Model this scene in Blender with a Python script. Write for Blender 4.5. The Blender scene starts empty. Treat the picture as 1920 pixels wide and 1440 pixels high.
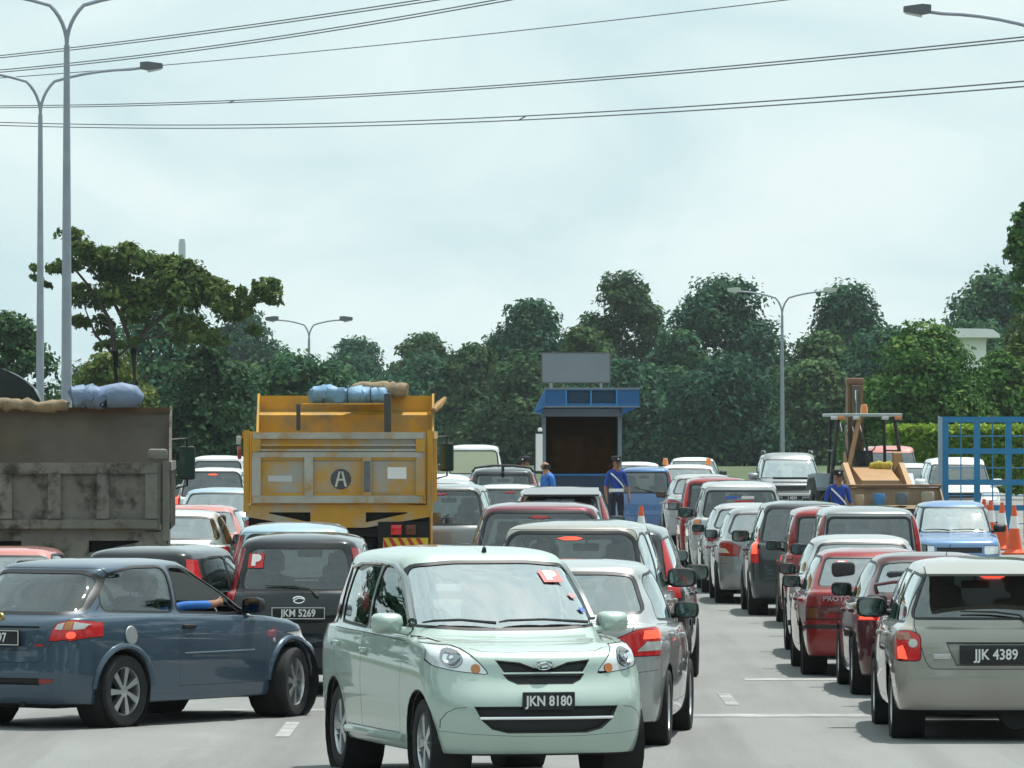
import bpy, bmesh, math, random
import numpy as np
from mathutils import Vector, Matrix
from mathutils.bvhtree import BVHTree

R = math.radians
random.seed(7)
rng = np.random.default_rng(7)
scene = bpy.context.scene
COL = scene.collection

# ------------------------------------------------------------------ camera
cam_d = bpy.data.cameras.new('camera')
cam = bpy.data.objects.new('camera', cam_d)
COL.objects.link(cam)
cam.location = (0.0, 0.0, 2.45)
cam.rotation_euler = (R(90.494), 0, 0)
cam_d.sensor_width = 36.0
cam_d.lens = 217.5
cam_d.clip_start = 0.5
cam_d.clip_end = 6000
scene.camera = cam

# ------------------------------------------------------------------ sky and sun
SUN_EL, SUN_AZ = R(70), R(42)          # azimuth measured from +Y towards +X
world = bpy.data.worlds.new('World')
scene.world = world
world.use_nodes = True
wn, wl = world.node_tree.nodes, world.node_tree.links
wn.clear()
wout = wn.new('ShaderNodeOutputWorld')
bg = wn.new('ShaderNodeBackground')
sky = wn.new('ShaderNodeTexSky')
sky.sky_type = 'NISHITA'
sky.sun_disc = False
sky.sun_elevation = SUN_EL
sky.sun_rotation = SUN_AZ
sky.air_density = 1.2
sky.dust_density = 4.0
skym = wn.new('ShaderNodeMix'); skym.data_type = 'RGBA'; skym.blend_type = 'MULTIPLY'
skym.inputs['Factor'].default_value = 1.0
skym.inputs['B'].default_value = (0.10, 0.10, 0.10, 1)
wl.new(sky.outputs[0], skym.inputs['A'])
tc = wn.new('ShaderNodeTexCoord')
mp = wn.new('ShaderNodeMapping')
mp.inputs['Scale'].default_value = (1.0, 1.0, 2.2)
wl.new(tc.outputs['Generated'], mp.inputs['Vector'])
n1 = wn.new('ShaderNodeTexNoise')
n1.inputs['Scale'].default_value = 17.0
n1.inputs['Detail'].default_value = 5.0
n1.inputs['Roughness'].default_value = 0.52
n1.inputs['Distortion'].default_value = 0.5
wl.new(mp.outputs[0], n1.inputs['Vector'])
cr = wn.new('ShaderNodeValToRGB')
cr.color_ramp.elements[0].position = 0.30
cr.color_ramp.elements[0].color = (0.60, 0.81, 0.86, 1)
cr.color_ramp.elements[1].position = 0.64
cr.color_ramp.elements[1].color = (0.85, 0.99, 0.99, 1)
wl.new(n1.outputs['Fac'], cr.inputs['Fac'])
mixw = wn.new('ShaderNodeMix'); mixw.data_type = 'RGBA'
mixw.inputs['Factor'].default_value = 0.90          # thin overcast veil over the clear sky
wl.new(skym.outputs['Result'], mixw.inputs['A'])
wl.new(cr.outputs['Color'], mixw.inputs['B'])
wl.new(mixw.outputs['Result'], bg.inputs['Color'])
bg.inputs['Strength'].default_value = 1.0
wl.new(bg.outputs[0], wout.inputs['Surface'])

sun_d = bpy.data.lights.new('sun', 'SUN')
sun_d.energy = 4.7
sun_d.angle = R(1.6)
sun_d.color = (1.0, 0.97, 0.92)
sun = bpy.data.objects.new('sun', sun_d)
COL.objects.link(sun)
sdir = Vector((math.sin(SUN_AZ) * math.cos(SUN_EL), math.cos(SUN_AZ) * math.cos(SUN_EL), math.sin(SUN_EL)))
sun.rotation_euler = sdir.to_track_quat('Z', 'Y').to_euler()
sun.location = (20, 60, 60)

scene.view_settings.view_transform = 'Standard'
scene.view_settings.look = 'None'
scene.view_settings.exposure = 0.08
scene.view_settings.gamma = 1.0
scene.render.engine = 'CYCLES'
scene.cycles.use_denoising = True
scene.cycles.max_bounces = 8
scene.cycles.diffuse_bounces = 3
scene.cycles.glossy_bounces = 4
scene.cycles.transparent_max_bounces = 16
scene.cycles.volume_bounces = 0
scene.cycles.caustics_reflective = False
scene.cycles.caustics_refractive = False
scene.cycles.sample_clamp_indirect = 6.0


def gz(y):
    """height of the paved ground: level near by, rising very gently further up the road"""
    return 0.0 if y < 75 else (y - 75) * 0.003


# ------------------------------------------------------------------ materials
MATS = {}


def nodes_of(m):
    m.use_nodes = True
    nt = m.node_tree
    b = nt.nodes.get('Principled BSDF')
    return nt, b


def mat(name, col, rough=0.5, metal=0.0, coat=0.0, emit=None, estr=0.0, vary=0.0, vscale=4.0, bump=0.0, bscale=40.0,
        dirt=None, dscale=1.5, dlo=0.5, dhi=0.7, spec=0.5, coords='Object'):
    """procedural Principled material: colour variation, blotchy dirt or wear, fine bump"""
    if name in MATS:
        return MATS[name]
    m = bpy.data.materials.new(name)
    nt, b = nodes_of(m)
    N, Lk = nt.nodes, nt.links
    b.inputs['Base Color'].default_value = (*col, 1)
    b.inputs['Roughness'].default_value = rough
    b.inputs['Metallic'].default_value = metal
    b.inputs['Coat Weight'].default_value = coat
    b.inputs['Coat Roughness'].default_value = 0.03
    b.inputs['Specular IOR Level'].default_value = spec
    if emit is not None:
        b.inputs['Emission Color'].default_value = (*emit, 1)
        b.inputs['Emission Strength'].default_value = estr
    if vary or dirt or bump:
        t = N.new('ShaderNodeTexCoord')
    src = None
    if vary:
        n = N.new('ShaderNodeTexNoise')
        n.inputs['Scale'].default_value = vscale
        n.inputs['Detail'].default_value = 4
        Lk.new(t.outputs[coords], n.inputs['Vector'])
        r = N.new('ShaderNodeValToRGB')
        r.color_ramp.elements[0].position = 0.3
        r.color_ramp.elements[1].position = 0.7
        r.color_ramp.elements[0].color = (*[max(0, c * (1 - vary)) for c in col], 1)
        r.color_ramp.elements[1].color = (*[min(1, c * (1 + vary)) for c in col], 1)
        Lk.new(n.outputs['Fac'], r.inputs['Fac'])
        src = r.outputs['Color']
    if dirt:
        n = N.new('ShaderNodeTexNoise')
        n.inputs['Scale'].default_value = dscale
        n.inputs['Detail'].default_value = 7
        n.inputs['Roughness'].default_value = 0.65
        Lk.new(t.outputs[coords], n.inputs['Vector'])
        mr = N.new('ShaderNodeMapRange')
        mr.inputs['From Min'].default_value = dlo
        mr.inputs['From Max'].default_value = dhi
        Lk.new(n.outputs['Fac'], mr.inputs['Value'])
        mx = N.new('ShaderNodeMix'); mx.data_type = 'RGBA'
        Lk.new(mr.outputs[0], mx.inputs['Factor'])
        if src:
            Lk.new(src, mx.inputs['A'])
        else:
            mx.inputs['A'].default_value = (*col, 1)
        mx.inputs['B'].default_value = (*dirt, 1)
        src = mx.outputs['Result']
    if src:
        Lk.new(src, b.inputs['Base Color'])
    if bump:
        n = N.new('ShaderNodeTexNoise')
        n.inputs['Scale'].default_value = bscale
        n.inputs['Detail'].default_value = 3
        Lk.new(t.outputs[coords], n.inputs['Vector'])
        bp = N.new('ShaderNodeBump')
        bp.inputs['Strength'].default_value = bump
        bp.inputs['Distance'].default_value = 0.02
        Lk.new(n.outputs['Fac'], bp.inputs['Height'])
        Lk.new(bp.outputs['Normal'], b.inputs['Normal'])
    MATS[name] = m
    return m


def glass(name, tint, refl=0.16, body=None, bodymix=0.0):
    """thin car glass: tinted see-through pane with a clear sky reflection"""
    if name in MATS:
        return MATS[name]
    m = bpy.data.materials.new(name)
    m.use_nodes = True
    nt = m.node_tree
    N, Lk = nt.nodes, nt.links
    N.clear()
    out = N.new('ShaderNodeOutputMaterial')
    tr = N.new('ShaderNodeBsdfTransparent')
    tr.inputs['Color'].default_value = (*tint, 1)
    gl = N.new('ShaderNodeBsdfGlossy')
    gl.inputs['Roughness'].default_value = 0.02
    gl.inputs['Color'].default_value = (0.95, 1, 1, 1)
    base = tr.outputs[0]
    if bodymix:
        df = N.new('ShaderNodeBsdfDiffuse')
        df.inputs['Color'].default_value = (*body, 1)
        mx0 = N.new('ShaderNodeMixShader')
        mx0.inputs[0].default_value = bodymix
        Lk.new(base, mx0.inputs[1]); Lk.new(df.outputs[0], mx0.inputs[2])
        base = mx0.outputs[0]
    fr = N.new('ShaderNodeFresnel'); fr.inputs['IOR'].default_value = 1.55
    mr = N.new('ShaderNodeMath'); mr.operation = 'MULTIPLY_ADD'
    mr.inputs[1].default_value = 1.5
    mr.inputs[2].default_value = refl
    mr.use_clamp = True
    Lk.new(fr.outputs[0], mr.inputs[0])
    mx = N.new('ShaderNodeMixShader')
    Lk.new(mr.outputs[0], mx.inputs[0]); Lk.new(base, mx.inputs[1]); Lk.new(gl.outputs[0], mx.inputs[2])
    Lk.new(mx.outputs[0], out.inputs['Surface'])
    MATS[name] = m
    return m


def paint(name, col, metal=0.35, rough=0.28, coat=1.0, dust=(0.30, 0.29, 0.27)):
    """car paint with clear coat and a little road dust"""
    lum = sum(col) / 3
    m = mat('paint_' + name, col, rough, metal, coat, vary=0.05, vscale=2.0, dirt=[c + (d - c) * min(1, .04 + lum * 2) for c, d in zip(col, dust)], dscale=3.0, dlo=0.55, dhi=1.25, spec=.12)
    return m


M_BLACK = mat('black_plastic', (0.012, 0.012, 0.014), 0.55)
M_TRIM = mat('window_rubber', (0.010, 0.010, 0.012), 0.45)
M_SEAM = mat('panel_gap', (0.015, 0.015, 0.016), 0.8)
M_UNDER = mat('underbody_black', (0.012, 0.012, 0.012), 0.9)
M_TYRE = mat('tyre_rubber', (0.016, 0.016, 0.018), 0.85, vary=0.3, vscale=9, bump=0.3, bscale=60)
M_RIM = mat('alloy_rim', (0.55, 0.57, 0.58), 0.32, 0.85)
M_STEEL = mat('steel_rim', (0.16, 0.17, 0.17), 0.45, 0.7)
M_CHROME = mat('chrome', (0.85, 0.87, 0.88), 0.12, 1.0)
M_INT = mat('cabin_lining', (0.045, 0.047, 0.05), 0.85)
M_INTL = mat('cabin_lining_light', (0.22, 0.22, 0.21), 0.85)
M_SEAT = mat('seat_fabric', (0.055, 0.058, 0.062), 0.95)
M_GLASS = glass('car_glass', (0.70, 0.82, 0.80), 0.05)
M_GLASSD = glass('car_glass_tinted', (0.20, 0.25, 0.26), 0.10)
M_GLASSF = glass('windscreen_glass', (0.80, 0.90, 0.88), 0.16)
M_GLASSH = glass('windscreen_glass_bright', (0.82, 0.92, 0.90), 0.54)
M_GLASSR = glass('rear_glass_bright', (0.70, 0.82, 0.80), 0.30)
M_LENS = glass('clear_lens', (0.92, 0.95, 0.95), 0.16)
M_MIRG = mat('mirror_glass', (0.16, 0.21, 0.21), 0.06, 1.0)
M_RED = mat('red_lens', (0.30, 0.006, 0.010), 0.15, coat=1.0)
M_REDLIT = mat('red_lens_lit', (0.34, 0.008, 0.010), 0.2, emit=(1.0, 0.02, 0.015), estr=.13, coat=.5)
M_REDHOT = mat('brake_bulb_lit', (0.7, 0.1, 0.05), 0.3, emit=(1.0, 0.09, 0.05), estr=1.0)
M_AMBER = mat('amber_lens', (0.55, 0.18, 0.03), 0.2, coat=1.0)
M_CLEARL = mat('white_lens', (0.55, 0.56, 0.54), 0.18, 0.3, coat=1.0)
M_REFLECTOR = mat('headlamp_reflector', (0.80, 0.83, 0.84), 0.30, 0.45, coat=1.0)
M_WHITE = mat('white_print', (0.80, 0.80, 0.78), 0.5)
M_PLATE = mat('plate_black', (0.010, 0.010, 0.012), 0.35)
M_STICK = mat('sticker_red', (0.55, 0.03, 0.03), 0.5)


# ------------------------------------------------------------------ scene helpers
def link(o, parent=None):
    COL.objects.link(o)
    if parent is not None:
        o.parent = parent
    return o


def empty(name, loc=(0, 0, 0), rz=0.0, scale=1.0):
    o = bpy.data.objects.new(name, None)
    o.empty_display_size = 0.2
    o.location = loc
    o.rotation_euler = (0, 0, rz)
    o.scale = (scale,) * 3
    COL.objects.link(o)
    return o


def tag(o, label=None, cat=None, group=None, kind=None):
    if label: o['label'] = label
    if cat: o['category'] = cat
    if group: o['group'] = group
    if kind: o['kind'] = kind
    return o


def meshobj(name, me, parent=None, loc=(0, 0, 0), rot=(0, 0, 0)):
    o = bpy.data.objects.new(name, me)
    o.location = loc
    o.rotation_euler = rot
    return link(o, parent)


def smooth(me, flag=True):
    me.polygons.foreach_set('use_smooth', [flag] * len(me.polygons))


class MB:
    """collects boxes, tubes, lathes and prisms into one mesh"""
    def __init__(self):
        self.v, self.f, self.m, self.s = [], [], [], []

    def add(self, vs, fs, mi=0, sm=False):
        o = len(self.v)
        self.v += [tuple(p) for p in vs]
        self.f += [tuple(i + o for i in f) for f in fs]
        self.m += [mi] * len(fs)
        self.s += [sm] * len(fs)
        return self

    def box(self, x0, x1, y0, y1, z0, z1, mi=0, M=None, bev=0.0):
        if bev > 0:
            b = min(bev, abs(x1 - x0) * .45, abs(y1 - y0) * .45, abs(z1 - z0) * .45)
            bm = bmesh.new()
            bmesh.ops.create_cube(bm, size=1.0)
            for v in bm.verts:
                v.co = Vector(((x0 + x1) / 2 + v.co.x * (x1 - x0), (y0 + y1) / 2 + v.co.y * (y1 - y0), (z0 + z1) / 2 + v.co.z * (z1 - z0)))
            bmesh.ops.bevel(bm, geom=bm.edges[:], offset=b, segments=2, affect='EDGES', profile=0.5)
            vs = [tuple(v.co) for v in bm.verts]
            bm.verts.index_update()
            fs = [[v.index for v in f.verts] for f in bm.faces]
            bm.free()
            sm = True
        else:
            vs = [(x, y, z) for x in (x0, x1) for y in (y0, y1) for z in (z0, z1)]
            fs = [(0, 1, 3, 2), (4, 6, 7, 5), (0, 4, 5, 1), (2, 3, 7, 6), (0, 2, 6, 4), (1, 5, 7, 3)]
            sm = False
        if M is not None:
            vs = [M @ Vector(p) for p in vs]
        return self.add(vs, fs, mi, sm)

    def tube(self, pts, rad, n=8, mi=0, caps=True, flat=1.0):
        """tube along a polyline; rad is a number or a list"""
        P = [Vector(p) for p in pts]
        if not hasattr(rad, '__len__'): rad = [rad] * len(P)
        up = Vector((0, 0, 1))
        vs, fs = [], []
        for i, p in enumerate(P):
            d = (P[min(i + 1, len(P) - 1)] - P[max(i - 1, 0)]).normalized()
            a = d.cross(up)
            if a.length < 1e-3: a = d.cross(Vector((0, 1, 0)))
            a.normalize()
            b = a.cross(d).normalized()
            for k in range(n):
                t = 2 * math.pi * k / n
                vs.append(p + (a * math.cos(t) + b * math.sin(t) * flat) * rad[i])
        for i in range(len(P) - 1):
            for k in range(n):
                fs.append((i * n + k, i * n + (k + 1) % n, (i + 1) * n + (k + 1) % n, (i + 1) * n + k))
        if caps:
            fs.append(tuple(range(n))[::-1]); fs.append(tuple((len(P) - 1) * n + k for k in range(n)))
        return self.add(vs, fs, mi, True)

    def lathe(self, prof, n=24, axis='X', c=(0, 0, 0), mi=0, close=False):
        """revolve (radius, along) profile round an axis"""
        vs, fs = [], []
        m = len(prof)
        for k in range(n):
            t = 2 * math.pi * k / n
            ct, st = math.cos(t), math.sin(t)
            for r, a in prof:
                if axis == 'X': p = (a, r * ct, r * st)
                elif axis == 'Y': p = (r * ct, a, r * st)
                else: p = (r * ct, r * st, a)
                vs.append((p[0] + c[0], p[1] + c[1], p[2] + c[2]))
        for k in range(n):
            k2 = (k + 1) % n
            for j in range(m - 1 if not close else m):
                j2 = (j + 1) % m
                fs.append((k * m + j, k2 * m + j, k2 * m + j2, k * m + j2))
        return self.add(vs, fs, mi, True)

    def prism(self, poly, axis, a0, a1, mi=0, M=None):
        """extrude a 2D polygon along an axis; polygon coordinates are the other two axes in order"""
        n = len(poly)
        def P(p, a):
            if axis == 0: q = (a, p[0], p[1])
            elif axis == 1: q = (p[0], a, p[1])
            else: q = (p[0], p[1], a)
            return M @ Vector(q) if M is not None else q
        vs = [P(p, a0) for p in poly] + [P(p, a1) for p in poly]
        fs = [tuple(range(n)), tuple(range(2 * n - 1, n - 1, -1))]
        fs += [(i, n + i, n + (i + 1) % n, (i + 1) % n) for i in range(n)]
        return self.add(vs, fs, mi)

    def mesh(self, name, mats):
        me = bpy.data.meshes.new(name)
        me.from_pydata(self.v, [], self.f)
        for m in (mats if isinstance(mats, (list, tuple)) else [mats]):
            me.materials.append(m)
        me.polygons.foreach_set('material_index', self.m)
        me.polygons.foreach_set('use_smooth', self.s)
        bm = bmesh.new(); bm.from_mesh(me)
        bmesh.ops.recalc_face_normals(bm, faces=bm.faces[:])
        bm.to_mesh(me); bm.free()
        if any(self.s):
            me.set_sharp_from_angle(angle=R(40))
        me.update()
        return me

    def build(self, name, mats, parent=None, loc=(0, 0, 0), rot=(0, 0, 0)):
        return meshobj(name, self.mesh(name, mats), parent, loc, rot)


def text_mesh(txt, height, extrude=0.002, bold=0.0, xs=1.0, material=None):
    cu = bpy.data.curves.new('lettering', 'FONT')
    cu.body = txt
    cu.size = height * 1.38
    cu.extrude = extrude
    cu.offset = bold
    cu.align_x = 'CENTER'
    cu.align_y = 'CENTER'
    cu.resolution_u = 3
    o = bpy.data.objects.new('lettering', cu)
    COL.objects.link(o)
    dg = bpy.context.evaluated_depsgraph_get()
    me = bpy.data.meshes.new_from_object(o.evaluated_get(dg))
    bpy.data.objects.remove(o)
    for v in me.vertices:
        v.co.x *= xs
    if material:
        me.materials.clear(); me.materials.append(material)
    return me


def copy_tree(o, parent=None):
    c = o.copy()
    COL.objects.link(c)
    c.parent = parent
    for ch in o.children:
        copy_tree(ch, c)
    return c

# ------------------------------------------------------------------ car body builder
NF, NC, NS, SUB = 8, 6, 30, 4


def contour(lv):
    """one level of the body: closed plan outline, front centre -> right side -> rear centre -> left side"""
    yf, yr = lv['y']
    wf, wm, wr = lv['w']
    rf, rr = lv.get('rf', 0.2), lv.get('rr', 0.2)
    rfy, rry = lv.get('rfy', rf), lv.get('rry', rr)
    bf, br = lv.get('bf', 0.06), lv.get('br', 0.05)
    pts = []
    for i in range(NF):
        x = (wf - rf) * i / NF
        pts.append((x, yf - bf * (x / wf) ** 2))
    yc = yf - bf * ((wf - rf) / wf) ** 2
    yd = yr + br * ((wr - rr) / wr) ** 2
    for i in range(NC):
        a = i / NC * math.pi / 2
        pts.append((wf - rf + rf * math.sin(a), yc - rfy * (1 - math.cos(a))))
    y0, y1 = yc - rfy, yd + rry
    for i in range(NS + 1):
        t = i / NS
        w = wf * 2 * (t - .5) * (t - 1) + wm * -4 * t * (t - 1) + wr * 2 * t * (t - .5)
        pts.append((w, y0 + (y1 - y0) * t))
    for i in range(1, NC + 1):
        a = i / NC * math.pi / 2
        pts.append((wr - rr + rr * math.cos(a), yd + rry * (1 - math.sin(a))))
    for i in range(1, NF + 1):
        x = (wr - rr) * (1 - i / NF)
        pts.append((x, yr + br * (x / wr) ** 2))
    P = np.array(pts)
    zz = lv['z']
    if hasattr(zz, '__len__'):
        ys = np.array([p[0] for p in zz]); zs = np.array([p[1] for p in zz])
        o = np.argsort(ys)
        z = np.interp(P[:, 1], ys[o], zs[o])
    else:
        z = np.full(len(P), float(zz))
    z = z + lv.get('dome', 0.0) * (1 - (P[:, 0] / max(wm, 1e-3)) ** 2)
    half = np.column_stack([P, z])
    left = half[1:-1][::-1].copy()
    left[:, 0] *= -1
    return np.vstack([half, left])


def resample(levels):
    C = np.array(levels)          # K x N x 3
    K = len(C)
    out = []
    for k in range(K - 1):
        p0 = C[max(k - 1, 0)]; p1 = C[k]; p2 = C[k + 1]; p3 = C[min(k + 2, K - 1)]
        if k == 0: p0 = 2 * p1 - p2
        if k == K - 2: p3 = 2 * p2 - p1
        a = 0.5
        t0 = np.zeros(len(p1))
        t1 = t0 + np.maximum(np.linalg.norm(p1 - p0, axis=1), 1e-4) ** a
        t2 = t1 + np.maximum(np.linalg.norm(p2 - p1, axis=1), 1e-4) ** a
        t3 = t2 + np.maximum(np.linalg.norm(p3 - p2, axis=1), 1e-4) ** a
        for s in range(SUB):
            t = (t1 + (t2 - t1) * s / SUB)[:, None]
            T0, T1, T2, T3 = t0[:, None], t1[:, None], t2[:, None], t3[:, None]
            A1 = (T1 - t) / (T1 - T0) * p0 + (t - T0) / (T1 - T0) * p1
            A2 = (T2 - t) / (T2 - T1) * p1 + (t - T1) / (T2 - T1) * p2
            A3 = (T3 - t) / (T3 - T2) * p2 + (t - T2) / (T3 - T2) * p3
            B1 = (T2 - t) / (T2 - T0) * A1 + (t - T0) / (T2 - T0) * A2
            B2 = (T3 - t) / (T3 - T1) * A2 + (t - T1) / (T3 - T1) * A3
            out.append((T2 - t) / (T2 - T1) * B1 + (t - T1) / (T2 - T1) * B2)
    out.append(C[-1])
    return np.array(out)


class Shell:
    """body surface as a list of convex faces that outlines can be cut into; keeps the smooth normals of the uncut surface"""
    def __init__(self, levels):
        G = resample([contour(l) for l in levels])
        K, N, _ = G.shape
        V = G.reshape(-1, 3)
        F = []
        for k in range(K - 1):
            for i in range(N):
                j = (i + 1) % N
                F.append((k * N + i, (k + 1) * N + i, (k + 1) * N + j, k * N + j))
        h = N // 2
        for base, flip in ((0, False), ((K - 1) * N, True)):
            for i in range(h):
                q = []
                for v in (i, i + 1, (N - i - 1) % N, (N - i) % N):
                    if v not in q: q.append(v)
                if len(q) > 2:
                    q = tuple(base + v for v in q)
                    F.append(q if not flip else q[::-1])
        me = bpy.data.meshes.new('shell')
        me.from_pydata(V.tolist(), [], F)
        bm = bmesh.new(); bm.from_mesh(me)
        bmesh.ops.recalc_face_normals(bm, faces=bm.faces[:])
        bm.normal_update()
        self.bvh = BVHTree.FromBMesh(bm)
        self.V = [tuple(v.co) for v in bm.verts]
        self.N = [tuple(v.normal) for v in bm.verts]
        self.F = [[v.index for v in f.verts] for f in bm.faces]
        self.FN = np.array([f.normal[:] for f in bm.faces])
        bm.free(); bpy.data.meshes.remove(me)
        self.n = len(self.F)
        self.cap = self.n * 3
        self.reg = np.zeros(self.cap, int)
        self.lo = np.zeros((self.cap, 3)); self.hi = np.zeros((self.cap, 3))
        fn = np.zeros((self.cap, 3)); fn[:self.n] = self.FN; self.FN = fn
        for i in range(self.n): self.bound(i)

    def bound(self, i):
        q = [self.V[v] for v in self.F[i]]
        self.lo[i] = [min(p[k] for p in q) for k in range(3)]
        self.hi[i] = [max(p[k] for p in q) for k in range(3)]

    def newface(self, verts, parent):
        if self.n >= self.cap:
            self.cap *= 2
            for nm in ('reg', 'lo', 'hi', 'FN'):
                a = getattr(self, nm)
                b = np.zeros((self.cap,) + a.shape[1:], a.dtype); b[:len(a)] = a
                setattr(self, nm, b)
        i = self.n
        self.F.append(verts)
        self.FN[i] = self.FN[parent]; self.reg[i] = self.reg[parent]
        self.n += 1
        self.bound(i)
        return i

    def centre(self, i):
        q = [self.V[v] for v in self.F[i]]
        m = len(q)
        return [sum(p[k] for p in q) / m for k in range(3)]

    def cut(self, poly, axis, sign, rid, nmin=.3, only=None):
        """cut a 2D outline, projected along an axis, into the shell and mark the faces inside it"""
        a, b = [(1, 2), (0, 2), (0, 1)][axis]
        n = self.n
        x0, x1 = min(p[0] for p in poly) - .002, max(p[0] for p in poly) + .002
        y0, y1 = min(p[1] for p in poly) - .002, max(p[1] for p in poly) + .002
        msk = (self.FN[:n, axis] * sign >= nmin) & (self.hi[:n, a] > x0) & (self.lo[:n, a] < x1) & (self.hi[:n, b] > y0) & (self.lo[:n, b] < y1)
        if only is not None: msk &= np.isin(self.reg[:n], list(only))
        C = list(np.nonzero(msk)[0])
        V = self.V
        m = len(poly)
        for s in range(m):
            p, q = poly[s], poly[(s + 1) % m]
            dx, dy = q[0] - p[0], q[1] - p[1]
            ln = math.hypot(dx, dy)
            if ln < 1e-6: continue
            dx, dy = dx / ln, dy / ln
            e = .004
            arr = np.array(C)
            if len(arr) == 0: break
            sel = arr[(self.hi[arr, a] > min(p[0], q[0]) - e) & (self.lo[arr, a] < max(p[0], q[0]) + e) & (self.hi[arr, b] > min(p[1], q[1]) - e) & (self.lo[arr, b] < max(p[1], q[1]) + e)]
            cache = {}
            for f in sel:
                vs = self.F[f]
                d = [-(V[v][a] - p[0]) * dy + (V[v][b] - p[1]) * dx for v in vs]
                if not (min(d) < -1e-5 and max(d) > 1e-5): continue
                A, B = [], []
                k = len(vs)
                for i in range(k):
                    j = (i + 1) % k
                    vi, di, vj, dj = vs[i], d[i], vs[j], d[j]
                    if di >= -1e-5: A.append(vi)
                    if di <= 1e-5: B.append(vi)
                    if (di > 1e-5 and dj < -1e-5) or (di < -1e-5 and dj > 1e-5):
                        key = (vi, vj) if vi < vj else (vj, vi)
                        c = cache.get(key)
                        if c is None:
                            t = di / (di - dj)
                            c = len(V)
                            V.append(tuple(V[vi][w] + (V[vj][w] - V[vi][w]) * t for w in range(3)))
                            self.N.append(tuple(self.N[vi][w] + (self.N[vj][w] - self.N[vi][w]) * t for w in range(3)))
                            cache[key] = c
                        A.append(c); B.append(c)
                if len(A) < 3 or len(B) < 3: continue
                self.F[f] = A; self.bound(f)
                C.append(self.newface(B, f))
        for f in C:
            c = self.centre(f)
            if in_poly((c[a], c[b]), poly):
                self.reg[f] = rid


def in_poly(p, poly):
    x, y = p
    c = False
    n = len(poly)
    j = n - 1
    for i in range(n):
        xi, yi = poly[i]; xj, yj = poly[j]
        if (yi > y) != (yj > y) and x < (xj - xi) * (y - yi) / (yj - yi) + xi:
            c = not c
        j = i
    return c


def grow(poly, d):
    """offset a polygon outwards (roughly) from its edges"""
    n = len(poly)
    area = sum(poly[i][0] * poly[(i + 1) % n][1] - poly[(i + 1) % n][0] * poly[i][1] for i in range(n))
    s = 1 if area > 0 else -1
    out = []
    for i in range(n):
        p0, p1, p2 = Vector(poly[i - 1]), Vector(poly[i]), Vector(poly[(i + 1) % n])
        e1, e2 = (p1 - p0).normalized(), (p2 - p1).normalized()
        n1, n2 = Vector((e1.y, -e1.x)) * s, Vector((e2.y, -e2.x)) * s
        m = (n1 + n2)
        if m.length < 1e-6: m = n1
        m.normalize()
        k = d / max(0.45, m.dot(n1))
        out.append((p1.x + m.x * k, p1.y + m.y * k))
    return out


def rounded(poly, r, n=3):
    """round the corners of a polygon"""
    out = []
    N = len(poly)
    for i in range(N):
        p0, p1, p2 = Vector(poly[i - 1]), Vector(poly[i]), Vector(poly[(i + 1) % N])
        a, b = p0 - p1, p2 - p1
        d = min(r, a.length * .45, b.length * .45)
        A, B = p1 + a.normalized() * d, p1 + b.normalized() * d
        for k in range(n + 1):
            t = k / n
            q = A * (1 - t) ** 2 + p1 * 2 * t * (1 - t) + B * t * t
            out.append((q.x, q.y))
    return out


def strip(p, q, w):
    d = (Vector(q) - Vector(p)).normalized()
    m = Vector((-d.y, d.x)) * w / 2
    P, Q = Vector(p), Vector(q)
    return [tuple(P - m), tuple(Q - m), tuple(Q + m), tuple(P + m)]


def mx(poly):
    return [(-p[0], p[1]) for p in poly][::-1]


def region_mesh(sh, rids, name, mats, offset=0.0, flip=False, pieces=False):
    """mesh of the faces marked with these region ids (dict id -> material index)"""
    vmap, V, Nn, F, MI = {}, [], [], [], []
    for i in np.nonzero(np.isin(sh.reg[:sh.n], list(rids)))[0]:
        idx = []
        for v in sh.F[i]:
            k = vmap.get(v)
            if k is None:
                k = vmap[v] = len(V)
                n = Vector(sh.N[v]).normalized()
                V.append(Vector(sh.V[v]) + n * offset)
                Nn.append(-n if flip else n)
            idx.append(k)
        F.append(idx[::-1] if flip else idx)
        MI.append(rids[int(sh.reg[i])])
    if not F:
        return None
    if pieces:                                    # one mesh for each separate piece; slivers go with the largest
        par = list(range(len(V)))
        def find(a):
            while par[a] != a:
                par[a] = par[par[a]]; a = par[a]
            return a
        for f in F:
            for v in f[1:]: par[find(v)] = find(f[0])
        cnt = {}
        for f in F: cnt[find(f[0])] = cnt.get(find(f[0]), 0) + len(f)
        tot = sum(cnt.values())
        big = [k for k in cnt if cnt[k] > .08 * tot]
        best = max(cnt, key=cnt.get)
        out = []
        for b_ in big:
            K = [f for f in F if find(f[0]) == b_]
            used = sorted({v for f in K for v in f})
            re_ = {v: k for k, v in enumerate(used)}
            out.append(_mk(name, [V[v] for v in used], [Nn[v] for v in used], [[re_[v] for v in f] for f in K], [0] * len(K), mats))
        return out
    return _mk(name, V, Nn, F, MI, mats)


def _mk(name, V, Nn, F, MI, mats):
    me = bpy.data.meshes.new(name)
    me.from_pydata(V, [], F)
    for m in mats: me.materials.append(m)
    me.polygons.foreach_set('material_index', MI)
    smooth(me)
    me.update()
    me.normals_split_custom_set_from_vertices([tuple(n) for n in Nn])
    return me


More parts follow.
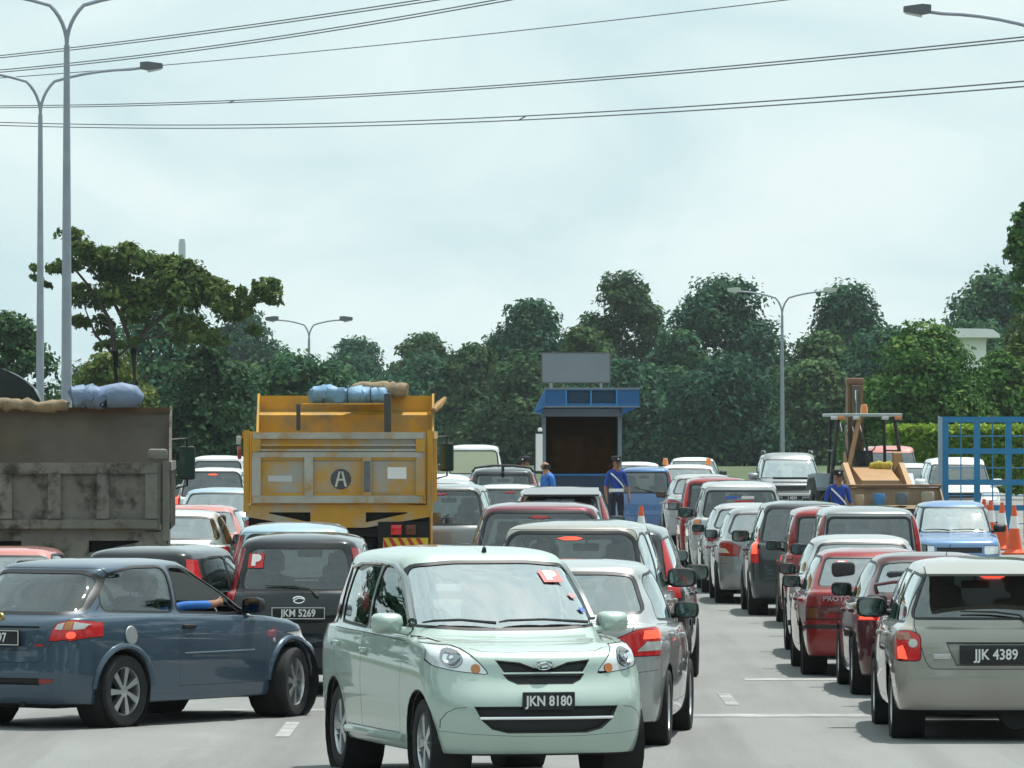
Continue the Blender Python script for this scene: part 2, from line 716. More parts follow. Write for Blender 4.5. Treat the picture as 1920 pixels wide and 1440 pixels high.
def body_levels(p):
    """levels from a compact description of a car (all in metres, front = +Y)"""
    L2 = p['L'] / 2
    W2 = p['W'] / 2
    zc = p.get('zc', 0.20)
    belt = p['belt']                    # (front z, rear z) of the side window sill
    ny, nz = p['nose']                  # bonnet leading edge
    cy, cz = p['cowl']                  # windscreen base (centre)
    hy, hz = p['head']                  # windscreen top
    ty, tz = p['rhead']                 # rear window top
    by, bz = p['rbase']                 # rear window base
    dy, dz = p['tail']                  # upper rear edge of boot or tailgate
    rz = p['roof']
    rw = p.get('rw', W2 - 0.17)         # half width at the roof rail
    bw = p.get('bw', W2 - 0.055)        # half width at the window sill
    cf, cr_ = p.get('cf', 0.32), p.get('cr', 0.24)    # corner radii in plan
    bf, br = p.get('bf', 0.10), p.get('br', 0.07)
    wfr, wrr = p.get('wfr', 0.93), p.get('wrr', 0.94)  # front and rear narrowing
    mz = p.get('midz', 0.58)
    def lev(y0, y1, w_, z, **k):
        d = dict(y=(y0, y1), w=(w_ * wfr, w_, w_ * wrr), z=z, rf=cf, rfy=cf * .95, rr=cr_, rry=cr_ * .9, bf=bf, br=br)
        d.update(k)
        return d
    fb, rb = p.get('fbump', 0.0), p.get('rbump', 0.0)
    lv = [lev(L2 - .16, -L2 + .16, W2 - .12, zc + .035),
          lev(L2 - .06, -L2 + .07, W2 - .05, zc),
          lev(L2 - .02, -L2 + .03, W2 - .022, zc + .08),
          lev(L2 + fb, -L2 - rb, W2 - .008, zc + .24),
          lev(L2 - .015 + fb, -L2 + .01 - rb, W2, mz),
          lev(ny + .045, min(dy - .03, -L2 + .05), W2 - .004,
              [(L2, min(nz - .10, mz + .12)), (cy + .2, belt[0] - .16), (0, (belt[0] + belt[1]) / 2 - .15), (by, belt[1] - .15), (-L2, dz - .12)]),
          lev(ny, dy, W2 - .028, [(L2, nz), (cy, belt[0] - .035), (0, (belt[0] + belt[1]) / 2 - .035), (by, belt[1] - .035), (-L2, dz)],
              bf=bf * 1.2, dome=0.0)]
    # shoulder towards the glasshouse: bonnet centre and boot deck run in to the window bases
    f1 = 0.82
    lv.append(lev(cy + (ny - cy) * (1 - f1), by + (dy - by) * (1 - f1), bw + .012,
                  [(L2, nz + (cz - nz) * f1), (cy, belt[0] - .008), (0, (belt[0] + belt[1]) / 2 - .008), (by, belt[1] - .008), (-L2, dz + (bz - dz) * f1)],
                  rf=cf * .8, rfy=cf * .9, rr=cr_ * .8, rry=cr_ * .8))
    lv.append(lev(cy, by, bw - .008, [(cy + .1, cz), (cy - .35, belt[0] + .008), (0, (belt[0] + belt[1]) / 2 + .008), (by + .3, belt[1] + .008), (by - .1, bz + .005)],
                  rf=p.get('gf', .20), rfy=p.get('gfy', .30), rr=p.get('gr', .15), rry=p.get('gry', .18), bf=p.get('gbf', .14), br=p.get('gbr', .09),
                  w=(bw * p.get('gwf', .93), bw - .008, bw * p.get('gwr', .93))))
    for f in (0.4, 0.78):
        w = bw + (rw - bw) * f + .018
        lv.append(lev(cy + (hy - cy) * f + .01, by + (ty - by) * f - .01, w,
                      [(cy + .2, cz + (hz - cz) * f), (0, (belt[0] + belt[1]) / 2 + ((rz - .07) - (belt[0] + belt[1]) / 2) * f), (by - .2, bz + (tz - bz) * f)],
                      rf=p.get('gf', .20), rfy=p.get('gfy', .30) * (1 - .25 * f), rr=p.get('gr', .15), rry=p.get('gry', .18), bf=p.get('gbf', .14) * (1 - .3 * f), br=p.get('gbr', .09),
                      w=(w * p.get('gwf', .93), w, w * p.get('gwr', .93))))
    zr = [(hy + .02, hz), (hy - .3, rz - .082), (0, rz - .075), (ty + .4, rz - .085), (ty - .02, tz)]
    lv.append(lev(hy, ty, rw, zr, rf=.17, rfy=.20, rr=.14, rry=.14, bf=.09, br=p.get('rbr', .06), w=(rw * .95, rw, rw * .95)))
    lv.append(lev(hy - .07, ty + .05, rw - .055, [(a, z + .036) for a, z in zr], rf=.15, rfy=.2, rr=.13, rry=.13, bf=.08, br=.05, w=((rw - .055) * .95, rw - .055, (rw - .055) * .95)))
    lv.append(lev(hy - .25, ty + .22, rw - .22, [(hy, rz - .022), (0, rz - .008), (ty, rz - .024)], rf=.12, rfy=.15, rr=.12, rry=.13, bf=.04, br=.03))
    lv.append(lev(hy - .5, ty + .45, rw - .42, [(hy, rz - .004), (0, rz), (ty, rz - .004)], rf=.06, rfy=.1, rr=.06, rry=.1, bf=.02, br=.02))
    return lv


def wheel_meshes():
    prof = lambda r, w: [(r * .68, -w * .46), (r * .80, -w * .5), (r * .93, -w * .5), (r * .985, -w * .42), (r, -w * .3), (r, w * .3), (r * .985, w * .42),
                         (r * .93, w * .5), (r * .80, w * .5), (r * .68, w * .46)]
    out = {}
    for key, r, w in (('s', .275, .145), ('m', .30, .175), ('l', .345, .225)):
        out['tyre_' + key] = MB().lathe(prof(r, w), 32, 'X', close=True).mesh('tyre', M_TYRE)
        for style in ('five', 'seven', 'steel'):
            mb = MB()
            ri = r * .70
            mb.lathe([(ri, -w * .44), (ri, w * .40), (ri * .94, w * .42), (ri * .90, w * .30), (ri * .88, -w * .3), (0.0, -w * .32)], 28, 'X', mi=0)
            mb.lathe([(ri * .87, -w * .10), (0, -w * .10)], 20, 'X', mi=1)
            if style == 'steel':
                mb.lathe([(ri * .92, w * .28), (ri * .75, w * .36), (ri * .45, w * .22), (ri * .25, w * .34), (0, w * .36)], 24, 'X', mi=0)
            else:
                n = 5 if style == 'five' else 7
                mb.lathe([(ri * .26, w * .1), (ri * .24, w * .36), (ri * .12, w * .40), (0, w * .40)], 16, 'X', mi=0)
                for k in range(n):
                    t = 2 * math.pi * k / n + .2
                    M = Matrix.Rotation(t, 4, 'X')
                    wa, wb = (ri * .17, ri * .10) if n == 5 else (ri * .14, ri * .07)
                    tw = 0 if n == 5 else ri * .12
                    pl = [(-wb, ri * .2), (wb, ri * .2), (wa + tw, ri * .92), (-wa + tw, ri * .92)]
                    vs = [M @ Vector((w * a, p[0], p[1])) for a, p in ((.38, pl[0]), (.38, pl[1]), (.36, pl[2]), (.36, pl[3]), (.1, pl[0]), (.1, pl[1]), (.1, pl[2]), (.1, pl[3]))]
                    mb.add(vs, [(0, 1, 2, 3), (4, 7, 6, 5), (0, 4, 5, 1), (1, 5, 6, 2), (2, 6, 7, 3), (3, 7, 4, 0)], 0)
            out['rim_%s_%s' % (key, style)] = mb.mesh('rim', [M_STEEL if style == 'steel' else M_RIM, M_UNDER])
    return out


WH = wheel_meshes()


def mirror_mesh(big=1.0):
    """door mirror: shell with an open back and the glass set in it (right side, glass looks to the rear)"""
    mb = MB()
    n = 14
    rings = []
    for j, (s, y) in enumerate([(.86, -.045), (1.0, -.035), (1.0, .0), (.9, .045), (.68, .075), (.3, .092), (.0, .096)]):
        ring = []
        for k in range(n):
            t = 2 * math.pi * k / n
            c, s_ = math.cos(t), math.sin(t)
            e = .55
            x = math.copysign(abs(c) ** e, c) * .105 * s * big
            z = math.copysign(abs(s_) ** e, s_) * .070 * s * big
            ring.append((x + .10 * big, y * big, z + .02))
        rings.append(ring)
    vs = [p for r_ in rings for p in r_]
    fs = []
    for j in range(len(rings) - 1):
        for k in range(n):
            fs.append((j * n + k, j * n + (k + 1) % n, (j + 1) * n + (k + 1) % n, (j + 1) * n + k))
    mb.add(vs, fs, 0, True)
    mb.tube([(-.06, .05, -.035), (.06, .02, -.02)], [.03, .022], 8)
    g = MB()
    g.add([(p[0] * .96 + .004, p[1] + .012, p[2] * .96) for p in rings[0]], [tuple(range(n))], 0)
    g.v = [(x, -.036 * big, z) for x, y, z in g.v]
    return mb.mesh('mirror', [M_BLACK]), g.mesh('mirror_glass', [M_MIRG])


MIRROR = {'n': mirror_mesh(1.0), 'b': mirror_mesh(1.28)}


def seat_mesh():
    mb = MB()
    mb.box(-.24, .24, -.25, .27, .18, .34, bev=.06)
    Mt = Matrix.Translation((0, -.24, .30)) @ Matrix.Rotation(R(14), 4, 'X')
    mb.box(-.23, .23, -.07, .06, 0, .58, M=Mt, bev=.06)
    return mb.mesh('seat', [M_SEAT])


def headrest_mesh():
    mb = MB()
    mb.box(-.13, .13, -.05, .05, 0, .19, bev=.045)
    mb.tube([(-.05, 0, -.08), (-.05, 0, .03)], .008, 6)
    mb.tube([(.05, 0, -.08), (.05, 0, .03)], .008, 6)
    return mb.mesh('headrest', [M_SEAT])


SEAT, HEADREST = seat_mesh(), headrest_mesh()
TYPES = {}


def make_type(key, p):
    """build the meshes of one kind of car once; cars share them"""
    sh = Shell(body_levels(p))
    bvh = sh.bvh
    W2, L2 = p['W'] / 2, p['L'] / 2
    T = dict(p=p, parts=[], bvh=bvh)
    regs = {}                                    # name -> id
    nid = [10]

    def rid(name):
        nid[0] += 1
        return nid[0]
    # underside
    zc = p.get('zc', .20)
    SEAM, TRIM, UND, HOLE = 1, 2, 3, 4
    sh.reg[:sh.n][(sh.FN[:sh.n, 2] < -.75) & (sh.hi[:sh.n, 2] < zc + .17)] = UND
    # wheel arches
    for wy in p['wheels']:
        r = p['arch']
        zc_ = p['wr'] + .01
        for sx in (-1, 1):
            poly = [(wy + r * math.cos(t), zc_ + r * p.get('archk', 1.0) * math.sin(t)) for t in np.linspace(-.25, math.pi + .25, 17)]
            poly = [(wy + r * 1.0, 0.0)] + poly + [(wy - r * 1.0, 0.0)]
            sh.cut(grow(poly, .012), 0, sx, SEAM, .25)
            sh.cut(poly, 0, sx, HOLE, .25)
    # doors (outline seams, then the panel as a part)
    doors = []
    for d in p.get('doors', []):
        for sx in (-1, 1):
            sh.cut(grow(d, .0045), 0, sx, SEAM, .25, only=(0, SEAM))
            i = rid('door'); sh.cut(d, 0, sx, i, .25, only=(0, SEAM))
            doors.append((i, sx, d))
    # side windows
    sidew = []
    for w in p['side']:
        for sx in (-1, 1):
            sh.cut(grow(w, .022), 0, sx, TRIM, .25)
    for w in p['side']:
        for sx in (-1, 1):
            i = rid('w'); sh.cut(w, 0, sx, i, .25); sidew.append(i)
    # windscreen, rear window
    sh.cut(grow(p['ws'], .020), 1, 1, TRIM, .15)
    iw = rid('ws'); sh.cut(p['ws'], 1, 1, iw, .15)
    sh.cut(grow(p['rw_'], p.get('rwtrim', .022)), 1, -1, TRIM, .15)
    ir = rid('rw'); sh.cut(p['rw_'], 1, -1, ir, .15)
    # bonnet and tailgate / boot lid seams
    ibon = itail = None
    if 'bonnet' in p:
        sh.cut(grow(p['bonnet'], .006), 2, 1, SEAM, .2, only=(0,))
        ibon = rid('bonnet'); sh.cut(p['bonnet'], 2, 1, ibon, .2, only=(0, SEAM))
    if 'tailgate' in p:
        sh.cut(grow(p['tailgate'], .006), 1, -1, SEAM, .12, only=(0,))
        itail = rid('tailgate'); sh.cut(p['tailgate'], 1, -1, itail, .12, only=(0, SEAM))
    for (axis, sign, pts, w) in p.get('seams', []):
        for a, b in zip(pts[:-1], pts[1:]):
            sh.cut(strip(a, b, w), axis, sign, SEAM, .2, only=(0,))
    # inserts: (name, axis, sign, polygon, material, offset, mirrored, rim)
    ins = []
    for (nm, axis, sign, poly, mt, off, mir, rim) in p.get('inserts', []):
        for s in ((0, 1) if mir else (0,)):
            q = poly
            sg = sign
            if s:
                if axis == 0: sg = -sign
                else: q = mx(poly)
            if rim:
                sh.cut(grow(q, rim), axis, sg, SEAM, .08)
            i = rid(nm); sh.cut(q, axis, sg, i, .08)
            ins.append((nm, i, mt, off))
    # meshes
    add = T['parts'].append
    under_mats = [None, M_SEAM, M_TRIM, M_UNDER]
    body = region_mesh(sh, {0: 0, SEAM: 1, TRIM: 2, UND: 3}, 'body', [M_BLACK, M_SEAM, M_TRIM, M_UNDER])
    add(('body', body, 'PAINT', None))
    # lining inside the shell
    lin = region_mesh(sh, {0: 0, SEAM: 0, TRIM: 0, **{i: 0 for i, _, _ in doors}, **({itail: 0} if itail else {})}, 'cabin_lining',
                      [p.get('lining', M_INT)], offset=-.035, flip=True)
    add(('cabin_lining', lin, None, None))
    if ibon: add(('bonnet', region_mesh(sh, {ibon: 0}, 'bonnet', [M_BLACK]), 'PAINT', None))
    if itail: add(('tailgate' if p.get('hatch', True) else 'boot_lid', region_mesh(sh, {itail: 0}, 'tailgate', [M_BLACK]), 'PAINT', None))
    for i, sx, d in doors:
        me = region_mesh(sh, {i: 0}, 'door', [M_BLACK])
        if me is None: continue
        hy, hz = p['handles'][p['doors'].index(d)]
        hit = bvh.ray_cast(Vector((sx * 3, hy, hz)), Vector((-sx, 0, 0)))[0]
        mb = MB()
        hx = hit.x if hit else sx * W2
        mb.box(min(hx - sx * .01, hx + sx * .032), max(hx - sx * .01, hx + sx * .032), hy - .085, hy + .085, hz - .018, hz + .02, bev=.012)
        add(('door', me, 'PAINT', [('handle', mb.mesh('handle', [M_BLACK]), 'HANDLE')]))
    for i in sidew:
        me = region_mesh(sh, {i: 0}, 'side_window', [M_GLASS], offset=-.006)
        if me: add(('side_window', me, 'SGLASS', None))
    add(('windscreen', region_mesh(sh, {iw: 0}, 'windscreen', [M_GLASSF], offset=-.005), 'WGLASS', None))
    add(('rear_window', region_mesh(sh, {ir: 0}, 'rear_window', [M_GLASS], offset=-.005), 'RGLASS', None))
    for nm, i, mt, off in ins:
        me = region_mesh(sh, {i: 0}, nm, [mt if not isinstance(mt, str) else M_RED], offset=off, pieces=True)
        for q in (me or []): add((nm, q, mt if isinstance(mt, str) else None, None))
    # wheel wells and floor
    mb = MB()
    for wy in p['wheels']:
        for sx in (-1, 1):
            a0, a1 = sx * (W2 - .30), sx * (W2 - .03)
            mb.lathe([(p['arch'] + .012, a1), (p['arch'] + .012, a0), (0.0, a0)], 20, 'X', (0, wy, p['wr'] + .01))
    mb.box(-W2 + .16, W2 - .16, -L2 + .35, L2 - .35, zc + .045, zc + .12)
    mb.tube([(.32 * W2, -L2 + .05, zc + .005), (.32 * W2, -L2 + .5, zc + .005)], .028, 8)
    mb.box(-W2 * .55, W2 * .55, -L2 + .25, -L2 + .75, zc - .035, zc + .05, bev=.03)
    mb.tube([(-W2 + .2, p['wheels'][1], p['wr'] - .03), (W2 - .2, p['wheels'][1], p['wr'] - .03)], .04, 8)
    add(('chassis', mb.mesh('chassis', [M_UNDER]), None, None))
    # dashboard, parcel shelf, rear bench, steering wheel
    cy, cz = p['cowl']
    belt = sum(p['belt']) / 2
    mb = MB()
    mb.box(-W2 + .14, W2 - .14, cy - .62, cy - .04, cz - .30, cz - .045, bev=.06)
    add(('dashboard', mb.mesh('dashboard', [M_INT]), None, None))
    fy = p.get('seat_y', .05)
    mb = MB()
    mb.box(-W2 + .2, W2 - .2, fy - 1.12, fy - .62, .35, .52, bev=.05)
    Mt = Matrix.Translation((0, fy - 1.10, .48)) @ Matrix.Rotation(R(14), 4, 'X')
    mb.box(-W2 + .2, W2 - .2, -.07, .06, 0, min(.55, belt - .42), M=Mt, bev=.05)
    add(('rear_bench', mb.mesh('rear_bench', [M_SEAT]), None, None))
    if not p.get('hatch', True):
        mb = MB()
        mb.box(-W2 + .18, W2 - .18, p['rbase'][0] + .05, fy - 1.18, belt - .06, belt - .03)
        add(('parcel_shelf', mb.mesh('parcel_shelf', [M_INT]), None, None))
    mb = MB()
    th = np.linspace(0, 2 * math.pi, 19)
    mb.tube([(.36 + .18 * math.cos(t), fy + .52 + .07 * math.sin(t), cz - .10 + .17 * math.sin(t)) for t in th], .014, 6, caps=False)
    mb.tube([(.36, fy + .52, cz - .10), (.36, fy + .75, cz - .2)], .03, 6)
    add(('steering_wheel', mb.mesh('steering_wheel', [M_BLACK]), None, None))
    mb = MB()
    mb.box(-.12, .12, p['head'][0] - .16, p['head'][0] - .12, p['head'][1] - .16, p['head'][1] - .09, bev=.02)
    mb.tube([(0, p['head'][0] - .13, p['head'][1] - .1), (0, p['head'][0] - .05, p['head'][1] - .02)], .01, 6)
    add(('inner_mirror', mb.mesh('inner_mirror', [M_BLACK]), None, None))
    TYPES[key] = T
    return T


def ray(T, axis, sign, a, b):
    bvh = T['bvh']
    o = [0, 0, 0]; d = [0, 0, 0]
    ia, ib = [(1, 2), (0, 2), (0, 1)][axis]
    o[ia], o[ib] = a, b
    o[axis] = sign * 6.0
    d[axis] = -sign
    loc, nor, _, _ = bvh.ray_cast(Vector(o), Vector(d))
    return loc, nor


def slot(o, i, m):
    o.material_slots[i].link = 'OBJECT'
    o.material_slots[i].material = m


def number_plate(root, T, rear, x, z, txt=None, w=.43, h=.12, border=True, two=False):
    loc, nor = ray(T, 1, -1 if rear else 1, x, z)
    y = loc.y if loc else (-T['p']['L'] / 2 if rear else T['p']['L'] / 2)
    s = -1 if rear else 1
    mb = MB()
    y0, y1 = y + s * .004, y + s * .026
    mb.box(x - w / 2, x + w / 2, min(y0, y1), max(y0, y1), z - h / 2, z + h / 2, bev=.006)
    pl = mb.build('number_plate', [M_PLATE], root)
    yy = y + s * .029
    if border:
        b = MB()
        t = .006
        for (a, c, d, e) in ((x - w / 2 + .008, x + w / 2 - .008, z + h / 2 - .014, z + h / 2 - .014 + t), (x - w / 2 + .008, x + w / 2 - .008, z - h / 2 + .008, z - h / 2 + .008 + t),
                             (x - w / 2 + .008, x - w / 2 + .008 + t, z - h / 2 + .014, z + h / 2 - .014), (x + w / 2 - .008 - t, x + w / 2 - .008, z - h / 2 + .014, z + h / 2 - .014)):
            b.box(a, c, min(yy - s * .004, yy), max(yy - s * .004, yy), d, e)
        b.build('plate_border', [M_WHITE], pl)
    if txt:
        me = text_mesh(txt, h * .56, .001, .0022, .86, M_WHITE)
        rot = (R(90), 0, 0) if rear else (R(90), 0, R(180))
        meshobj('plate_lettering', me, pl, (x, yy, z - .002), rot)
    return pl


def p_sticker(root, T, rear, x, z, sz=.15):
    """red square with a white P on the glass, just proud of it"""
    loc, nor = ray(T, 1, -1 if rear else 1, x, z)
    if loc is None: return
    q = nor.to_track_quat('Z', 'Y')
    e = MB()
    e.box(-sz / 2, sz / 2, -sz / 2, sz / 2, 0, .002)
    o = e.build('p_sticker', [M_STICK], root)
    zax = nor.normalized()
    xax = Vector((0, 0, 1)).cross(zax).normalized()
    yax = zax.cross(xax)
    M = Matrix((xax, yax, zax)).transposed().to_4x4()
    M.translation = loc + zax * .004
    o.matrix_local = M
    me = text_mesh('P', sz * .68, .001, .012, 1.1, M_WHITE)
    meshobj('sticker_letter', me, o, (0, 0, .004))
    return o


def wiper(root, T, rear, pts, mat_=None):
    P = []
    for x, z in pts:
        loc, nor = ray(T, 1, -1 if rear else 1, x, z)
        if loc is None: continue
        P.append(loc + nor * .022)
    if len(P) > 1:
        MB().tube(P, [.012] + [.009] * (len(P) - 2) + [.006], 6).build('wiper', [M_BLACK], root)


def surf_bar(T, axis, sign, pts, r, off=.006):
    P = []
    for a, b in pts:
        loc, nor = ray(T, axis, sign, a, b)
        if loc is not None: P.append(loc + nor * off)
    return P


def car(key, name, X, Y, yaw, pnt, label, cat='car', group=None, scale=1.0, lit=False, rim='five', plate_r=None, plate_f=None, tint=False, mirror=True,
        mirror_paint=False, mirror_mats=None, low=False, seats=True, handle=None, high_brake=False, dy=0.0, no_inside=False):
    T = TYPES[key]
    p = T['p']
    root = empty(name, (X, Y, gz(Y) + dy), R(yaw), scale)
    if rng.random() < 2: pass
    tag(root, label, cat, group)
    hand = handle or pnt
    for nm, me, kind, subs in T['parts']:
        if low and nm in ('steering_wheel', 'inner_mirror', 'cabin_lining'): continue
        o = meshobj(nm, me, root)
        if kind == 'PAINT': slot(o, 0, pnt)
        elif kind == 'BUMPER': slot(o, 0, p.get('bumper_mat') or pnt)
        elif kind == 'TAIL': slot(o, 0, M_REDLIT if lit else M_RED)
        elif kind == 'BULB': slot(o, 0, M_REDHOT if lit else M_RED)
        elif kind == 'HIGH': slot(o, 0, M_REDHOT if (lit and high_brake) else M_RED)
        elif kind in ('SGLASS', 'RGLASS') and tint: slot(o, 0, M_GLASSD)
        elif kind == 'RGLASS' and not p.get('hatch', True): slot(o, 0, M_GLASSR)
        for (n2, m2, k2) in (subs or []):
            q = meshobj(n2, m2, o)
            if k2 == 'HANDLE': slot(q, 0, hand)
    # wheels
    sz = p['wsize']
    r0 = {'s': .275, 'm': .30, 'l': .345}[sz]
    for wy in p['wheels']:
        for sx in (-1, 1):
            w = bpy.data.objects.new('wheel', WH['rim_%s_%s' % (sz, rim)])
            link(w, root)
            w.location = (sx * (p['W'] / 2 - p.get('winset', .115)), wy, p['wr'])
            st = p.get('steer', 0) if wy > 0 else 0
            w.rotation_euler = (random.uniform(0, 1.2), 0, R(st) + (0 if sx > 0 else math.pi))
            k = p['wr'] / r0
            w.scale = (k, k, k)
            link(bpy.data.objects.new('tyre', WH['tyre_' + sz]), w)
    if mirror:
        my, mz = p['mirror']
        a, b = MIRROR[p.get('mirsize', 'n')]
        for sx in (-1, 1):
            loc, nor = ray(T, 0, sx, my, mz)
            xx = loc.x if loc else sx * (p['W'] / 2 - .06)
            m = meshobj('mirror', a, root, (xx + sx * .035, my, mz + .02))
            m.scale = (sx, 1, 1)
            if mirror_paint: slot(m, 0, pnt)
            meshobj('mirror_glass', b, m)
    if seats and not no_inside:
        for sx in (-1, 1):
            s = meshobj('seat', SEAT, root, (sx * .34, p.get('seat_y', .05), p.get('zc', .2) + .02 + p.get('seat_z', 0)))
            meshobj('headrest', HEADREST, s, (0, -.385, .90))
        for sx in (-1, 1):
            meshobj('headrest', HEADREST, root, (sx * .34, p.get('seat_y', .05) - 1.22, p.get('zc', .2) + .82 + p.get('seat_z', 0)))
    if plate_r is not None:
        number_plate(root, T, True, p.get('plx', 0), p['plz'], plate_r or None)
    if plate_f is not None:
        number_plate(root, T, False, 0, p['pfz'], plate_f or None)
    return root

# ------------------------------------------------------------------ kinds of car
def circ(x, z, r, n=14, rz=None):
    rz = rz or r
    return [(x + r * math.cos(2 * math.pi * k / n), z + rz * math.sin(2 * math.pi * k / n)) for k in range(n)]


def sym(half):
    """closed front/rear outline from its right half, listed bottom to top"""
    return [(-x, z) for x, z in half] [::-1][::-1] and ([(x, z) for x, z in half] + [(-x, z) for x, z in half[::-1]])


def window(b, t, z0, z1, r=.05):
    return rounded(sym([(b, z0), (t, z1)]), r)


# small five-door hatchback with pillar-high tail lights
make_type('city', dict(
    L=3.575, W=1.475, zc=.225, belt=(.955, .985), nose=(1.64, .845), cowl=(.98, 1.0), head=(.24, 1.44), roof=1.53, rhead=(-1.50, 1.43), rbase=(-1.70, .97),
    tail=(-1.765, .84), rw=.565, bw=.690, cf=.36, cr=.22, bf=.13, br=.06, wfr=.965, wrr=.965, gfy=.34, gf=.22, gbf=.16, gwr=.94,
    wheels=(1.205, -1.185), arch=.325, wr=.288, wsize='s', winset=.125, mirror=(.56, 1.0), mirsize='n', plz=.72, pfz=.585, seat_y=.0, lining=M_INTL,
    side=[rounded([(.66, .985), (-.30, 1.0), (-.27, 1.395), (.02, 1.395), (.24, 1.30)], .05), rounded([(-.37, 1.0), (-1.20, 1.02), (-1.08, 1.36), (-.85, 1.40), (-.34, 1.40)], .05),
          rounded([(-1.27, 1.03), (-1.42, 1.06), (-1.33, 1.28), (-1.19, 1.33)], .03)],
    doors=[[(.78, .93), (.70, .335), (-.335, .335), (-.335, .955)], [(-.35, .955), (-.35, .335), (-.80, .335), (-.88, .55), (-1.16, .70), (-1.25, .965)]],
    handles=[(-.24, .84), (-1.10, .86)],
    ws=rounded([(-.645, 1.04), (-.3, 1.018), (.3, 1.018), (.645, 1.04), (.53, 1.40), (.25, 1.425), (-.25, 1.425), (-.53, 1.40)], .05),
    rw_=rounded(sym([(.50, 1.01), (.515, 1.08), (.445, 1.36), (.40, 1.39)]), .05), rwtrim=.03,
    bonnet=[(.62, 1.04), (.60, 1.22), (.52, 1.40), (.38, 1.535), (.20, 1.575), (-.20, 1.575), (-.38, 1.535), (-.52, 1.40), (-.60, 1.22), (-.62, 1.04), (-.3, 1.11), (.3, 1.11)],
    tailgate=rounded(sym([(.50, .44), (.56, .60), (.60, .95), (.52, 1.43)]), .06),
    seams=[(1, 1, [(-.66, .40), (-.66, .45), (-.63, .50), (-.58, .53), (-.52, .535)], .004), (1, 1, [(.66, .40), (.66, .45), (.63, .50), (.58, .53), (.52, .535)], .004),
           (1, 1, [(-.70, .385), (-.5, .365), (-.2, .35), (.2, .35), (.5, .365), (.70, .385)], .0025)],
    inserts=[('headlight', 1, 1, rounded([(.355, .742), (.56, .765), (.685, .795), (.705, .86), (.69, .93), (.64, .965), (.575, .955), (.50, .905), (.42, .82)], .03, 2), M_REFLECTOR, -.004, True, .005),
             ('indicator', 1, 1, circ(.440, .778, .030, 12), M_AMBER, .004, True, 0),
             ('lamp_bowl', 1, 1, circ(.575, .845, .062, 16), mat('bowl_shade', (.36, .38, .40), .12, .9), .003, True, 0),
             ('upper_grille', 1, 1, [(-.255, .76), (.255, .76), (.30, .825), (.16, .81), (.07, .775), (-.07, .775), (-.16, .81), (-.30, .825)], M_BLACK, -.02, False, .008),
             ('upper_grille', 1, 1, [(-.18, .685), (.18, .685), (.235, .71), (.255, .735), (-.255, .735), (-.235, .71)], M_BLACK, -.02, False, .008),
             ('lower_grille', 1, 1, [(-.435, .475), (.435, .475), (.465, .535), (-.465, .535)], M_BLACK, -.03, False, .006),
             ('lower_grille', 1, 1, [(-.26, .375), (.26, .375), (.36, .40), (.43, .458), (-.43, .458), (-.36, .40)], M_BLACK, -.03, False, .006),
             ('tail_light', 1, -1, [(.62, .80), (.695, .82), (.67, 1.02), (.565, 1.39), (.495, 1.40), (.565, 1.08)], 'TAIL', .006, True, .006),
             ]))

# three-door sports hatchback
make_type('coupe', dict(
    L=3.905, W=1.71, zc=.20, belt=(.90, .955), nose=(1.74, .74), cowl=(.95, .93), head=(.12, 1.335), roof=1.415, rhead=(-1.26, 1.315), rbase=(-1.80, .96),
    tail=(-1.90, .85), rw=.585, bw=.785, cf=.48, cr=.36, bf=.16, br=.10, wfr=.90, wrr=.93, gfy=.34, gf=.22, gbf=.18, gr=.24, gry=.30, gwr=.88,
    wheels=(1.24, -1.20), arch=.345, wr=.305, wsize='m', winset=.105, mirror=(.62, .95), mirsize='n', plz=.77, pfz=.45, seat_y=-.05, steer=15,
    side=[rounded([(.72, .925), (-.40, .965), (-.30, 1.33), (-.06, 1.32), (.30, 1.20)], .05), rounded([(-.47, .967), (-1.33, .99), (-1.30, 1.12), (-1.10, 1.28), (-.80, 1.335), (-.37, 1.335)], .07)],
    doors=[[(.86, .88), (.80, .50), (.74, .33), (-.46, .33), (-.48, .93)]],
    handles=[(-.34, .83)],
    ws=rounded(sym([(.68, .955), (.52, 1.30), (.25, 1.325)]), .05),
    rw_=rounded(sym([(.62, .985), (.63, 1.02), (.52, 1.265), (.42, 1.295)]), .05), rwtrim=.03,
    bonnet=[(.66, 1.0), (.58, 1.45), (.30, 1.70), (-.30, 1.70), (-.58, 1.45), (-.66, 1.0), (-.3, 1.08), (.3, 1.08)],
    tailgate=rounded(sym([(.44, .56), (.50, .60), (.60, .80), (.68, .96), (.54, 1.335)]), .04),
    inserts=[('headlight', 1, 1, [(.42, .62), (.74, .66), (.78, .74), (.66, .77), (.50, .72)], M_REFLECTOR, -.004, True, .006),
             ('plate_recess', 1, -1, [(-.36, .66), (.36, .66), (.44, .86), (-.44, .86)], 'PAINT', -.02, False, .004),
             ('tail_light', 1, -1, [(.545, .745), (.60, .742), (.66, .755), (.70, .742), (.80, .775), (.845, .87), (.80, .895), (.70, .915), (.60, .89), (.57, .85)], 'TAIL', .006, True, .007),
             ('indicator', 1, -1, [(.645, .835), (.70, .835), (.70, .905), (.66, .90)], M_AMBER, .010, True, 0),
             ('reversing_lamp', 1, -1, [(.585, .838), (.64, .835), (.65, .895), (.602, .878)], M_CLEARL, .010, True, 0),
             ('reversing_lamp', 1, -1, [(.705, .835), (.76, .84), (.775, .88), (.705, .90)], M_CLEARL, .010, True, 0),
             ('brake_bulb', 1, -1, circ(.70, .79, .030, 10), 'BULB', .010, True, 0),
             ('lower_vent', 1, -1, [(-.46, .375), (.46, .375), (.46, .425), (-.46, .425)], M_BLACK, -.02, False, .004),
             ('rear_reflector', 1, -1, [(.462, .380), (.56, .390), (.60, .42), (.462, .424)], M_RED, .004, True, .003)]))

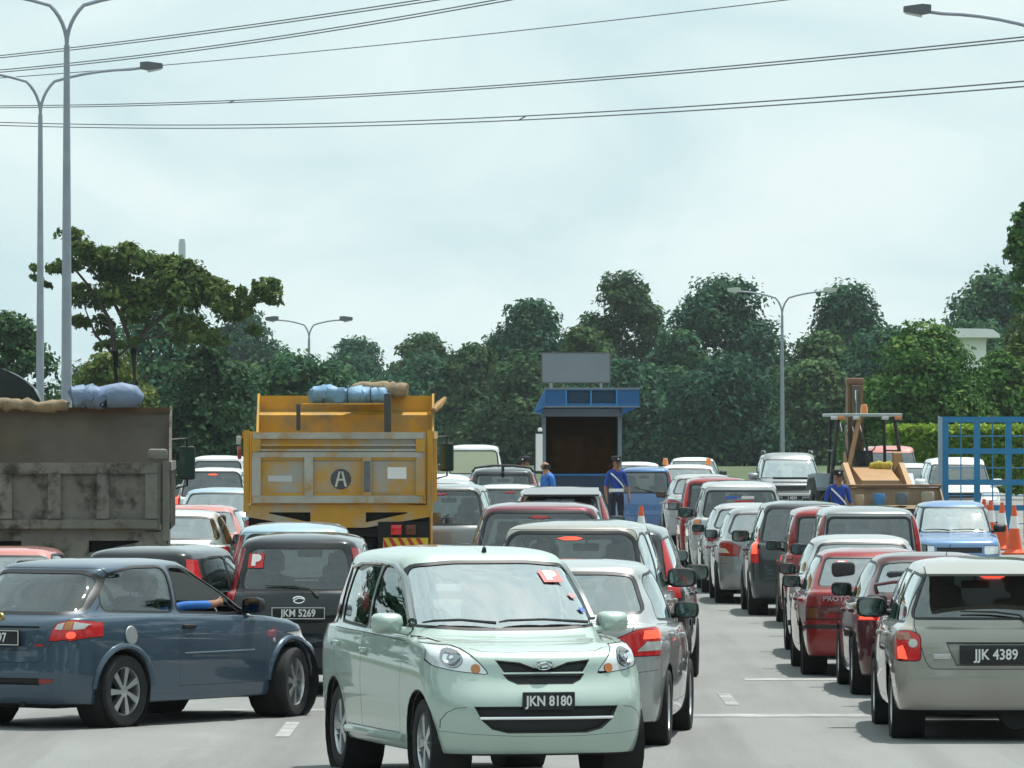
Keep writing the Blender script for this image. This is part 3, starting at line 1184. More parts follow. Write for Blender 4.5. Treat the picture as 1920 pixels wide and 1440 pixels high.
# modern saloon
make_type('saloon', dict(
    L=4.30, W=1.70, zc=.20, belt=(.91, .97), nose=(1.93, .74), cowl=(1.10, .95), head=(.28, 1.36), roof=1.46, rhead=(-1.08, 1.37), rbase=(-1.66, 1.03),
    tail=(-2.08, .98), rw=.585, bw=.775, cf=.44, cr=.34, bf=.15, br=.12, wfr=.91, wrr=.93, gfy=.34, gf=.22, gbf=.16, gr=.18, gry=.26, gwr=.90, hatch=False,
    wheels=(1.29, -1.26), arch=.335, wr=.300, wsize='m', winset=.11, mirror=(.72, .98), plz=.74, pfz=.45, seat_y=.10,
    side=[rounded([(.80, .945), (-.20, .975), (-.17, 1.35), (.10, 1.345), (.40, 1.24)], .05), rounded([(-.27, .978), (-1.12, 1.005), (-1.02, 1.22), (-.86, 1.33), (-.24, 1.355)], .05)],
    doors=[[(.92, .89), (.86, .33), (-.235, .33), (-.235, .935)], [(-.25, .935), (-.25, .33), (-.84, .33), (-.95, .58), (-1.18, .72), (-1.26, .96)]],
    handles=[(-.14, .84), (-1.08, .87)],
    ws=rounded(sym([(.67, .985), (.53, 1.34)]), .05),
    rw_=rounded(sym([(.62, 1.065), (.50, 1.335), (.3, 1.35)]), .05), rwtrim=.025,
    bonnet=[(.68, 1.15), (.58, 1.60), (.30, 1.88), (-.30, 1.88), (-.58, 1.60), (-.68, 1.15), (-.3, 1.24), (.3, 1.24)],
    tailgate=rounded(sym([(.46, .60), (.50, .70), (.60, .985)]), .04),
    seams=[(1, -1, [(-.62, .60), (-.80, .62)], .004), (1, -1, [(.62, .60), (.80, .62)], .004)],
    inserts=[('headlight', 1, 1, [(.46, .62), (.76, .66), (.79, .80), (.62, .80), (.50, .72)], M_REFLECTOR, -.004, True, .006),
             ('upper_grille', 1, 1, sym([(.34, .60), (.40, .70)]), M_BLACK, -.01, False, .006),
             ('lower_grille', 1, 1, sym([(.46, .34), (.52, .45)]), M_BLACK, -.01, False, .006),
             ('tail_light', 1, -1, [(.50, .725), (.80, .735), (.815, .90), (.77, .955), (.62, .935), (.46, .865)], 'TAIL', .006, True, .006),
             ('brake_bulb', 1, -1, [(.66, .86), (.795, .865), (.79, .93), (.67, .925)], 'BULB', .010, True, 0),
             ('reversing_lamp', 1, -1, [(.62, .765), (.785, .772), (.79, .842), (.69, .84)], M_CLEARL, .010, True, 0)]))

# boxy older saloon with black bumper
make_type('boxy', dict(
    L=4.20, W=1.655, zc=.22, belt=(.88, .90), nose=(2.02, .80), cowl=(.90, .90), head=(.30, 1.28), roof=1.37, rhead=(-1.02, 1.29), rbase=(-1.52, .95),
    tail=(-2.04, .93), rw=.59, bw=.765, cf=.20, cr=.16, bf=.06, br=.05, wfr=.95, wrr=.95, gfy=.20, gf=.14, gbf=.10, gr=.12, gry=.16, gwr=.93, hatch=False, midz=.56,
    wheels=(1.20, -1.18), arch=.325, wr=.285, wsize='s', winset=.12, mirror=(.58, .94), plz=.63, pfz=.42, seat_y=.0,
    side=[rounded([(.70, .915), (-.22, .915), (-.20, 1.27), (.28, 1.25)], .04), rounded([(-.29, .915), (-1.10, .92), (-.98, 1.22), (-.88, 1.27), (-.26, 1.275)], .04)],
    doors=[[(.80, .86), (.76, .32), (-.255, .32), (-.255, .885)], [(-.27, .885), (-.27, .32), (-.80, .32), (-.88, .54), (-1.14, .66), (-1.20, .885)]],
    handles=[(-.16, .80), (-1.04, .81)],
    ws=rounded(sym([(.66, .935), (.54, 1.27)]), .05),
    rw_=rounded(sym([(.62, .975), (.52, 1.265)]), .045), rwtrim=.018,
    bonnet=sym([(.66, .98), (.64, 1.96)]),
    tailgate=sym([(.66, .775), (.70, .945)]),
    inserts=[('headlight', 1, 1, rounded([(.44, .60), (.74, .60), (.74, .74), (.44, .74)], .02), M_REFLECTOR, -.004, True, .008),
             ('upper_grille', 1, 1, sym([(.42, .60), (.42, .73)]), M_BLACK, -.01, False, .004),
             ('bumper', 1, 1, sym([(.80, .44), (.80, .50)]), M_BLACK, .03, False, .0),
             ('tail_light', 1, -1, [(.42, .625), (.78, .625), (.78, .755), (.42, .755)], mat('smoked_red_lens', (.10, .012, .012), .2, coat=1.0), .006, True, .006),
             ('indicator', 1, -1, [(.66, .635), (.765, .635), (.765, .745), (.66, .745)], mat('smoked_amber_lens', (.16, .055, .015), .2, coat=1.0), .010, True, 0),
             ('brake_bulb', 1, -1, [(.455, .64), (.58, .64), (.58, .685), (.455, .685)], 'BULB', .010, True, 0),
             ('bumper_strip', 1, -1, sym([(.80, .525), (.80, .565)]), M_BLACK, .012, False, .0)]))

# rounded maroon style saloon with sloping tail
make_type('round', dict(
    L=4.28, W=1.69, zc=.20, belt=(.88, .93), nose=(1.96, .70), cowl=(1.10, .90), head=(.22, 1.30), roof=1.385, rhead=(-.98, 1.31), rbase=(-1.62, .98),
    tail=(-2.06, .94), rw=.57, bw=.765, cf=.46, cr=.40, bf=.16, br=.14, wfr=.90, wrr=.92, gfy=.34, gf=.22, gbf=.18, gr=.20, gry=.28, gwr=.90, hatch=False,
    wheels=(1.28, -1.22), arch=.33, wr=.290, wsize='m', winset=.11, mirror=(.70, .95), plz=.50, pfz=.42, seat_y=.05,
    side=[rounded([(.80, .915), (-.24, .935), (-.22, 1.285), (.05, 1.28), (.36, 1.18)], .05), rounded([(-.30, .938), (-1.14, .955), (-1.04, 1.14), (-.84, 1.27), (-.28, 1.29)], .05)],
    doors=[[(.92, .86), (.86, .33), (-.27, .33), (-.27, .905)], [(-.285, .905), (-.285, .33), (-.84, .33), (-.94, .56), (-1.16, .68), (-1.24, .925)]],
    handles=[(-.18, .80), (-1.08, .82)],
    ws=rounded(sym([(.66, .94), (.51, 1.28)]), .05),
    rw_=rounded(sym([(.60, 1.01), (.48, 1.275), (.3, 1.29)]), .05), rwtrim=.022,
    bonnet=[(.66, 1.15), (.56, 1.60), (.30, 1.90), (-.30, 1.90), (-.56, 1.60), (-.66, 1.15), (-.3, 1.22), (.3, 1.22)],
    tailgate=rounded(sym([(.46, .66), (.62, .945)]), .04),
    inserts=[('headlight', 1, 1, [(.46, .60), (.76, .64), (.78, .73), (.60, .74)], M_REFLECTOR, -.004, True, .006),
             ('tail_light', 1, -1, [(.47, .745), (.77, .74), (.79, .83), (.75, .895), (.60, .875), (.50, .83)], 'TAIL', .006, True, .006),
             ('brake_bulb', 1, -1, [(.62, .755), (.765, .75), (.74, .84)], 'BULB', .010, True, 0)]))

# compact estate car with tall tail window
make_type('estate', dict(
    L=4.20, W=1.68, zc=.25, belt=(.92, .95), nose=(1.90, .76), cowl=(1.08, .95), head=(.36, 1.36), roof=1.475, rhead=(-1.66, 1.37), rbase=(-1.99, .975),
    tail=(-2.045, .88), rw=.60, bw=.775, cf=.40, cr=.20, bf=.13, br=.075, wfr=.92, wrr=.965, gfy=.30, gf=.20, gbf=.15, gr=.16, gry=.16, gwr=.945, rbr=.05, midz=.60,
    wheels=(1.25, -1.22), arch=.325, wr=.290, wsize='s', winset=.105, mirror=(.72, .99), mirsize='b', plz=.725, pfz=.42, seat_y=.12, plx=.02,
    side=[rounded([(.80, .955), (-.16, .965), (-.13, 1.36), (.16, 1.355), (.42, 1.25)], .05), rounded([(-.22, .965), (-1.02, .97), (-.98, 1.36), (-.19, 1.365)], .05),
          rounded([(-1.10, .972), (-1.78, .985), (-1.60, 1.34), (-1.06, 1.36)], .05)],
    doors=[[(.92, .90), (.86, .34), (-.185, .34), (-.185, .925)], [(-.20, .925), (-.20, .34), (-.80, .34), (-.90, .56), (-1.04, .70), (-1.06, .93)]],
    handles=[(-.09, .84), (-.96, .85)],
    ws=rounded(sym([(.66, .985), (.54, 1.345)]), .05),
    rw_=rounded(sym([(.655, 1.015), (.655, 1.06), (.54, 1.355), (.50, 1.375)]), .04), rwtrim=.022,
    bonnet=[(.66, 1.15), (.58, 1.60), (.32, 1.85), (-.32, 1.85), (-.58, 1.60), (-.66, 1.15), (-.3, 1.22), (.3, 1.22)],
    tailgate=rounded(sym([(.46, .60), (.53, .60), (.57, .66), (.66, .95), (.58, 1.40)]), .03),
    inserts=[('headlight', 1, 1, [(.46, .62), (.76, .66), (.78, .80), (.56, .78)], M_REFLECTOR, -.004, True, .006),
             ('upper_grille', 1, 1, sym([(.36, .64), (.40, .74)]), M_BLACK, -.01, False, .006),
             ('plate_recess', 1, -1, sym([(.325, .63), (.40, .81)]), 'PAINT', -.03, False, .005),
             ('tail_light', 1, -1, rounded([(.615, .665), (.81, .665), (.815, .76), (.80, .90), (.69, .905), (.615, .87)], .035, 3), 'TAIL', .006, True, .008),
             ('amber_lens', 1, -1, [(.68, .83), (.795, .835), (.79, .885), (.70, .89)], mat('pale_amber', (.42, .18, .12), .2, coat=1), .010, True, 0),
             ('reversing_lamp', 1, -1, circ(.672, .805, .036, 12), M_CLEARL, .012, True, 0),
             ('brake_bulb', 1, -1, [(.715, .675), (.785, .68), (.79, .77), (.75, .79), (.73, .74)], 'BULB', .011, True, 0),
             ('high_brake_lamp', 1, -1, [(-.11, 1.345), (-.06, 1.325), (.06, 1.325), (.11, 1.345), (.05, 1.365), (-.05, 1.365)], 'HIGH', .004, False, 0)]))

# people carrier with upright tail
make_type('mpv', dict(
    L=4.15, W=1.66, zc=.24, belt=(1.0, 1.06), nose=(1.88, .88), cowl=(1.18, 1.05), head=(.46, 1.53), roof=1.665, rhead=(-1.70, 1.58), rbase=(-1.97, 1.06),
    tail=(-2.02, .95), rw=.59, bw=.765, cf=.40, cr=.22, bf=.13, br=.08, wfr=.92, wrr=.955, gfy=.32, gf=.2, gbf=.15, gr=.18, gry=.18, gwr=.93, midz=.66,
    wheels=(1.32, -1.30), arch=.345, wr=.308, wsize='m', winset=.105, mirror=(.82, 1.08), mirsize='b', plz=.80, pfz=.48, seat_y=.2, seat_z=.1,
    side=[rounded([(.90, 1.035), (-.06, 1.06), (-.03, 1.53), (.26, 1.52), (.52, 1.40)], .05), rounded([(-.12, 1.06), (-.98, 1.075), (-.96, 1.54), (-.09, 1.54)], .05),
          rounded([(-1.05, 1.075), (-1.74, 1.10), (-1.62, 1.48), (-1.40, 1.54), (-1.02, 1.545)], .06)],
    doors=[[(1.02, .98), (.94, .38), (-.085, .38), (-.085, 1.02)], [(-.10, 1.02), (-.10, .38), (-.84, .38), (-.96, .62), (-1.0, .78), (-1.01, 1.04)]],
    handles=[(.0, .93), (-.90, .95)],
    ws=rounded(sym([(.66, 1.085), (.53, 1.50)]), .05),
    rw_=rounded(sym([(.62, 1.085), (.625, 1.12), (.545, 1.50), (.47, 1.555)]), .06), rwtrim=.03,
    bonnet=[(.66, 1.25), (.58, 1.60), (.32, 1.84), (-.32, 1.84), (-.58, 1.60), (-.66, 1.25), (-.3, 1.32), (.3, 1.32)],
    tailgate=rounded(sym([(.50, .52), (.60, .56), (.66, 1.05), (.56, 1.59)]), .05),
    inserts=[('headlight', 1, 1, [(.44, .72), (.76, .76), (.78, .92), (.54, .90)], M_REFLECTOR, -.004, True, .006),
             ('upper_grille', 1, 1, sym([(.34, .70), (.40, .84)]), M_BLACK, -.01, False, .006),
             ('lower_grille', 1, 1, sym([(.46, .38), (.52, .50)]), M_BLACK, -.01, False, .006),
             ('tail_light', 1, -1, [(.685, .76), (.79, .78), (.79, .98), (.755, 1.16), (.665, 1.26), (.675, 1.0)], 'TAIL', .008, True, .006),
             ('brake_bulb', 1, -1, [(.70, .90), (.775, .90), (.76, 1.08), (.69, 1.16)], 'BULB', .012, True, 0),
             ('high_brake_lamp', 1, -1, [(-.12, 1.515), (-.05, 1.50), (.05, 1.50), (.12, 1.515), (.05, 1.532), (-.05, 1.532)], 'HIGH', .004, False, 0)]))

# tall narrow box-shaped mini car
make_type('tallbox', dict(
    L=3.40, W=1.42, zc=.21, belt=(.97, .985), nose=(1.56, .86), cowl=(1.02, 1.01), head=(.50, 1.49), roof=1.62, rhead=(-1.50, 1.52), rbase=(-1.63, .99),
    tail=(-1.66, .86), rw=.555, bw=.665, cf=.28, cr=.14, bf=.08, br=.04, wfr=.94, wrr=.97, gfy=.26, gf=.18, gbf=.12, gr=.13, gry=.13, gwr=.965, midz=.62,
    wheels=(1.15, -1.15), arch=.31, wr=.270, wsize='s', winset=.10, mirror=(.68, 1.03), plz=.60, pfz=.50, seat_y=.1, seat_z=.08,
    side=[rounded([(.78, 1.0), (-.16, 1.0), (-.14, 1.48), (.28, 1.475), (.48, 1.40)], .05), rounded([(-.23, 1.0), (-.98, 1.0), (-.96, 1.49), (-.21, 1.49)], .05),
          rounded([(-1.05, 1.0), (-1.45, 1.01), (-1.38, 1.48), (-1.02, 1.49)], .05)],
    doors=[[(.88, .94), (.80, .34), (-.185, .34), (-.185, .965)], [(-.20, .965), (-.20, .34), (-.76, .34), (-.84, .54), (-1.0, .66), (-1.01, .965)]],
    handles=[(-.1, .86), (-.92, .86)],
    ws=rounded(sym([(.585, 1.04), (.50, 1.475)]), .05),
    rw_=rounded(sym([(.515, 1.03), (.475, 1.47)]), .05), rwtrim=.03,
    bonnet=sym([(.58, 1.06), (.50, 1.45), (.35, 1.53)]),
    tailgate=rounded(sym([(.48, .50), (.535, .98), (.495, 1.52)]), .04),
    inserts=[('headlight', 1, 1, circ(.47, .76, .10), M_REFLECTOR, -.004, True, .008),
             ('upper_grille', 1, 1, sym([(.30, .70), (.30, .80)]), M_BLACK, -.01, False, .006),
             ('tail_light', 1, -1, [(.585, .92), (.675, .92), (.655, 1.10), (.575, 1.50), (.515, 1.50), (.565, 1.10)], 'TAIL', .008, True, .005)]))

# tall off-road wagon
make_type('suv', dict(
    L=4.55, W=1.80, zc=.32, belt=(1.12, 1.15), nose=(2.12, 1.02), cowl=(1.10, 1.15), head=(.58, 1.63), roof=1.79, rhead=(-1.98, 1.67), rbase=(-2.17, 1.16),
    tail=(-2.21, 1.05), rw=.63, bw=.80, cf=.26, cr=.18, bf=.08, br=.05, wfr=.955, wrr=.965, gfy=.26, gf=.18, gbf=.12, gr=.16, gry=.16, gwr=.95, midz=.78,
    wheels=(1.38, -1.32), arch=.40, wr=.352, wsize='l', winset=.13, mirror=(.82, 1.17), mirsize='b', plz=.66, pfz=.60, seat_y=.2, seat_z=.18,
    side=[rounded([(.90, 1.145), (-.08, 1.15), (-.05, 1.64), (.36, 1.635), (.56, 1.56)], .05), rounded([(-.15, 1.15), (-1.0, 1.155), (-.98, 1.645), (-.12, 1.645)], .05),
          rounded([(-1.08, 1.155), (-1.95, 1.165), (-1.86, 1.63), (-1.05, 1.645)], .06)],
    doors=[[(1.0, 1.09), (.94, .46), (-.11, .46), (-.11, 1.115)], [(-.125, 1.115), (-.125, .46), (-.86, .46), (-.96, .74), (-1.03, .9), (-1.04, 1.12)]],
    handles=[(-.02, 1.0), (-.93, 1.01)],
    ws=rounded(sym([(.69, 1.185), (.58, 1.61)]), .05),
    rw_=rounded(sym([(.65, 1.18), (.57, 1.60)]), .06), rwtrim=.03,
    bonnet=sym([(.70, 1.18), (.62, 2.0), (.4, 2.06)]),
    tailgate=rounded(sym([(.66, .66), (.70, 1.16), (.60, 1.67)]), .05),
    inserts=[('headlight', 1, 1, rounded([(.46, .82), (.80, .82), (.80, 1.0), (.46, 1.0)], .04), M_REFLECTOR, -.004, True, .008),
             ('upper_grille', 1, 1, sym([(.40, .82), (.42, .98)]), M_BLACK, -.012, False, .006),
             ('lower_grille', 1, 1, sym([(.60, .50), (.62, .68)]), M_BLACK, -.012, False, .006),
             ('tail_light', 1, -1, [(.70, .86), (.83, .86), (.82, 1.12), (.71, 1.12)], mat('red_white_lens', (.42, .10, .08), .2, coat=1.0), .008, True, .005),
             ('indicator', 1, -1, [(.715, 1.03), (.82, 1.03), (.815, 1.10), (.72, 1.10)], M_AMBER, .012, True, 0),
             ('bumper', 1, -1, sym([(.84, .44), (.84, .60)]), M_CLEARL, .02, False, .004)]))

# soft-roader with pillar-high tail lights and roof spoiler
make_type('soft', dict(
    L=4.40, W=1.76, zc=.28, belt=(1.06, 1.10), nose=(2.02, .96), cowl=(1.10, 1.09), head=(.50, 1.56), roof=1.71, rhead=(-1.86, 1.60), rbase=(-2.08, 1.10),
    tail=(-2.14, .98), rw=.60, bw=.785, cf=.34, cr=.22, bf=.10, br=.07, wfr=.94, wrr=.955, gfy=.28, gf=.18, gbf=.12, gr=.16, gry=.18, gwr=.94, midz=.72,
    wheels=(1.34, -1.30), arch=.375, wr=.330, wsize='l', winset=.12, mirror=(.80, 1.12), mirsize='b', plz=.80, pfz=.52, seat_y=.2, seat_z=.14,
    side=[rounded([(.90, 1.09), (-.08, 1.10), (-.05, 1.57), (.32, 1.565), (.54, 1.48)], .05), rounded([(-.15, 1.10), (-1.0, 1.11), (-.98, 1.575), (-.12, 1.575)], .05),
          rounded([(-1.08, 1.11), (-1.86, 1.13), (-1.74, 1.55), (-1.05, 1.575)], .06)],
    doors=[[(1.0, 1.03), (.94, .42), (-.11, .42), (-.11, 1.065)], [(-.125, 1.065), (-.125, .42), (-.86, .42), (-.96, .70), (-1.03, .86), (-1.04, 1.075)]],
    handles=[(-.02, .96), (-.93, .97)],
    ws=rounded(sym([(.67, 1.125), (.55, 1.54)]), .05),
    rw_=rounded(sym([(.56, 1.13), (.50, 1.54)]), .05), rwtrim=.03,
    bonnet=sym([(.68, 1.18), (.60, 1.9), (.4, 1.97)]),
    tailgate=rounded(sym([(.60, .60), (.64, 1.10), (.54, 1.60)]), .05),
    inserts=[('headlight', 1, 1, rounded([(.44, .76), (.78, .78), (.78, .94), (.48, .92)], .04), M_REFLECTOR, -.004, True, .008),
             ('upper_grille', 1, 1, sym([(.38, .76), (.40, .90)]), M_BLACK, -.012, False, .006),
             ('lower_grille', 1, 1, sym([(.56, .42), (.60, .58)]), M_BLACK, -.012, False, .006),
             ('tail_light', 1, -1, [(.665, .95), (.79, .95), (.765, 1.12), (.655, 1.55), (.57, 1.55), (.64, 1.12)], 'TAIL', .008, True, .006)]))

# panel van
make_type('van', dict(
    L=4.60, W=1.70, zc=.26, belt=(1.20, 1.22), nose=(2.24, 1.06), cowl=(1.98, 1.18), head=(1.52, 1.80), roof=1.98, rhead=(-2.10, 1.86), rbase=(-2.22, 1.20),
    tail=(-2.24, 1.0), rw=.66, bw=.80, cf=.26, cr=.16, bf=.10, br=.04, wfr=.95, wrr=.97, gfy=.24, gf=.18, gbf=.10, gr=.16, gry=.16, gwr=.96, midz=.80,
    wheels=(1.55, -1.25), arch=.36, wr=.315, wsize='m', winset=.12, mirror=(1.68, 1.30), mirsize='b', plz=.62, pfz=.50, seat_y=1.15, seat_z=.35,
    side=[rounded([(1.76, 1.24), (.92, 1.24), (.92, 1.78), (1.46, 1.78)], .06), rounded([(.82, 1.24), (-.50, 1.24), (-.50, 1.79), (.82, 1.79)], .06),
          rounded([(-.60, 1.24), (-2.0, 1.24), (-1.95, 1.79), (-.60, 1.79)], .06)],
    doors=[[(1.86, 1.15), (1.98, .75), (1.96, .66), (.88, .40), (.88, 1.18)]],
    handles=[(.98, 1.05)],
    ws=rounded(sym([(.68, 1.22), (.60, 1.76)]), .07),
    rw_=rounded(sym([(.66, 1.22), (.60, 1.80)]), .10), rwtrim=.03,
    tailgate=rounded(sym([(.66, .56), (.70, 1.2), (.62, 1.87)]), .05),
    inserts=[('headlight', 1, 1, rounded([(.48, .76), (.76, .76), (.76, .94), (.48, .94)], .04), M_REFLECTOR, -.004, True, .008),
             ('upper_grille', 1, 1, sym([(.42, .78), (.42, .90)]), M_BLACK, -.012, False, .006),
             ('tail_light', 1, -1, [(.70, .82), (.80, .82), (.79, 1.14), (.71, 1.14)], 'TAIL', .008, True, .005)]))

# small older hatchback
make_type('mini', dict(
    L=3.36, W=1.41, zc=.20, belt=(.86, .88), nose=(1.58, .74), cowl=(.86, .88), head=(.30, 1.30), roof=1.40, rhead=(-1.34, 1.30), rbase=(-1.56, .88),
    tail=(-1.62, .78), rw=.53, bw=.655, cf=.22, cr=.16, bf=.09, br=.05, wfr=.95, wrr=.96, gfy=.22, gf=.15, gbf=.11, gr=.13, gry=.14, gwr=.94, midz=.52,
    wheels=(1.10, -1.10), arch=.295, wr=.255, wsize='s', winset=.10, mirror=(.54, .92), plz=.62, pfz=.42, seat_y=.0,
    side=[rounded([(.66, .89), (-.20, .89), (-.18, 1.29), (.26, 1.28)], .04), rounded([(-.26, .89), (-.90, .90), (-.88, 1.29), (-.23, 1.295)], .04),
          rounded([(-.96, .90), (-1.36, .91), (-1.26, 1.27), (-.94, 1.29)], .04)],
    doors=[[(.76, .83), (.70, .32), (-.215, .32), (-.215, .855)], [(-.23, .855), (-.23, .32), (-.72, .32), (-.80, .5), (-.9, .6), (-.92, .855)]],
    handles=[(-.13, .77), (-.84, .77)],
    ws=rounded(sym([(.565, .905), (.475, 1.285)]), .05),
    rw_=rounded(sym([(.52, .90), (.455, 1.28)]), .05), rwtrim=.02,
    bonnet=sym([(.57, .93), (.53, 1.48)]),
    tailgate=rounded(sym([(.48, .50), (.55, .88), (.47, 1.30)]), .04),
    inserts=[('headlight', 1, 1, rounded([(.40, .55), (.64, .56), (.64, .69), (.40, .69)], .03), M_REFLECTOR, -.004, True, .006),
             ('upper_grille', 1, 1, sym([(.36, .58), (.36, .66)]), M_BLACK, -.01, False, .004),
             ('lower_grille', 1, 1, sym([(.44, .30), (.44, .38)]), M_BLACK, -.01, False, .004),
             ('indicator', 1, 1, rounded([(.46, .40), (.60, .41), (.60, .46), (.46, .45)], .01), M_AMBER, .003, True, .003),
             ('tail_light', 1, -1, rounded([(.52, .62), (.64, .62), (.64, .84), (.54, .84)], .02), 'TAIL', .006, True, .005)]))

# ------------------------------------------------------------------ ground
def gz2(y):
    return gz(min(y, 300))


def sheet(name, x0, x1, ys, dz, m, nx=1):
    vs, fs = [], []
    for y in ys:
        for i in range(nx + 1):
            vs.append((x0 + (x1 - x0) * i / nx, y, gz2(y) + dz))
    for j in range(len(ys) - 1):
        for i in range(nx):
            a = j * (nx + 1) + i
            fs.append((a, a + 1, a + nx + 2, a + nx + 1))
    me = bpy.data.meshes.new(name)
    me.from_pydata(vs, [], fs)
    me.materials.append(m)
    return meshobj(name, me)


def road_mat():
    m = bpy.data.materials.new('pale_concrete_road')
    nt, b = nodes_of(m)
    N, Lk = nt.nodes, nt.links
    t = N.new('ShaderNodeTexCoord')
    base = None

    def noise(sc, det, rough=.6, vec=None, scale=None):
        n = N.new('ShaderNodeTexNoise')
        n.inputs['Scale'].default_value = sc
        n.inputs['Detail'].default_value = det
        n.inputs['Roughness'].default_value = rough
        if scale:
            mp_ = N.new('ShaderNodeMapping'); mp_.inputs['Scale'].default_value = scale
            Lk.new(t.outputs['Object'], mp_.inputs['Vector']); Lk.new(mp_.outputs[0], n.inputs['Vector'])
        else:
            Lk.new(t.outputs['Object'], n.inputs['Vector'])
        return n

    def mixc(a, bcol, fac, lo, hi, amt=1.0):
        mr = N.new('ShaderNodeMapRange')
        mr.inputs['From Min'].default_value = lo; mr.inputs['From Max'].default_value = hi
        mr.inputs['To Max'].default_value = amt
        Lk.new(fac, mr.inputs['Value'])
        x = N.new('ShaderNodeMix'); x.data_type = 'RGBA'
        Lk.new(mr.outputs[0], x.inputs['Factor'])
        if a is None: x.inputs['A'].default_value = (.205, .213, .206, 1)
        else: Lk.new(a, x.inputs['A'])
        x.inputs['B'].default_value = (*bcol, 1)
        return x.outputs['Result']
    c = mixc(None, (.165, .171, .165), noise(.5, 5, scale=(1, .25, 1)).outputs['Fac'], .4, .65)
    c = mixc(c, (.30, .305, .29), noise(48, 3).outputs['Fac'], .5, .70, .8)
    c = mixc(c, (.12, .122, .118), noise(30, 2).outputs['Fac'], .60, .72, .5)
    c = mixc(c, (.112, .114, .110), noise(1.1, 6, .7, scale=(1.0, .22, 1)).outputs['Fac'], .58, .78, .55)
    c = mixc(c, (.27, .28, .268), noise(.9, 6, .6, scale=(.7, .3, 1)).outputs['Fac'], .60, .72, .6)
    c = mixc(c, (.09, .09, .09), noise(2.3, 6, .75).outputs['Fac'], .70, .78, .5)
    c = mixc(c, (.115, .117, .113), noise(1.0, 4, .55, scale=(1.3, .035, 1)).outputs['Fac'], .50, .68, .55)
    c = mixc(c, (.07, .07, .07), noise(5.0, 5, .7, scale=(1, .5, 1)).outputs['Fac'], .74, .78, .6)
    Lk.new(c, b.inputs['Base Color'])
    b.inputs['Roughness'].default_value = .85
    nb = noise(120, 2)
    bp = N.new('ShaderNodeBump'); bp.inputs['Strength'].default_value = .35; bp.inputs['Distance'].default_value = .01
    Lk.new(nb.outputs['Fac'], bp.inputs['Height']); Lk.new(bp.outputs[0], b.inputs['Normal'])
    return m


M_ROADLINE = mat('worn_road_paint', (.40, .41, .395), .75, dirt=(.215, .22, .212), dscale=2.2, dlo=.36, dhi=.60)
M_GRASS = mat('verge_grass', (.045, .080, .024), .95, vary=.4, vscale=.4, dirt=(.13, .11, .05), dscale=.15)
M_KERB = mat('kerb_concrete', (.34, .34, .32), .8, vary=.15, vscale=3)
tag(sheet('ground', -900, 900, [5, 75, 150, 300, 700, 1300], -.030, M_GRASS), 'grassy ground running back behind the trees', kind='structure')
tag(sheet('road', -24, 20, [8, 75, 150, 260], 0.0, road_mat(), 4), 'pale concrete road under the traffic', kind='structure')


def line(x0, x1, y0, y1):
    ys = [y0] + ([75.0] if y0 < 75 < y1 else []) + [y1]
    return sheet('lane_marking', x0, x1, ys, .004, M_ROADLINE)


ROADMARKS = []
for X, y in ((-1.88, 38.2), (2.02, 56.6), (5.95, 76.0)):
    while y < 118:
        ROADMARKS.append((X - .06, X + .06, y, y + 2.6)); y += 12.4
for q in ((2.35, 3.35, 62.3, 62.9), (1.5, 3.4, 54.2, 54.75), (-2.6, -1.3, 55.4, 55.8)):
    ROADMARKS.append(q)
for q in ROADMARKS:
    o = line(*q)
    tag(o, 'worn white painted marking on the pale road', kind='structure')

# ------------------------------------------------------------------ trees
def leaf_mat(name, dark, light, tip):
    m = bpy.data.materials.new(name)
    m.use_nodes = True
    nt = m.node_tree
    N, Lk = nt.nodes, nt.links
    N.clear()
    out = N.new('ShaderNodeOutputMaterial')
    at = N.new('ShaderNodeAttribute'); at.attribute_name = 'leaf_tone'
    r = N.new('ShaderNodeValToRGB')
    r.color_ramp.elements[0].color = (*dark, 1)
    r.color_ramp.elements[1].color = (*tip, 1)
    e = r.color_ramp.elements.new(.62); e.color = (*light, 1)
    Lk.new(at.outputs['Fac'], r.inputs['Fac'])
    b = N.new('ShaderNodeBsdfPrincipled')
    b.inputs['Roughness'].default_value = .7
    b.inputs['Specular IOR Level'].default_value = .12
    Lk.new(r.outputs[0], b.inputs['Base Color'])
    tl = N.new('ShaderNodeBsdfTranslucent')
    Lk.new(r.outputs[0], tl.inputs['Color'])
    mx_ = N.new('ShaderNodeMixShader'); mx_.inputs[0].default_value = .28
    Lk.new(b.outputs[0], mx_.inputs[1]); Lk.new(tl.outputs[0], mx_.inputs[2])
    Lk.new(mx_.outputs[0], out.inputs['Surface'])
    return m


M_LEAF_FAR = leaf_mat('far_tree_leaves', (.012, .058, .036), (.030, .105, .055), (.085, .17, .065))
M_LEAF_LEFT = leaf_mat('left_tree_leaves', (.040, .080, .018), (.090, .150, .030), (.20, .22, .05))
M_LEAF_FAR2 = leaf_mat('far_tree_leaves_olive', (.020, .060, .028), (.048, .112, .042), (.11, .18, .06))
M_LEAF_BRIGHT = leaf_mat('bright_tree_leaves', (.030, .095, .022), (.075, .175, .035), (.20, .29, .06))
M_HEDGE = leaf_mat('hedge_leaves', (.08, .17, .02), (.17, .30, .03), (.34, .42, .06))
M_BARK = mat('tree_bark', (.055, .045, .035), .95, vary=.4, vscale=3, bump=.5, bscale=12)


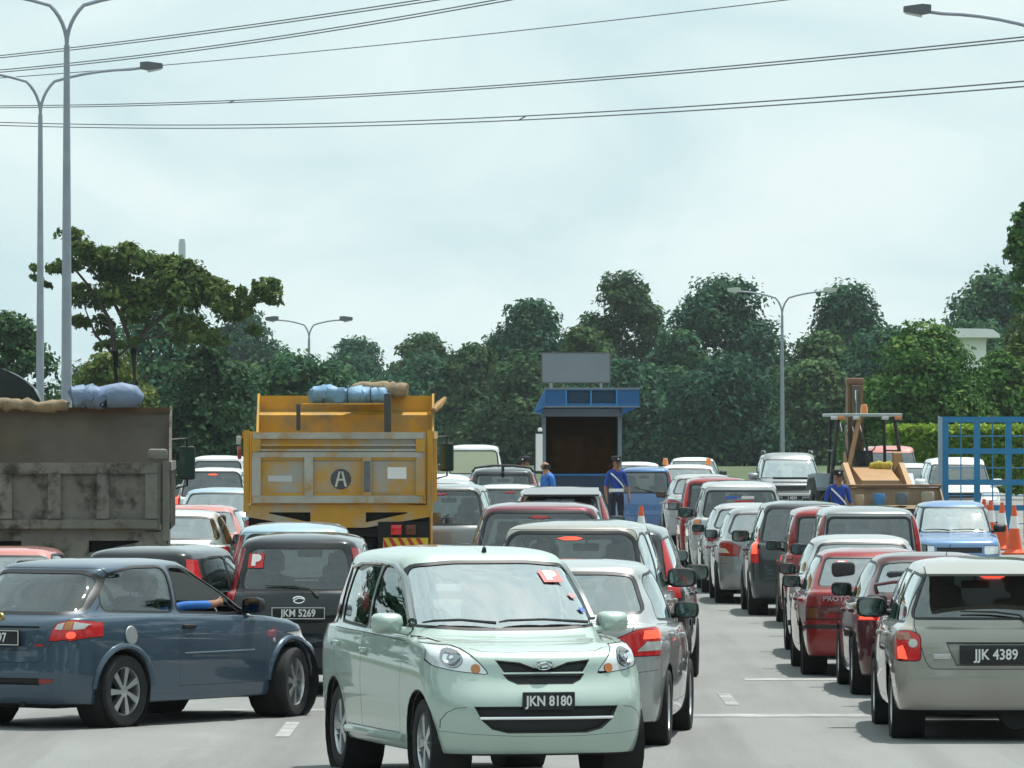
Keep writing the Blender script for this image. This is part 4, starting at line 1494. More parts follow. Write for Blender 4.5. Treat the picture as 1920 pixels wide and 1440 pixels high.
def leaf_mesh(name, pts, nrm, size, tone, m, elong=1.8):
    """one small folded leaf card per point"""
    n = len(pts)
    rv = rng.normal(size=(n, 3))
    nn = nrm + rng.normal(size=(n, 3)) * .55
    nn /= np.linalg.norm(nn, axis=1)[:, None] + 1e-9
    u = np.cross(nn, rv); u /= np.linalg.norm(u, axis=1)[:, None] + 1e-9
    u[:, 2] -= .35                                   # leaves hang a little
    u /= np.linalg.norm(u, axis=1)[:, None]
    v = np.cross(nn, u)
    v /= np.linalg.norm(v, axis=1)[:, None] + 1e-9
    s = size * rng.uniform(.6, 1.35, n)[:, None]
    V = np.empty((n, 4, 3), np.float32)
    V[:, 0] = pts - u * s * elong * .5
    V[:, 1] = pts + v * s * .5 + nn * s * .12
    V[:, 2] = pts + u * s * elong * .5
    V[:, 3] = pts - v * s * .5 + nn * s * .12
    me = bpy.data.meshes.new(name)
    me.vertices.add(n * 4); me.vertices.foreach_set('co', V.reshape(-1))
    me.loops.add(n * 4); me.loops.foreach_set('vertex_index', np.arange(n * 4, dtype=np.int32))
    me.polygons.add(n); me.polygons.foreach_set('loop_start', np.arange(0, n * 4, 4, dtype=np.int32))
    at = me.attributes.new('leaf_tone', 'FLOAT', 'FACE')
    at.data.foreach_set('value', np.clip(tone, 0, 1).astype(np.float32))
    me.materials.append(m)
    me.update()
    return me


def crown_points(lobes, n, clump=.16, inner=.25):
    """points in clumps on and inside a set of ellipsoid lobes (cx, cy, cz, rx, ry, rz)"""
    L = np.array(lobes, float)
    area = (L[:, 3] * L[:, 5] + L[:, 3] * L[:, 4] + L[:, 4] * L[:, 5])
    pr = area / area.sum()
    nc = max(20, n // 15)
    li = rng.choice(len(L), nc, p=pr)
    d = rng.normal(size=(nc, 3)); d /= np.linalg.norm(d, axis=1)[:, None]
    d[:, 2] = np.where(d[:, 2] < -.5, -d[:, 2], d[:, 2])
    rad = np.where(rng.random(nc) < inner, rng.uniform(.35, .8, nc), rng.uniform(.84, 1.0, nc))
    C = L[li, :3] + d * L[li, 3:] * rad[:, None]
    ct = rng.normal(rng.normal(0, .10), .22, nc)  # tone varies by clump and tree; wide spread paints in deeper clump shadows
    k = rng.integers(0, nc, n)
    spread = clump * L[li][k][:, 3:].mean(axis=1)[:, None]
    P = C[k] + np.clip(rng.normal(size=(n, 3)), -1.35, 1.35) * spread * np.array([1, 1, .6])
    nrm = d[k] + np.array([0, 0, .5])
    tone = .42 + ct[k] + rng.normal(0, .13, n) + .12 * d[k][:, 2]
    return P, nrm, tone


def tree(name, X, Y, lobes, n, size, m, label, group=None, trunks=None, z0=None, clump=.16, inner=.25, cat='tree'):
    z = gz2(Y) if z0 is None else z0
    root = empty(name, (X, Y, z))
    tag(root, label, cat, group)
    P, nr, tn = crown_points(lobes, n, clump, inner)
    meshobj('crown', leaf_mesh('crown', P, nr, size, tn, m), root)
    mb = MB()
    if trunks is None:
        L = np.array(lobes)
        top = L[:, 2].max()
        lo = L[:, 2].min()
        trunks = [([(0, 0, -.1), (.1, 0, lo * .6), (0, 0, top * .85)], [.20, .16, .04])]
        for q in L[:7]:
            h = max(.4, q[2] * .45)
            trunks.append(([(.03, 0, h), (q[0] * .5, q[1] * .5, h + (q[2] - h) * .6), (q[0], q[1], q[2])], [.09, .06, .02]))
    for pts, rad in trunks:
        mb.tube(pts, rad, 7)
    mb.build('trunk', M_BARK, root)
    return root


def dome(w, h, base=.22, k=9, seed=0, cone=.5):
    """lobes of a dense rounded crown, w wide and h high; cone > .6 gives a pointed top"""
    r = np.random.default_rng(seed)
    L = []
    for i in range(k * 3):
        t = ((i + r.random()) / (k * 3)) ** 1.15
        if cone > .6: rad = w / 2 * (1 - t) ** .8 + w * .03
        else: rad = w / 2 * math.sqrt(max(.02, 1 - max(0, (t - .35) / .68) ** 2))
        a = r.uniform(0, 2 * math.pi)
        q = w * r.uniform(.17, .25) * (.85 + .35 * (1 - t))
        off = max(0, rad - q * .9) * r.uniform(.75, 1.0)
        L.append((off * math.cos(a), off * math.sin(a) * .8, h * (base + (1 - base) * t * .93), q, q, q * r.uniform(.7, .95)))
    L.append((r.uniform(-.05, .05) * w, 0, h * .93, w * .14, w * .14, h * .07))
    return L


# (pixel-measured in the photograph, written here as metres: X, Y, crown width, height)
FAR = [(1.3, 455, 8.6, 12.9, .5, 'rounded green tree left of the tallest one, above the grey sign board'), (8.2, 462, 8.0, 14.9, .5, 'tallest dome-topped tree right behind the grey sign board'),
       (15.2, 440, 10.8, 14.0, .5, 'broad dark tree behind the left arm of the right-hand street lamp'), (24.4, 450, 10.4, 13.6, .8, 'pointed tree just right of the right-hand street lamp pole'),
       (34.2, 440, 9.6, 14.4, .5, 'dark leafy tree behind the white roofed column'), (-7.6, 520, 7.6, 11.4, .5, 'round tree standing alone right of the small left street lamp'),
       (-14.0, 560, 8.6, 11.2, .5, 'round tree behind the small left street lamp'), (-23.6, 540, 9.6, 13.4, .5, 'dark tree at the right edge of the spreading feathery trees'),
       (-2.6, 430, 6.6, 9.0, .5, 'lower leafy tree left of the blue booth roof'), (4.9, 420, 6.4, 10.2, .5, 'lower tree filling the gap behind the grey sign board'),
       (11.4, 425, 6.6, 9.8, .5, 'lower tree right of the blue booth behind the beacons'), (20.4, 410, 7.4, 9.4, .5, 'lower tree at the foot of the right-hand street lamp'),
       (29.4, 430, 7.4, 9.8, .5, 'lower tree between the pointed tree and the white roofed column')]
for i, (X, Y, w, h, cn, lab) in enumerate(FAR):
    h -= 1.1
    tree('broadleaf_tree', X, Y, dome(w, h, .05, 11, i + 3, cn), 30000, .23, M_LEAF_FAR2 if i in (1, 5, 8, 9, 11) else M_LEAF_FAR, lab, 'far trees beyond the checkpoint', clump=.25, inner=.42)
UNDL = ['left of all others, behind the grey truck', 'left of the yellow truck top', 'behind the blue tarpaulin roll', 'right of the yellow truck', 'left of the booth window', 'behind the booth', 'above the officer by the booth',
        'above the beacon car', 'right of the street lamp foot', 'behind the backhoe boom', 'between the two trucks', 'at the small left lamp foot', 'above the white van', 'behind the blue gate']
UND = [(-33, 560, 12, 7.4), (-21, 500, 12, 6.6), (-12.6, 480, 10, 7.4), (-6, 440, 8, 6.6), (.6, 400, 8, 6.2), (7.2, 395, 8, 6.4), (13.4, 390, 8, 6.4), (19.6, 398, 7, 6.0), (24.4, 400, 9, 8.2), (30.6, 410, 9, 8.6),
       (-28, 420, 10, 6.0), (-16.2, 400, 10, 5.0), (-9.0, 390, 9, 5.0), (36, 330, 10, 7.4)]
for i, (X, Y, w, h) in enumerate(UND):
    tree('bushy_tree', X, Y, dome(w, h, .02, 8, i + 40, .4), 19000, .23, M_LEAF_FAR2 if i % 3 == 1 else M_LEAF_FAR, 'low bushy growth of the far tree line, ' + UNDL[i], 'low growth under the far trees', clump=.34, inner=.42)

# bright tree and neighbours on the right
tree('bright_green_tree', 16.5, 250, dome(6.4, 6.2, .06, 10, 91, .35), 32000, .135, M_LEAF_BRIGHT, 'bright green leafy tree behind the backhoe, in front of the white column', clump=.22)
tree('broadleaf_tree', 23.2, 262, dome(5.4, 8.6, .06, 9, 92, .3), 14000, .19, M_LEAF_LEFT, 'dark green tree cut by the right picture edge below the tall sprig', clump=.22)
tree('slender_tree', 21.05, 258, [(.25, 0, 9.6, .55, .5, .8), (.5, 0, 8.7, .55, .5, .7), (.1, 0, 10.6, .32, .3, .7), (.45, 0, 7.6, .6, .5, .6), (.5, .1, 11.3, .3, .3, .5)], 2600, .17, M_LEAF_BRIGHT,
     'thin tall sprig of leaves at the right picture edge', trunks=[([(.9, 0, -.1), (.8, 0, 5), (.4, 0, 11)], [.16, .1, .03])], clump=.3)
tree('broadleaf_tree', 20.2, 430, dome(8.0, 6.0, .04, 8, 95, .4), 16000, .23, M_LEAF_FAR, 'leafy bush far behind the backhoe canopy', clump=.25)

tree('leafy_bush', 19.9, 252, dome(3.8, 5.2, .04, 7, 97, .4), 9000, .16, M_LEAF_BRIGHT, 'leafy bush hiding the foot of the white roofed column', clump=.25)

# spreading feathery trees on the left
def spread(seed, parts):
    r = np.random.default_rng(seed)
    L = []
    for (x, z, w, h, k) in parts:
        for i in range(k):
            L.append((x + r.uniform(-.5, .5) * w, r.uniform(-1.2, 1.2), z + r.uniform(-.5, .5) * h, w * r.uniform(.16, .26), w * r.uniform(.16, .25), h * r.uniform(.14, .24)))
    return L


LT = 230.0
# lobes measured against the trunk foot at x = 0
feather = spread(5, [(-1.55, 8.9, 2.2, 1.4, 6), (.2, 8.0, 2.6, 2.2, 9), (1.7, 7.4, 2.8, 2.2, 10), (3.6, 7.0, 2.6, 2.2, 9), (5.0, 7.3, 1.8, 1.6, 7), (4.9, 6.3, 1.2, .9, 4), (-.6, 6.6, 1.8, 1.6, 5), (.4, 5.6, 2.0, .8, 4), (3.0, 5.6, 2.4, .9, 5), (-2.6, 8.0, 1.0, .8, 3)])
tr = [([(0, 0, -.1), (.1, 0, 3.2), (.05, 0, 5.2), (-.1, 0, 6.2)], [.20, .17, .13, .09]), ([(.75, .1, -.1), (.8, .1, 3), (.72, .1, 5.3), (1.2, .1, 6.0)], [.19, .17, .13, .10]),
      ([(.72, .1, 5.2), (.3, 0, 6.4), (-.2, 0, 7.4), (-1.2, 0, 8.7)], [.10, .08, .06, .03]), ([(1.2, .1, 6.0), (2.2, 0, 6.8), (3.4, 0, 7.3), (4.9, 0, 7.6)], [.09, .07, .05, .02]),
      ([(-.1, 0, 6.2), (-.6, 0, 7.2), (-1.5, 0, 8.3), (-2.5, 0, 8.2)], [.08, .06, .045, .02]), ([(1.2, .1, 6.0), (1.2, .1, 7.0), (1.7, 0, 8.2)], [.08, .06, .02]), ([(.05, 0, 4.9), (.8, .2, 5.6), (2.6, .2, 5.9)], [.06, .05, .02]),
      ([(.05, 0, 5.0), (-.7, .2, 5.8), (-1.1, .2, 6.8)], [.06, .05, .02])]
tree('feathery_tree', -14.8, LT, feather, 17500, .145, M_LEAF_LEFT, 'spreading feathery tree with dark forked trunks beside the tall left lamps', trunks=tr, clump=.34, inner=.2)
for i, (X, Y, w, h, lab) in enumerate([(-18.4, 226, 4.0, 6.3, 'dark olive tree at the far left behind the tall lamp poles'), (-15.6, 240, 4.6, 5.0, 'dark olive shrub under the feathery trees behind the lamp pole'), (-11.6, 236, 4.6, 5.6, 'olive shrub below the right half of the feathery trees'),
                                       (-20.6, 232, 4.0, 7.0, 'olive tree touching the left picture edge')]):
    tree('olive_tree', X, Y, dome(w, h, .05, 6, 70 + i, .4), 12000, .14, M_LEAF_LEFT if i == 1 else M_LEAF_FAR2, lab, 'olive trees behind the grey truck', clump=.26)
tree('broadleaf_tree', -10.4, 300, dome(7.4, 5.6, .06, 7, 81, .35), 11000, .19, M_LEAF_FAR, 'dense green tree between the grey and the yellow truck', clump=.24)
tree('broadleaf_tree', -17.2, 310, dome(8, 8.0, .06, 7, 82, .4), 11000, .19, M_LEAF_FAR, 'dark green tree behind the right-hand feathery branches', clump=.24)

# wood round the road, out of the picture: only its reflection shows in glass and paint
bel = []
rb = np.random.default_rng(77)
for x, y in [(x, -16 + 4 * math.sin(x)) for x in range(-60, 61, 7)] + [(-40 + 3 * math.sin(y), y) for y in range(-20, 120, 8)] + [(42 + 3 * math.sin(y), y) for y in range(-20, 120, 8)]:
    hh = rb.uniform(15, 20)
    for _ in range(11):
        bel.append((x + rb.uniform(-4, 4), y + rb.uniform(-3, 3), hh * rb.uniform(.06, .92), 3.2, 3.0, 2.6))
P, nr, tn = crown_points(bel, 46000, .3, .3)
tag(meshobj('roadside_wood', leaf_mesh('roadside_wood', P, nr, .95, tn, M_LEAF_FAR)), 'wood along the road seen only as reflections in glass', 'wood', kind='stuff')

# hedge
P = rng.uniform((12.4, 204.0, .2), (19.0, 205.4, 2.35), (15000, 3))
top = rng.random(15000) < .35
P[top, 2] = 2.35 + rng.normal(0, .05, top.sum())
fr = rng.random(15000) < .5
P[fr & ~top, 1] = 204.0 + rng.normal(0, .06, (fr & ~top).sum())
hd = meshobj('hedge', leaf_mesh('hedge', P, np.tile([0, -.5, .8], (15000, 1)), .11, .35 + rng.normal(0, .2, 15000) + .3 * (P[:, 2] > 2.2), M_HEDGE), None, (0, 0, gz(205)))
tag(hd, 'clipped bright yellow-green hedge behind the blue barred gate', 'hedge')

# ------------------------------------------------------------------ street lamps
M_POLE = mat('galvanised_pole', (.30, .33, .38), .5, .5, vary=.12, vscale=2)
M_LAMPH = mat('lamp_housing', (.12, .13, .14), .5, .2)
M_LAMPG = mat('lamp_diffuser', (.55, .56, .52), .3)


def street_lamp(X, Y, fork, label, arm=3.5, rise=1.4, r=.105, heads=(-1, 1), z0=None, hs=1.0, hm=None):
    z = gz2(Y) if z0 is None else z0
    root = empty('street_lamp', (X, Y, z))
    tag(root, label, 'street lamp', 'twin-armed street lamps')
    f = fork - z
    mb = MB()
    mb.tube([(0, 0, -.05), (0, 0, f * .45), (0, 0, f)], [r * 1.25, r * 1.05, r * .62], 12)
    mb.box(-.2, .2, -.2, .2, -.02, .06)
    mb.build('pole', M_POLE, root)
    for s in heads:
        mb = MB()
        pts = []
        for t in np.linspace(0, 1, 12):
            a = t * math.pi / 2
            pts.append((s * arm * (.34 * (1 - math.cos(a)) + .42 * max(0, t - .55) / .45 * 1.0), 0, f + rise * math.sin(a) ** 1.0 * .92 + .1 * max(0, t - .55)))
        pts.append((s * arm * .86, 0, f + rise * .985))
        mb.tube([(0, 0, f - .15)] + pts, [r * .55] + [r * .42] * len(pts), 8)
        o = mb.build('lamp_arm', M_POLE, root)
        h = MB()
        x0, x1 = s * arm * (.84 if hs == 1 else .72), s * (arm * (.84 if hs == 1 else .72) + .66 * hs)
        xm = x0 + s * .22 * hs
        zz = f + rise + .03
        h.prism([(x0, zz - .09 * hs), (xm, zz - .13 * hs), (x1, zz - .06 * hs), (x1, zz + .07 * hs), (xm, zz + .13 * hs), (x0, zz + .11 * hs)], 1, -.16 * hs, .16 * hs)
        hh = h.build('lamp_head', hm or M_LAMPH, o)
        h = MB(); h.prism([(xm, zz - .135 * hs), (x1 - s * .03, zz - .068 * hs), (x1 - s * .03, zz - .10 * hs), (xm, zz - .19 * hs)], 1, -.13 * hs, .13 * hs); h.build('diffuser', M_LAMPG, hh)
    return root


street_lamp(-10.8, 150, 11.96, 'nearest tall twin-armed lamp on the left, its arms cut by the top edge', r=.115)
street_lamp(-13.88, 182, 11.95, 'second tall lamp on the left, just behind the nearest one')
street_lamp(16.9, 387, 10.1, 'distant twin-armed lamp before the trees on the right', arm=3.6, rise=1.55, r=.13, hs=1.25, hm=M_LAMPG)  # heads take the pale diffuser colour to imitate white lit housings
street_lamp(-17.75, 541, 11.1, 'smallest distant twin-armed lamp, left of the yellow truck top', arm=3.7, rise=1.7, r=.16, hs=1.75)
street_lamp(13.1, 150, 11.4, 'lamp whose head and arm reach in at the top right corner', r=.115)

# ------------------------------------------------------------------ overhead power lines
M_CABLE = mat('overhead_cable', (.10, .11, .13), .6, .3)


def P3(u, v, d):
    """point at distance d seen at photograph pixel (u, v): only used to survey where the cables hang"""
    s = 11600.0 / d
    return Vector(((u - 960) / s, d, 2.45 - (v - 820) / s))


def power_line(pix, dl, dr, gap, label, twin=True, r=.02, spacers=()):
    """twin conductor hung between two supports, sagging, crossing the road at an angle"""
    (u0, v0), (u1, v1), (u2, v2) = pix
    A, Bm, C = P3(u0, v0, dl), P3(u1, v1, dl + (dr - dl) * (u1 - u0) / (u2 - u0)), P3(u2, v2, dr)
    def at(t):                                           # parabola through the three survey points, run on past both ends
        tm = (Bm.x - A.x) / (C.x - A.x)
        l0 = (t - tm) * (t - 1) / ((0 - tm) * (0 - 1)); l1 = t * (t - 1) / (tm * (tm - 1)); l2 = t * (t - tm) / (1 * (1 - tm))
        return A * l0 + Bm * l1 + C * l2
    root = empty('power_line', at(0))
    tag(root, label, 'power line', 'overhead power lines')
    r = r * 1.25
    o0 = at(0)
    for k in ((-1, 1) if twin else (0,)):
        pts = []
        for t in np.linspace(-.35, 1.35, 70):
            p = at(t) - o0
            p.z += k * gap / 2
            p.y += k * gap
            pts.append(p)
        MB().tube(pts, r, 5).build('conductor', M_CABLE, root)
    for t in spacers:
        p = at(t) - o0
        mb = MB()
        mb.tube([p + Vector((-.18, -gap, -gap / 2)), p + Vector((.0, 0, 0)), p + Vector((.18, gap, gap / 2))], .035, 6)
        mb.build('spacer', M_CABLE, root)


power_line([(0, 106), (400, 58), (800, 0)], 420, 330, .18, 'uppermost paired overhead cable leaving through the top edge', r=.030)
power_line([(0, 133), (470, 78), (940, 0)], 420, 330, .18, 'second paired overhead cable from the top, leaving above the truck', r=.030)
power_line([(0, 146), (735, 82), (1470, 0)], 420, 330, .1, 'thin single overhead cable below the two upper pairs', twin=False, r=.024)
power_line([(0, 200), (960, 160), (1920, 72)], 400, 230, .14, 'fourth overhead cable, paired, running right across above the lowest one', r=.025, spacers=(.315, ))
power_line([(0, 232), (960, 222), (1920, 157)], 400, 230, .22, 'lowest paired overhead cable crossing the whole sky', r=.025, spacers=(.645,))

# ------------------------------------------------------------------ checkpoint booth and furniture
M_BOOTHBLUE = mat('booth_blue', (.008, .13, .34), .45, vary=.15, vscale=2)
M_BOOTHBLUE2 = mat('booth_dark_blue', (.004, .024, .062), .35)
M_BOOTHGREY = mat('booth_grey', (.15, .19, .23), .5)
M_BOOTHIN = mat('booth_inside', (.20, .12, .05), .9)
M_BOOTHGL = glass('booth_glass', (.75, .66, .50), -.075)
zb = gz(155)
# island
isl = MB()
isl.prism([(.55, 132.0), (1.2, 130.8), (2.3, 132.0), (3.1, 147), (3.1, 176), (.35, 176), (.35, 147)], 2, zb - .25, zb + .10)
tag(isl.build('island', M_KERB), 'raised concrete traffic island carrying the blue booth', kind='structure')
bo = empty('toll_booth', (1.75, 156.4, zb + .10))
bo.scale = (1, 1, .965)
tag(bo, 'dark blue checkpoint booth with big tinted window and blue canopy', 'booth')
w, dpt = 1.0, 1.4
mb = MB()
mb.box(-w, w, -dpt, dpt, 0, 1.22)
mb.build('wall', M_BOOTHBLUE2, bo)
MB().box(-w, w, -dpt + .05, dpt - .05, 2.72, 2.96).build('ring_beam', M_BOOTHBLUE2, bo)
for x in (-w + .05, w - .05):
    for y in (-dpt + .05, dpt - .05):
        MB().box(x - .05, x + .05, y - .05, y + .05, 1.22, 2.72).build('post', M_BOOTHGREY, bo)
MB().box(-.90, .90, -dpt + .03, -dpt + .04, 1.23, 2.72).build('pane', M_BOOTHGL, bo)
MB().box(-.72, .80, -dpt + .12, -dpt + .16, 1.24, 2.20).build('window_insert', mat('insert_brown', (.13, .08, .03), .8, vary=.35, vscale=5), bo)  # added brown panel close behind the pane, lightens the black window
for s in (-1, 1):
    MB().box(s * w - .008 * s - .005, s * w - .008 * s + .005, -dpt + .1, dpt - .1, 1.23, 2.72).build('pane', M_BOOTHGL, bo)
MB().box(-w + .02, w - .02, dpt - .03, dpt - .01, 1.22, 2.72).build('back_wall', M_BOOTHIN, bo)
MB().box(-w - .02, w + .02, -dpt - .03, -dpt + .03, 2.73, 2.93).build('lintel', M_BOOTHGREY, bo)
MB().box(-w - .015, w + .015, -dpt - .04, -dpt + .02, 1.19, 1.24).build('sill', M_BOOTHBLUE, bo)
mb = MB()
# canopy: open box frame, wider than the cabin, wing to the left
mb.box(-.92, 1.42, -2.3, 1.6, 2.98, 3.06)
mb.box(-.92, 1.42, -2.24, 1.6, 3.40, 3.44)
mb.add([(-.92, -2.3, 2.98), (-.92, -2.3, 3.44), (-.92, 1.6, 3.44), (-.92, 1.6, 2.98), (-1.22, -2.0, 2.82), (-1.22, 1.6, 2.82)], [(0, 1, 2, 3), (0, 4, 5, 3), (4, 0, 1), (4, 1, 2, 5)])
mb.prism([(1.0, 2.78), (1.42, 2.975), (1.0, 2.975)], 1, -2.1, 1.5)
mb.prism([(-1.0, 2.78), (-1.18, 2.83), (-.95, 2.975)], 1, -2.1, 1.5)
cn = mb.build('canopy', M_BOOTHBLUE, bo)
MB().box(-.86, 1.36, -2.10, -2.06, 3.065, 3.395).build('canopy_back', mat('canopy_back_blue', (.004, .05, .12), .4), cn)
MB().box(-.94, 1.44, -2.33, -2.28, 3.42, 3.47).build('canopy_edge', M_BOOTHGREY, cn)
MB().box(-.94, 1.44, -2.33, -2.28, 2.96, 3.0).build('canopy_edge', M_BOOTHGREY, cn)
for x in (-.40, .22, .86):
    MB().box(x - .02, x + .02, -2.31, -2.08, 3.0, 3.42).build('canopy_rib', mat('rib_blue', (.02, .22, .50), .4), cn)
for x0, x1 in ((-.92, -.42), (.88, 1.42)):
    MB().box(x0 + .005, x1 - .005, -2.29, -2.25, 3.0, 3.42).build('canopy_panel', mat('canopy_panel_blue', (.006, .09, .24), .4), cn)
sgn = empty('sign_board', (1.78, 172, gz(172)))
tag(sgn, 'blank grey sign board on posts above the blue booth', 'sign board')
z0, z1 = 3.99 - gz(172), 4.78 - gz(172)
MB().box(-.93, .93, -.02, .02, z0, z1).build('panel', mat('sign_back_grey', (.20, .235, .26), .55, .3, vary=.06, vscale=1), sgn)
fr_ = MB()
for a, b_, c, d in ((-.95, .95, z1, z1 + .03), (-.95, .95, z0 - .03, z0), (-.96, -.93, z0, z1), (.93, .96, z0, z1)):
    fr_.box(a, b_, -.03, .025, c, d)
fr_.build('frame', M_LAMPH, sgn)
for x in (-.7, .7):
    MB().tube([(x, .06, 0), (x, .06, z1)], .04, 8).build('post', M_POLE, sgn)
wp = empty('notice_stand', (.66, 150.5, gz(150) + .06))
tag(wp, 'narrow white notice panel in a dark frame left of the booth', 'notice')
MB().box(-.085, .085, -.02, .02, 1.35, 2.25).build('panel', M_WHITE, wp)
mb = MB()
mb.box(-.125, -.088, -.03, .03, 0, 2.30); mb.box(-.088, .088, -.03, .03, 2.255, 2.30); mb.box(-.088, .088, -.03, .03, 1.28, 1.345)
mb.build('frame', M_BLACK, wp)
MB().lathe([(0, .0), (.05, .01), (.06, .05), (.04, .09), (0, .10)], 12, 'Z', (.02, 0, 2.30)).build('lamp', M_WHITE, wp)

# white roofed column among the trees
cl = empty('white_tower', (22.3, 300, gz2(300)))
tag(cl, 'white roofed column rising out of the trees on the right', 'tower')
M_WALLW = mat('white_wall', (.85, .86, .86), .7, vary=.05, vscale=1)
mb = MB(); mb.box(-.65, .65, -.65, .65, 0, 6.6); mb.build('shaft', M_WALLW, cl)
mb = MB()
prof = [(-1.35, 6.6), (1.28, 6.6), (1.22, 6.78), (.95, 6.98), (.6, 7.02), (-.9, 7.04), (-1.2, 7.02)]
mb.prism(prof, 1, -1.3, 1.3); mb.build('roof', M_WALLW, cl)
tw = empty('far_tower', (-48.0, 900, 0.6))
tag(tw, 'tiny grey tower top showing above the feathery tree', 'tower')
mb = MB(); mb.prism([(-.5, -.5), (.5, -.5), (.5, .5), (-.5, .5)], 2, 0, 30.2); mb.build('shaft', mat('far_tower_grey', (.50, .57, .61), .8), tw)
mb = MB(); mb.box(-.4, .4, -.4, .4, 30.2, 30.7); mb.build('cap', mat('far_tower_grey', (.35, .40, .44), .8), tw)

# blue barred gate
M_GATE = mat('gate_blue', (.015, .20, .42), .45, vary=.12, vscale=1.5, dirt=(.10, .20, .30), dscale=2, dlo=.55, dhi=.8)
gt = empty('barred_gate', (9.25, 133, gz(133)))
tag(gt, 'tall blue steel barred gate behind the traffic cones', 'gate')
for x in (0.0, .68, 1.36, 2.04, 2.72):
    mb = MB(); mb.box(x, x + .13, -.05, .05, .02, 2.66); mb.build('upright', M_GATE, gt)
for z in (.70, 1.25, 1.92, 2.60):
    MB().box(-.02, 2.87, -.06, -.0505, z, z + .12).build('rail', M_GATE, gt)
for x in (.40, 1.08, 1.76, 2.44):
    MB().tube([(x, 0, .1), (x, 0, 2.62)], .014, 6).build('bar', M_GATE, gt)
for z in (.42, 1.02, 1.62, 2.30):
    MB().tube([(0.05, .02, z), (2.8, .02, z)], .012, 6).build('bar', M_GATE, gt)
mb = MB(); mb.prism([(-.06, 0.0), (-.005, 0.0), (-.005, 2.70), (-.09, 2.74), (-.09, 2.0)], 1, -.12, .06); mb.build('sunlit_edge', mat('gate_sunlit', (.30, .42, .50), .5), gt)  # pale strip stands in for the sunlit left edge of the post

# traffic cones
M_CONE = mat('cone_orange', (.75, .10, .02), .5, vary=.1, vscale=5)
def cone_mesh():
    mb = MB()
    H = .78
    def r(z): return .145 - (.145 - .03) * z / H
    def band(z0, z1, mi):
        mb.lathe([(r(z0), z0), (r(z1), z1)], 20, 'Z', mi=mi)
    mb.box(-.20, .20, -.20, .20, 0, .035, bev=.012)
    mb.lathe([(.17, .035), (.15, .06), (r(.08), .08)], 20, 'Z')
    band(.08, .42, 0); band(.42, .62, 1); band(.62, H, 0)
    mb.lathe([(.03, H), (.028, H + .015), (0.018, H + .015), (.016, H - .05)], 16, 'Z')
    return mb
for i, (X, Y, lab) in enumerate([(9.90, 122.0, 'nearest orange traffic cone with white band, in front of the gate'), (9.98, 126.0, 'second orange traffic cone of the row before the gate'),
                                 (10.02, 129.5, 'third orange traffic cone, partly hidden in the row'), (10.05, 131.7, 'farthest orange cone of the row by the gate')]):
    ro = empty('traffic_cone', (X, Y, gz(Y)), scale=1.22)
    tag(ro, lab, 'cone', 'traffic cones by the gate')
    full = cone_mesh()
    me = full.mesh('body', [M_CONE, M_WHITE])
    meshobj('body', me, ro)
ro = empty('traffic_cone', (2.61, 125, gz(125)), scale=1.15)
tag(ro, 'lone orange-tipped cone seen over the roofs below the policeman', 'cone', 'traffic cones by the gate')
meshobj('body', cone_mesh().mesh('body', [M_CONE, M_WHITE]), ro)

# ------------------------------------------------------------------ tipper lorries
M_TY = mat('lorry_yellow', (.52, .265, .022), .5, vary=.10, vscale=2.5, dirt=(.36, .34, .29), dscale=1.1, dlo=.44, dhi=.60)
M_TY2 = mat('lorry_yellow_clean', (.56, .29, .020), .45, vary=.10, vscale=3, dirt=(.26, .20, .11), dscale=1.6, dlo=.50, dhi=.70)
M_TWORN = mat('lorry_worn_grey', (.40, .39, .34), .6, vary=.15, vscale=3, dirt=(.42, .22, .04), dscale=1.8, dlo=.52, dhi=.66)
M_TG = mat('lorry_mud_grey', (.185, .178, .150), .8, vary=.22, vscale=2.2, dirt=(.050, .042, .030), dscale=3.0, dlo=.50, dhi=.62, bump=.4, bscale=14)
M_TGD = mat('lorry_dark_grey', (.125, .115, .098), .75, vary=.3, vscale=1.5, dirt=(.15, .12, .08), dscale=1.2, dlo=.55, dhi=.75)
M_TARPB = mat('tarpaulin_blue', (.15, .30, .45), .55, vary=.22, vscale=6, bump=.8, bscale=9)
M_TARPG = mat('tarpaulin_grey', (.15, .22, .34), .6, vary=.2, vscale=6, bump=.8, bscale=9)
M_SACK = mat('sacking', (.26, .20, .125), .9, vary=.25, vscale=8, bump=.7, bscale=15)
M_RUST = mat('rusty_brown', (.10, .06, .035), .8, vary=.3, vscale=6)
M_ROPE = mat('dark_strap', (.06, .07, .08), .8)


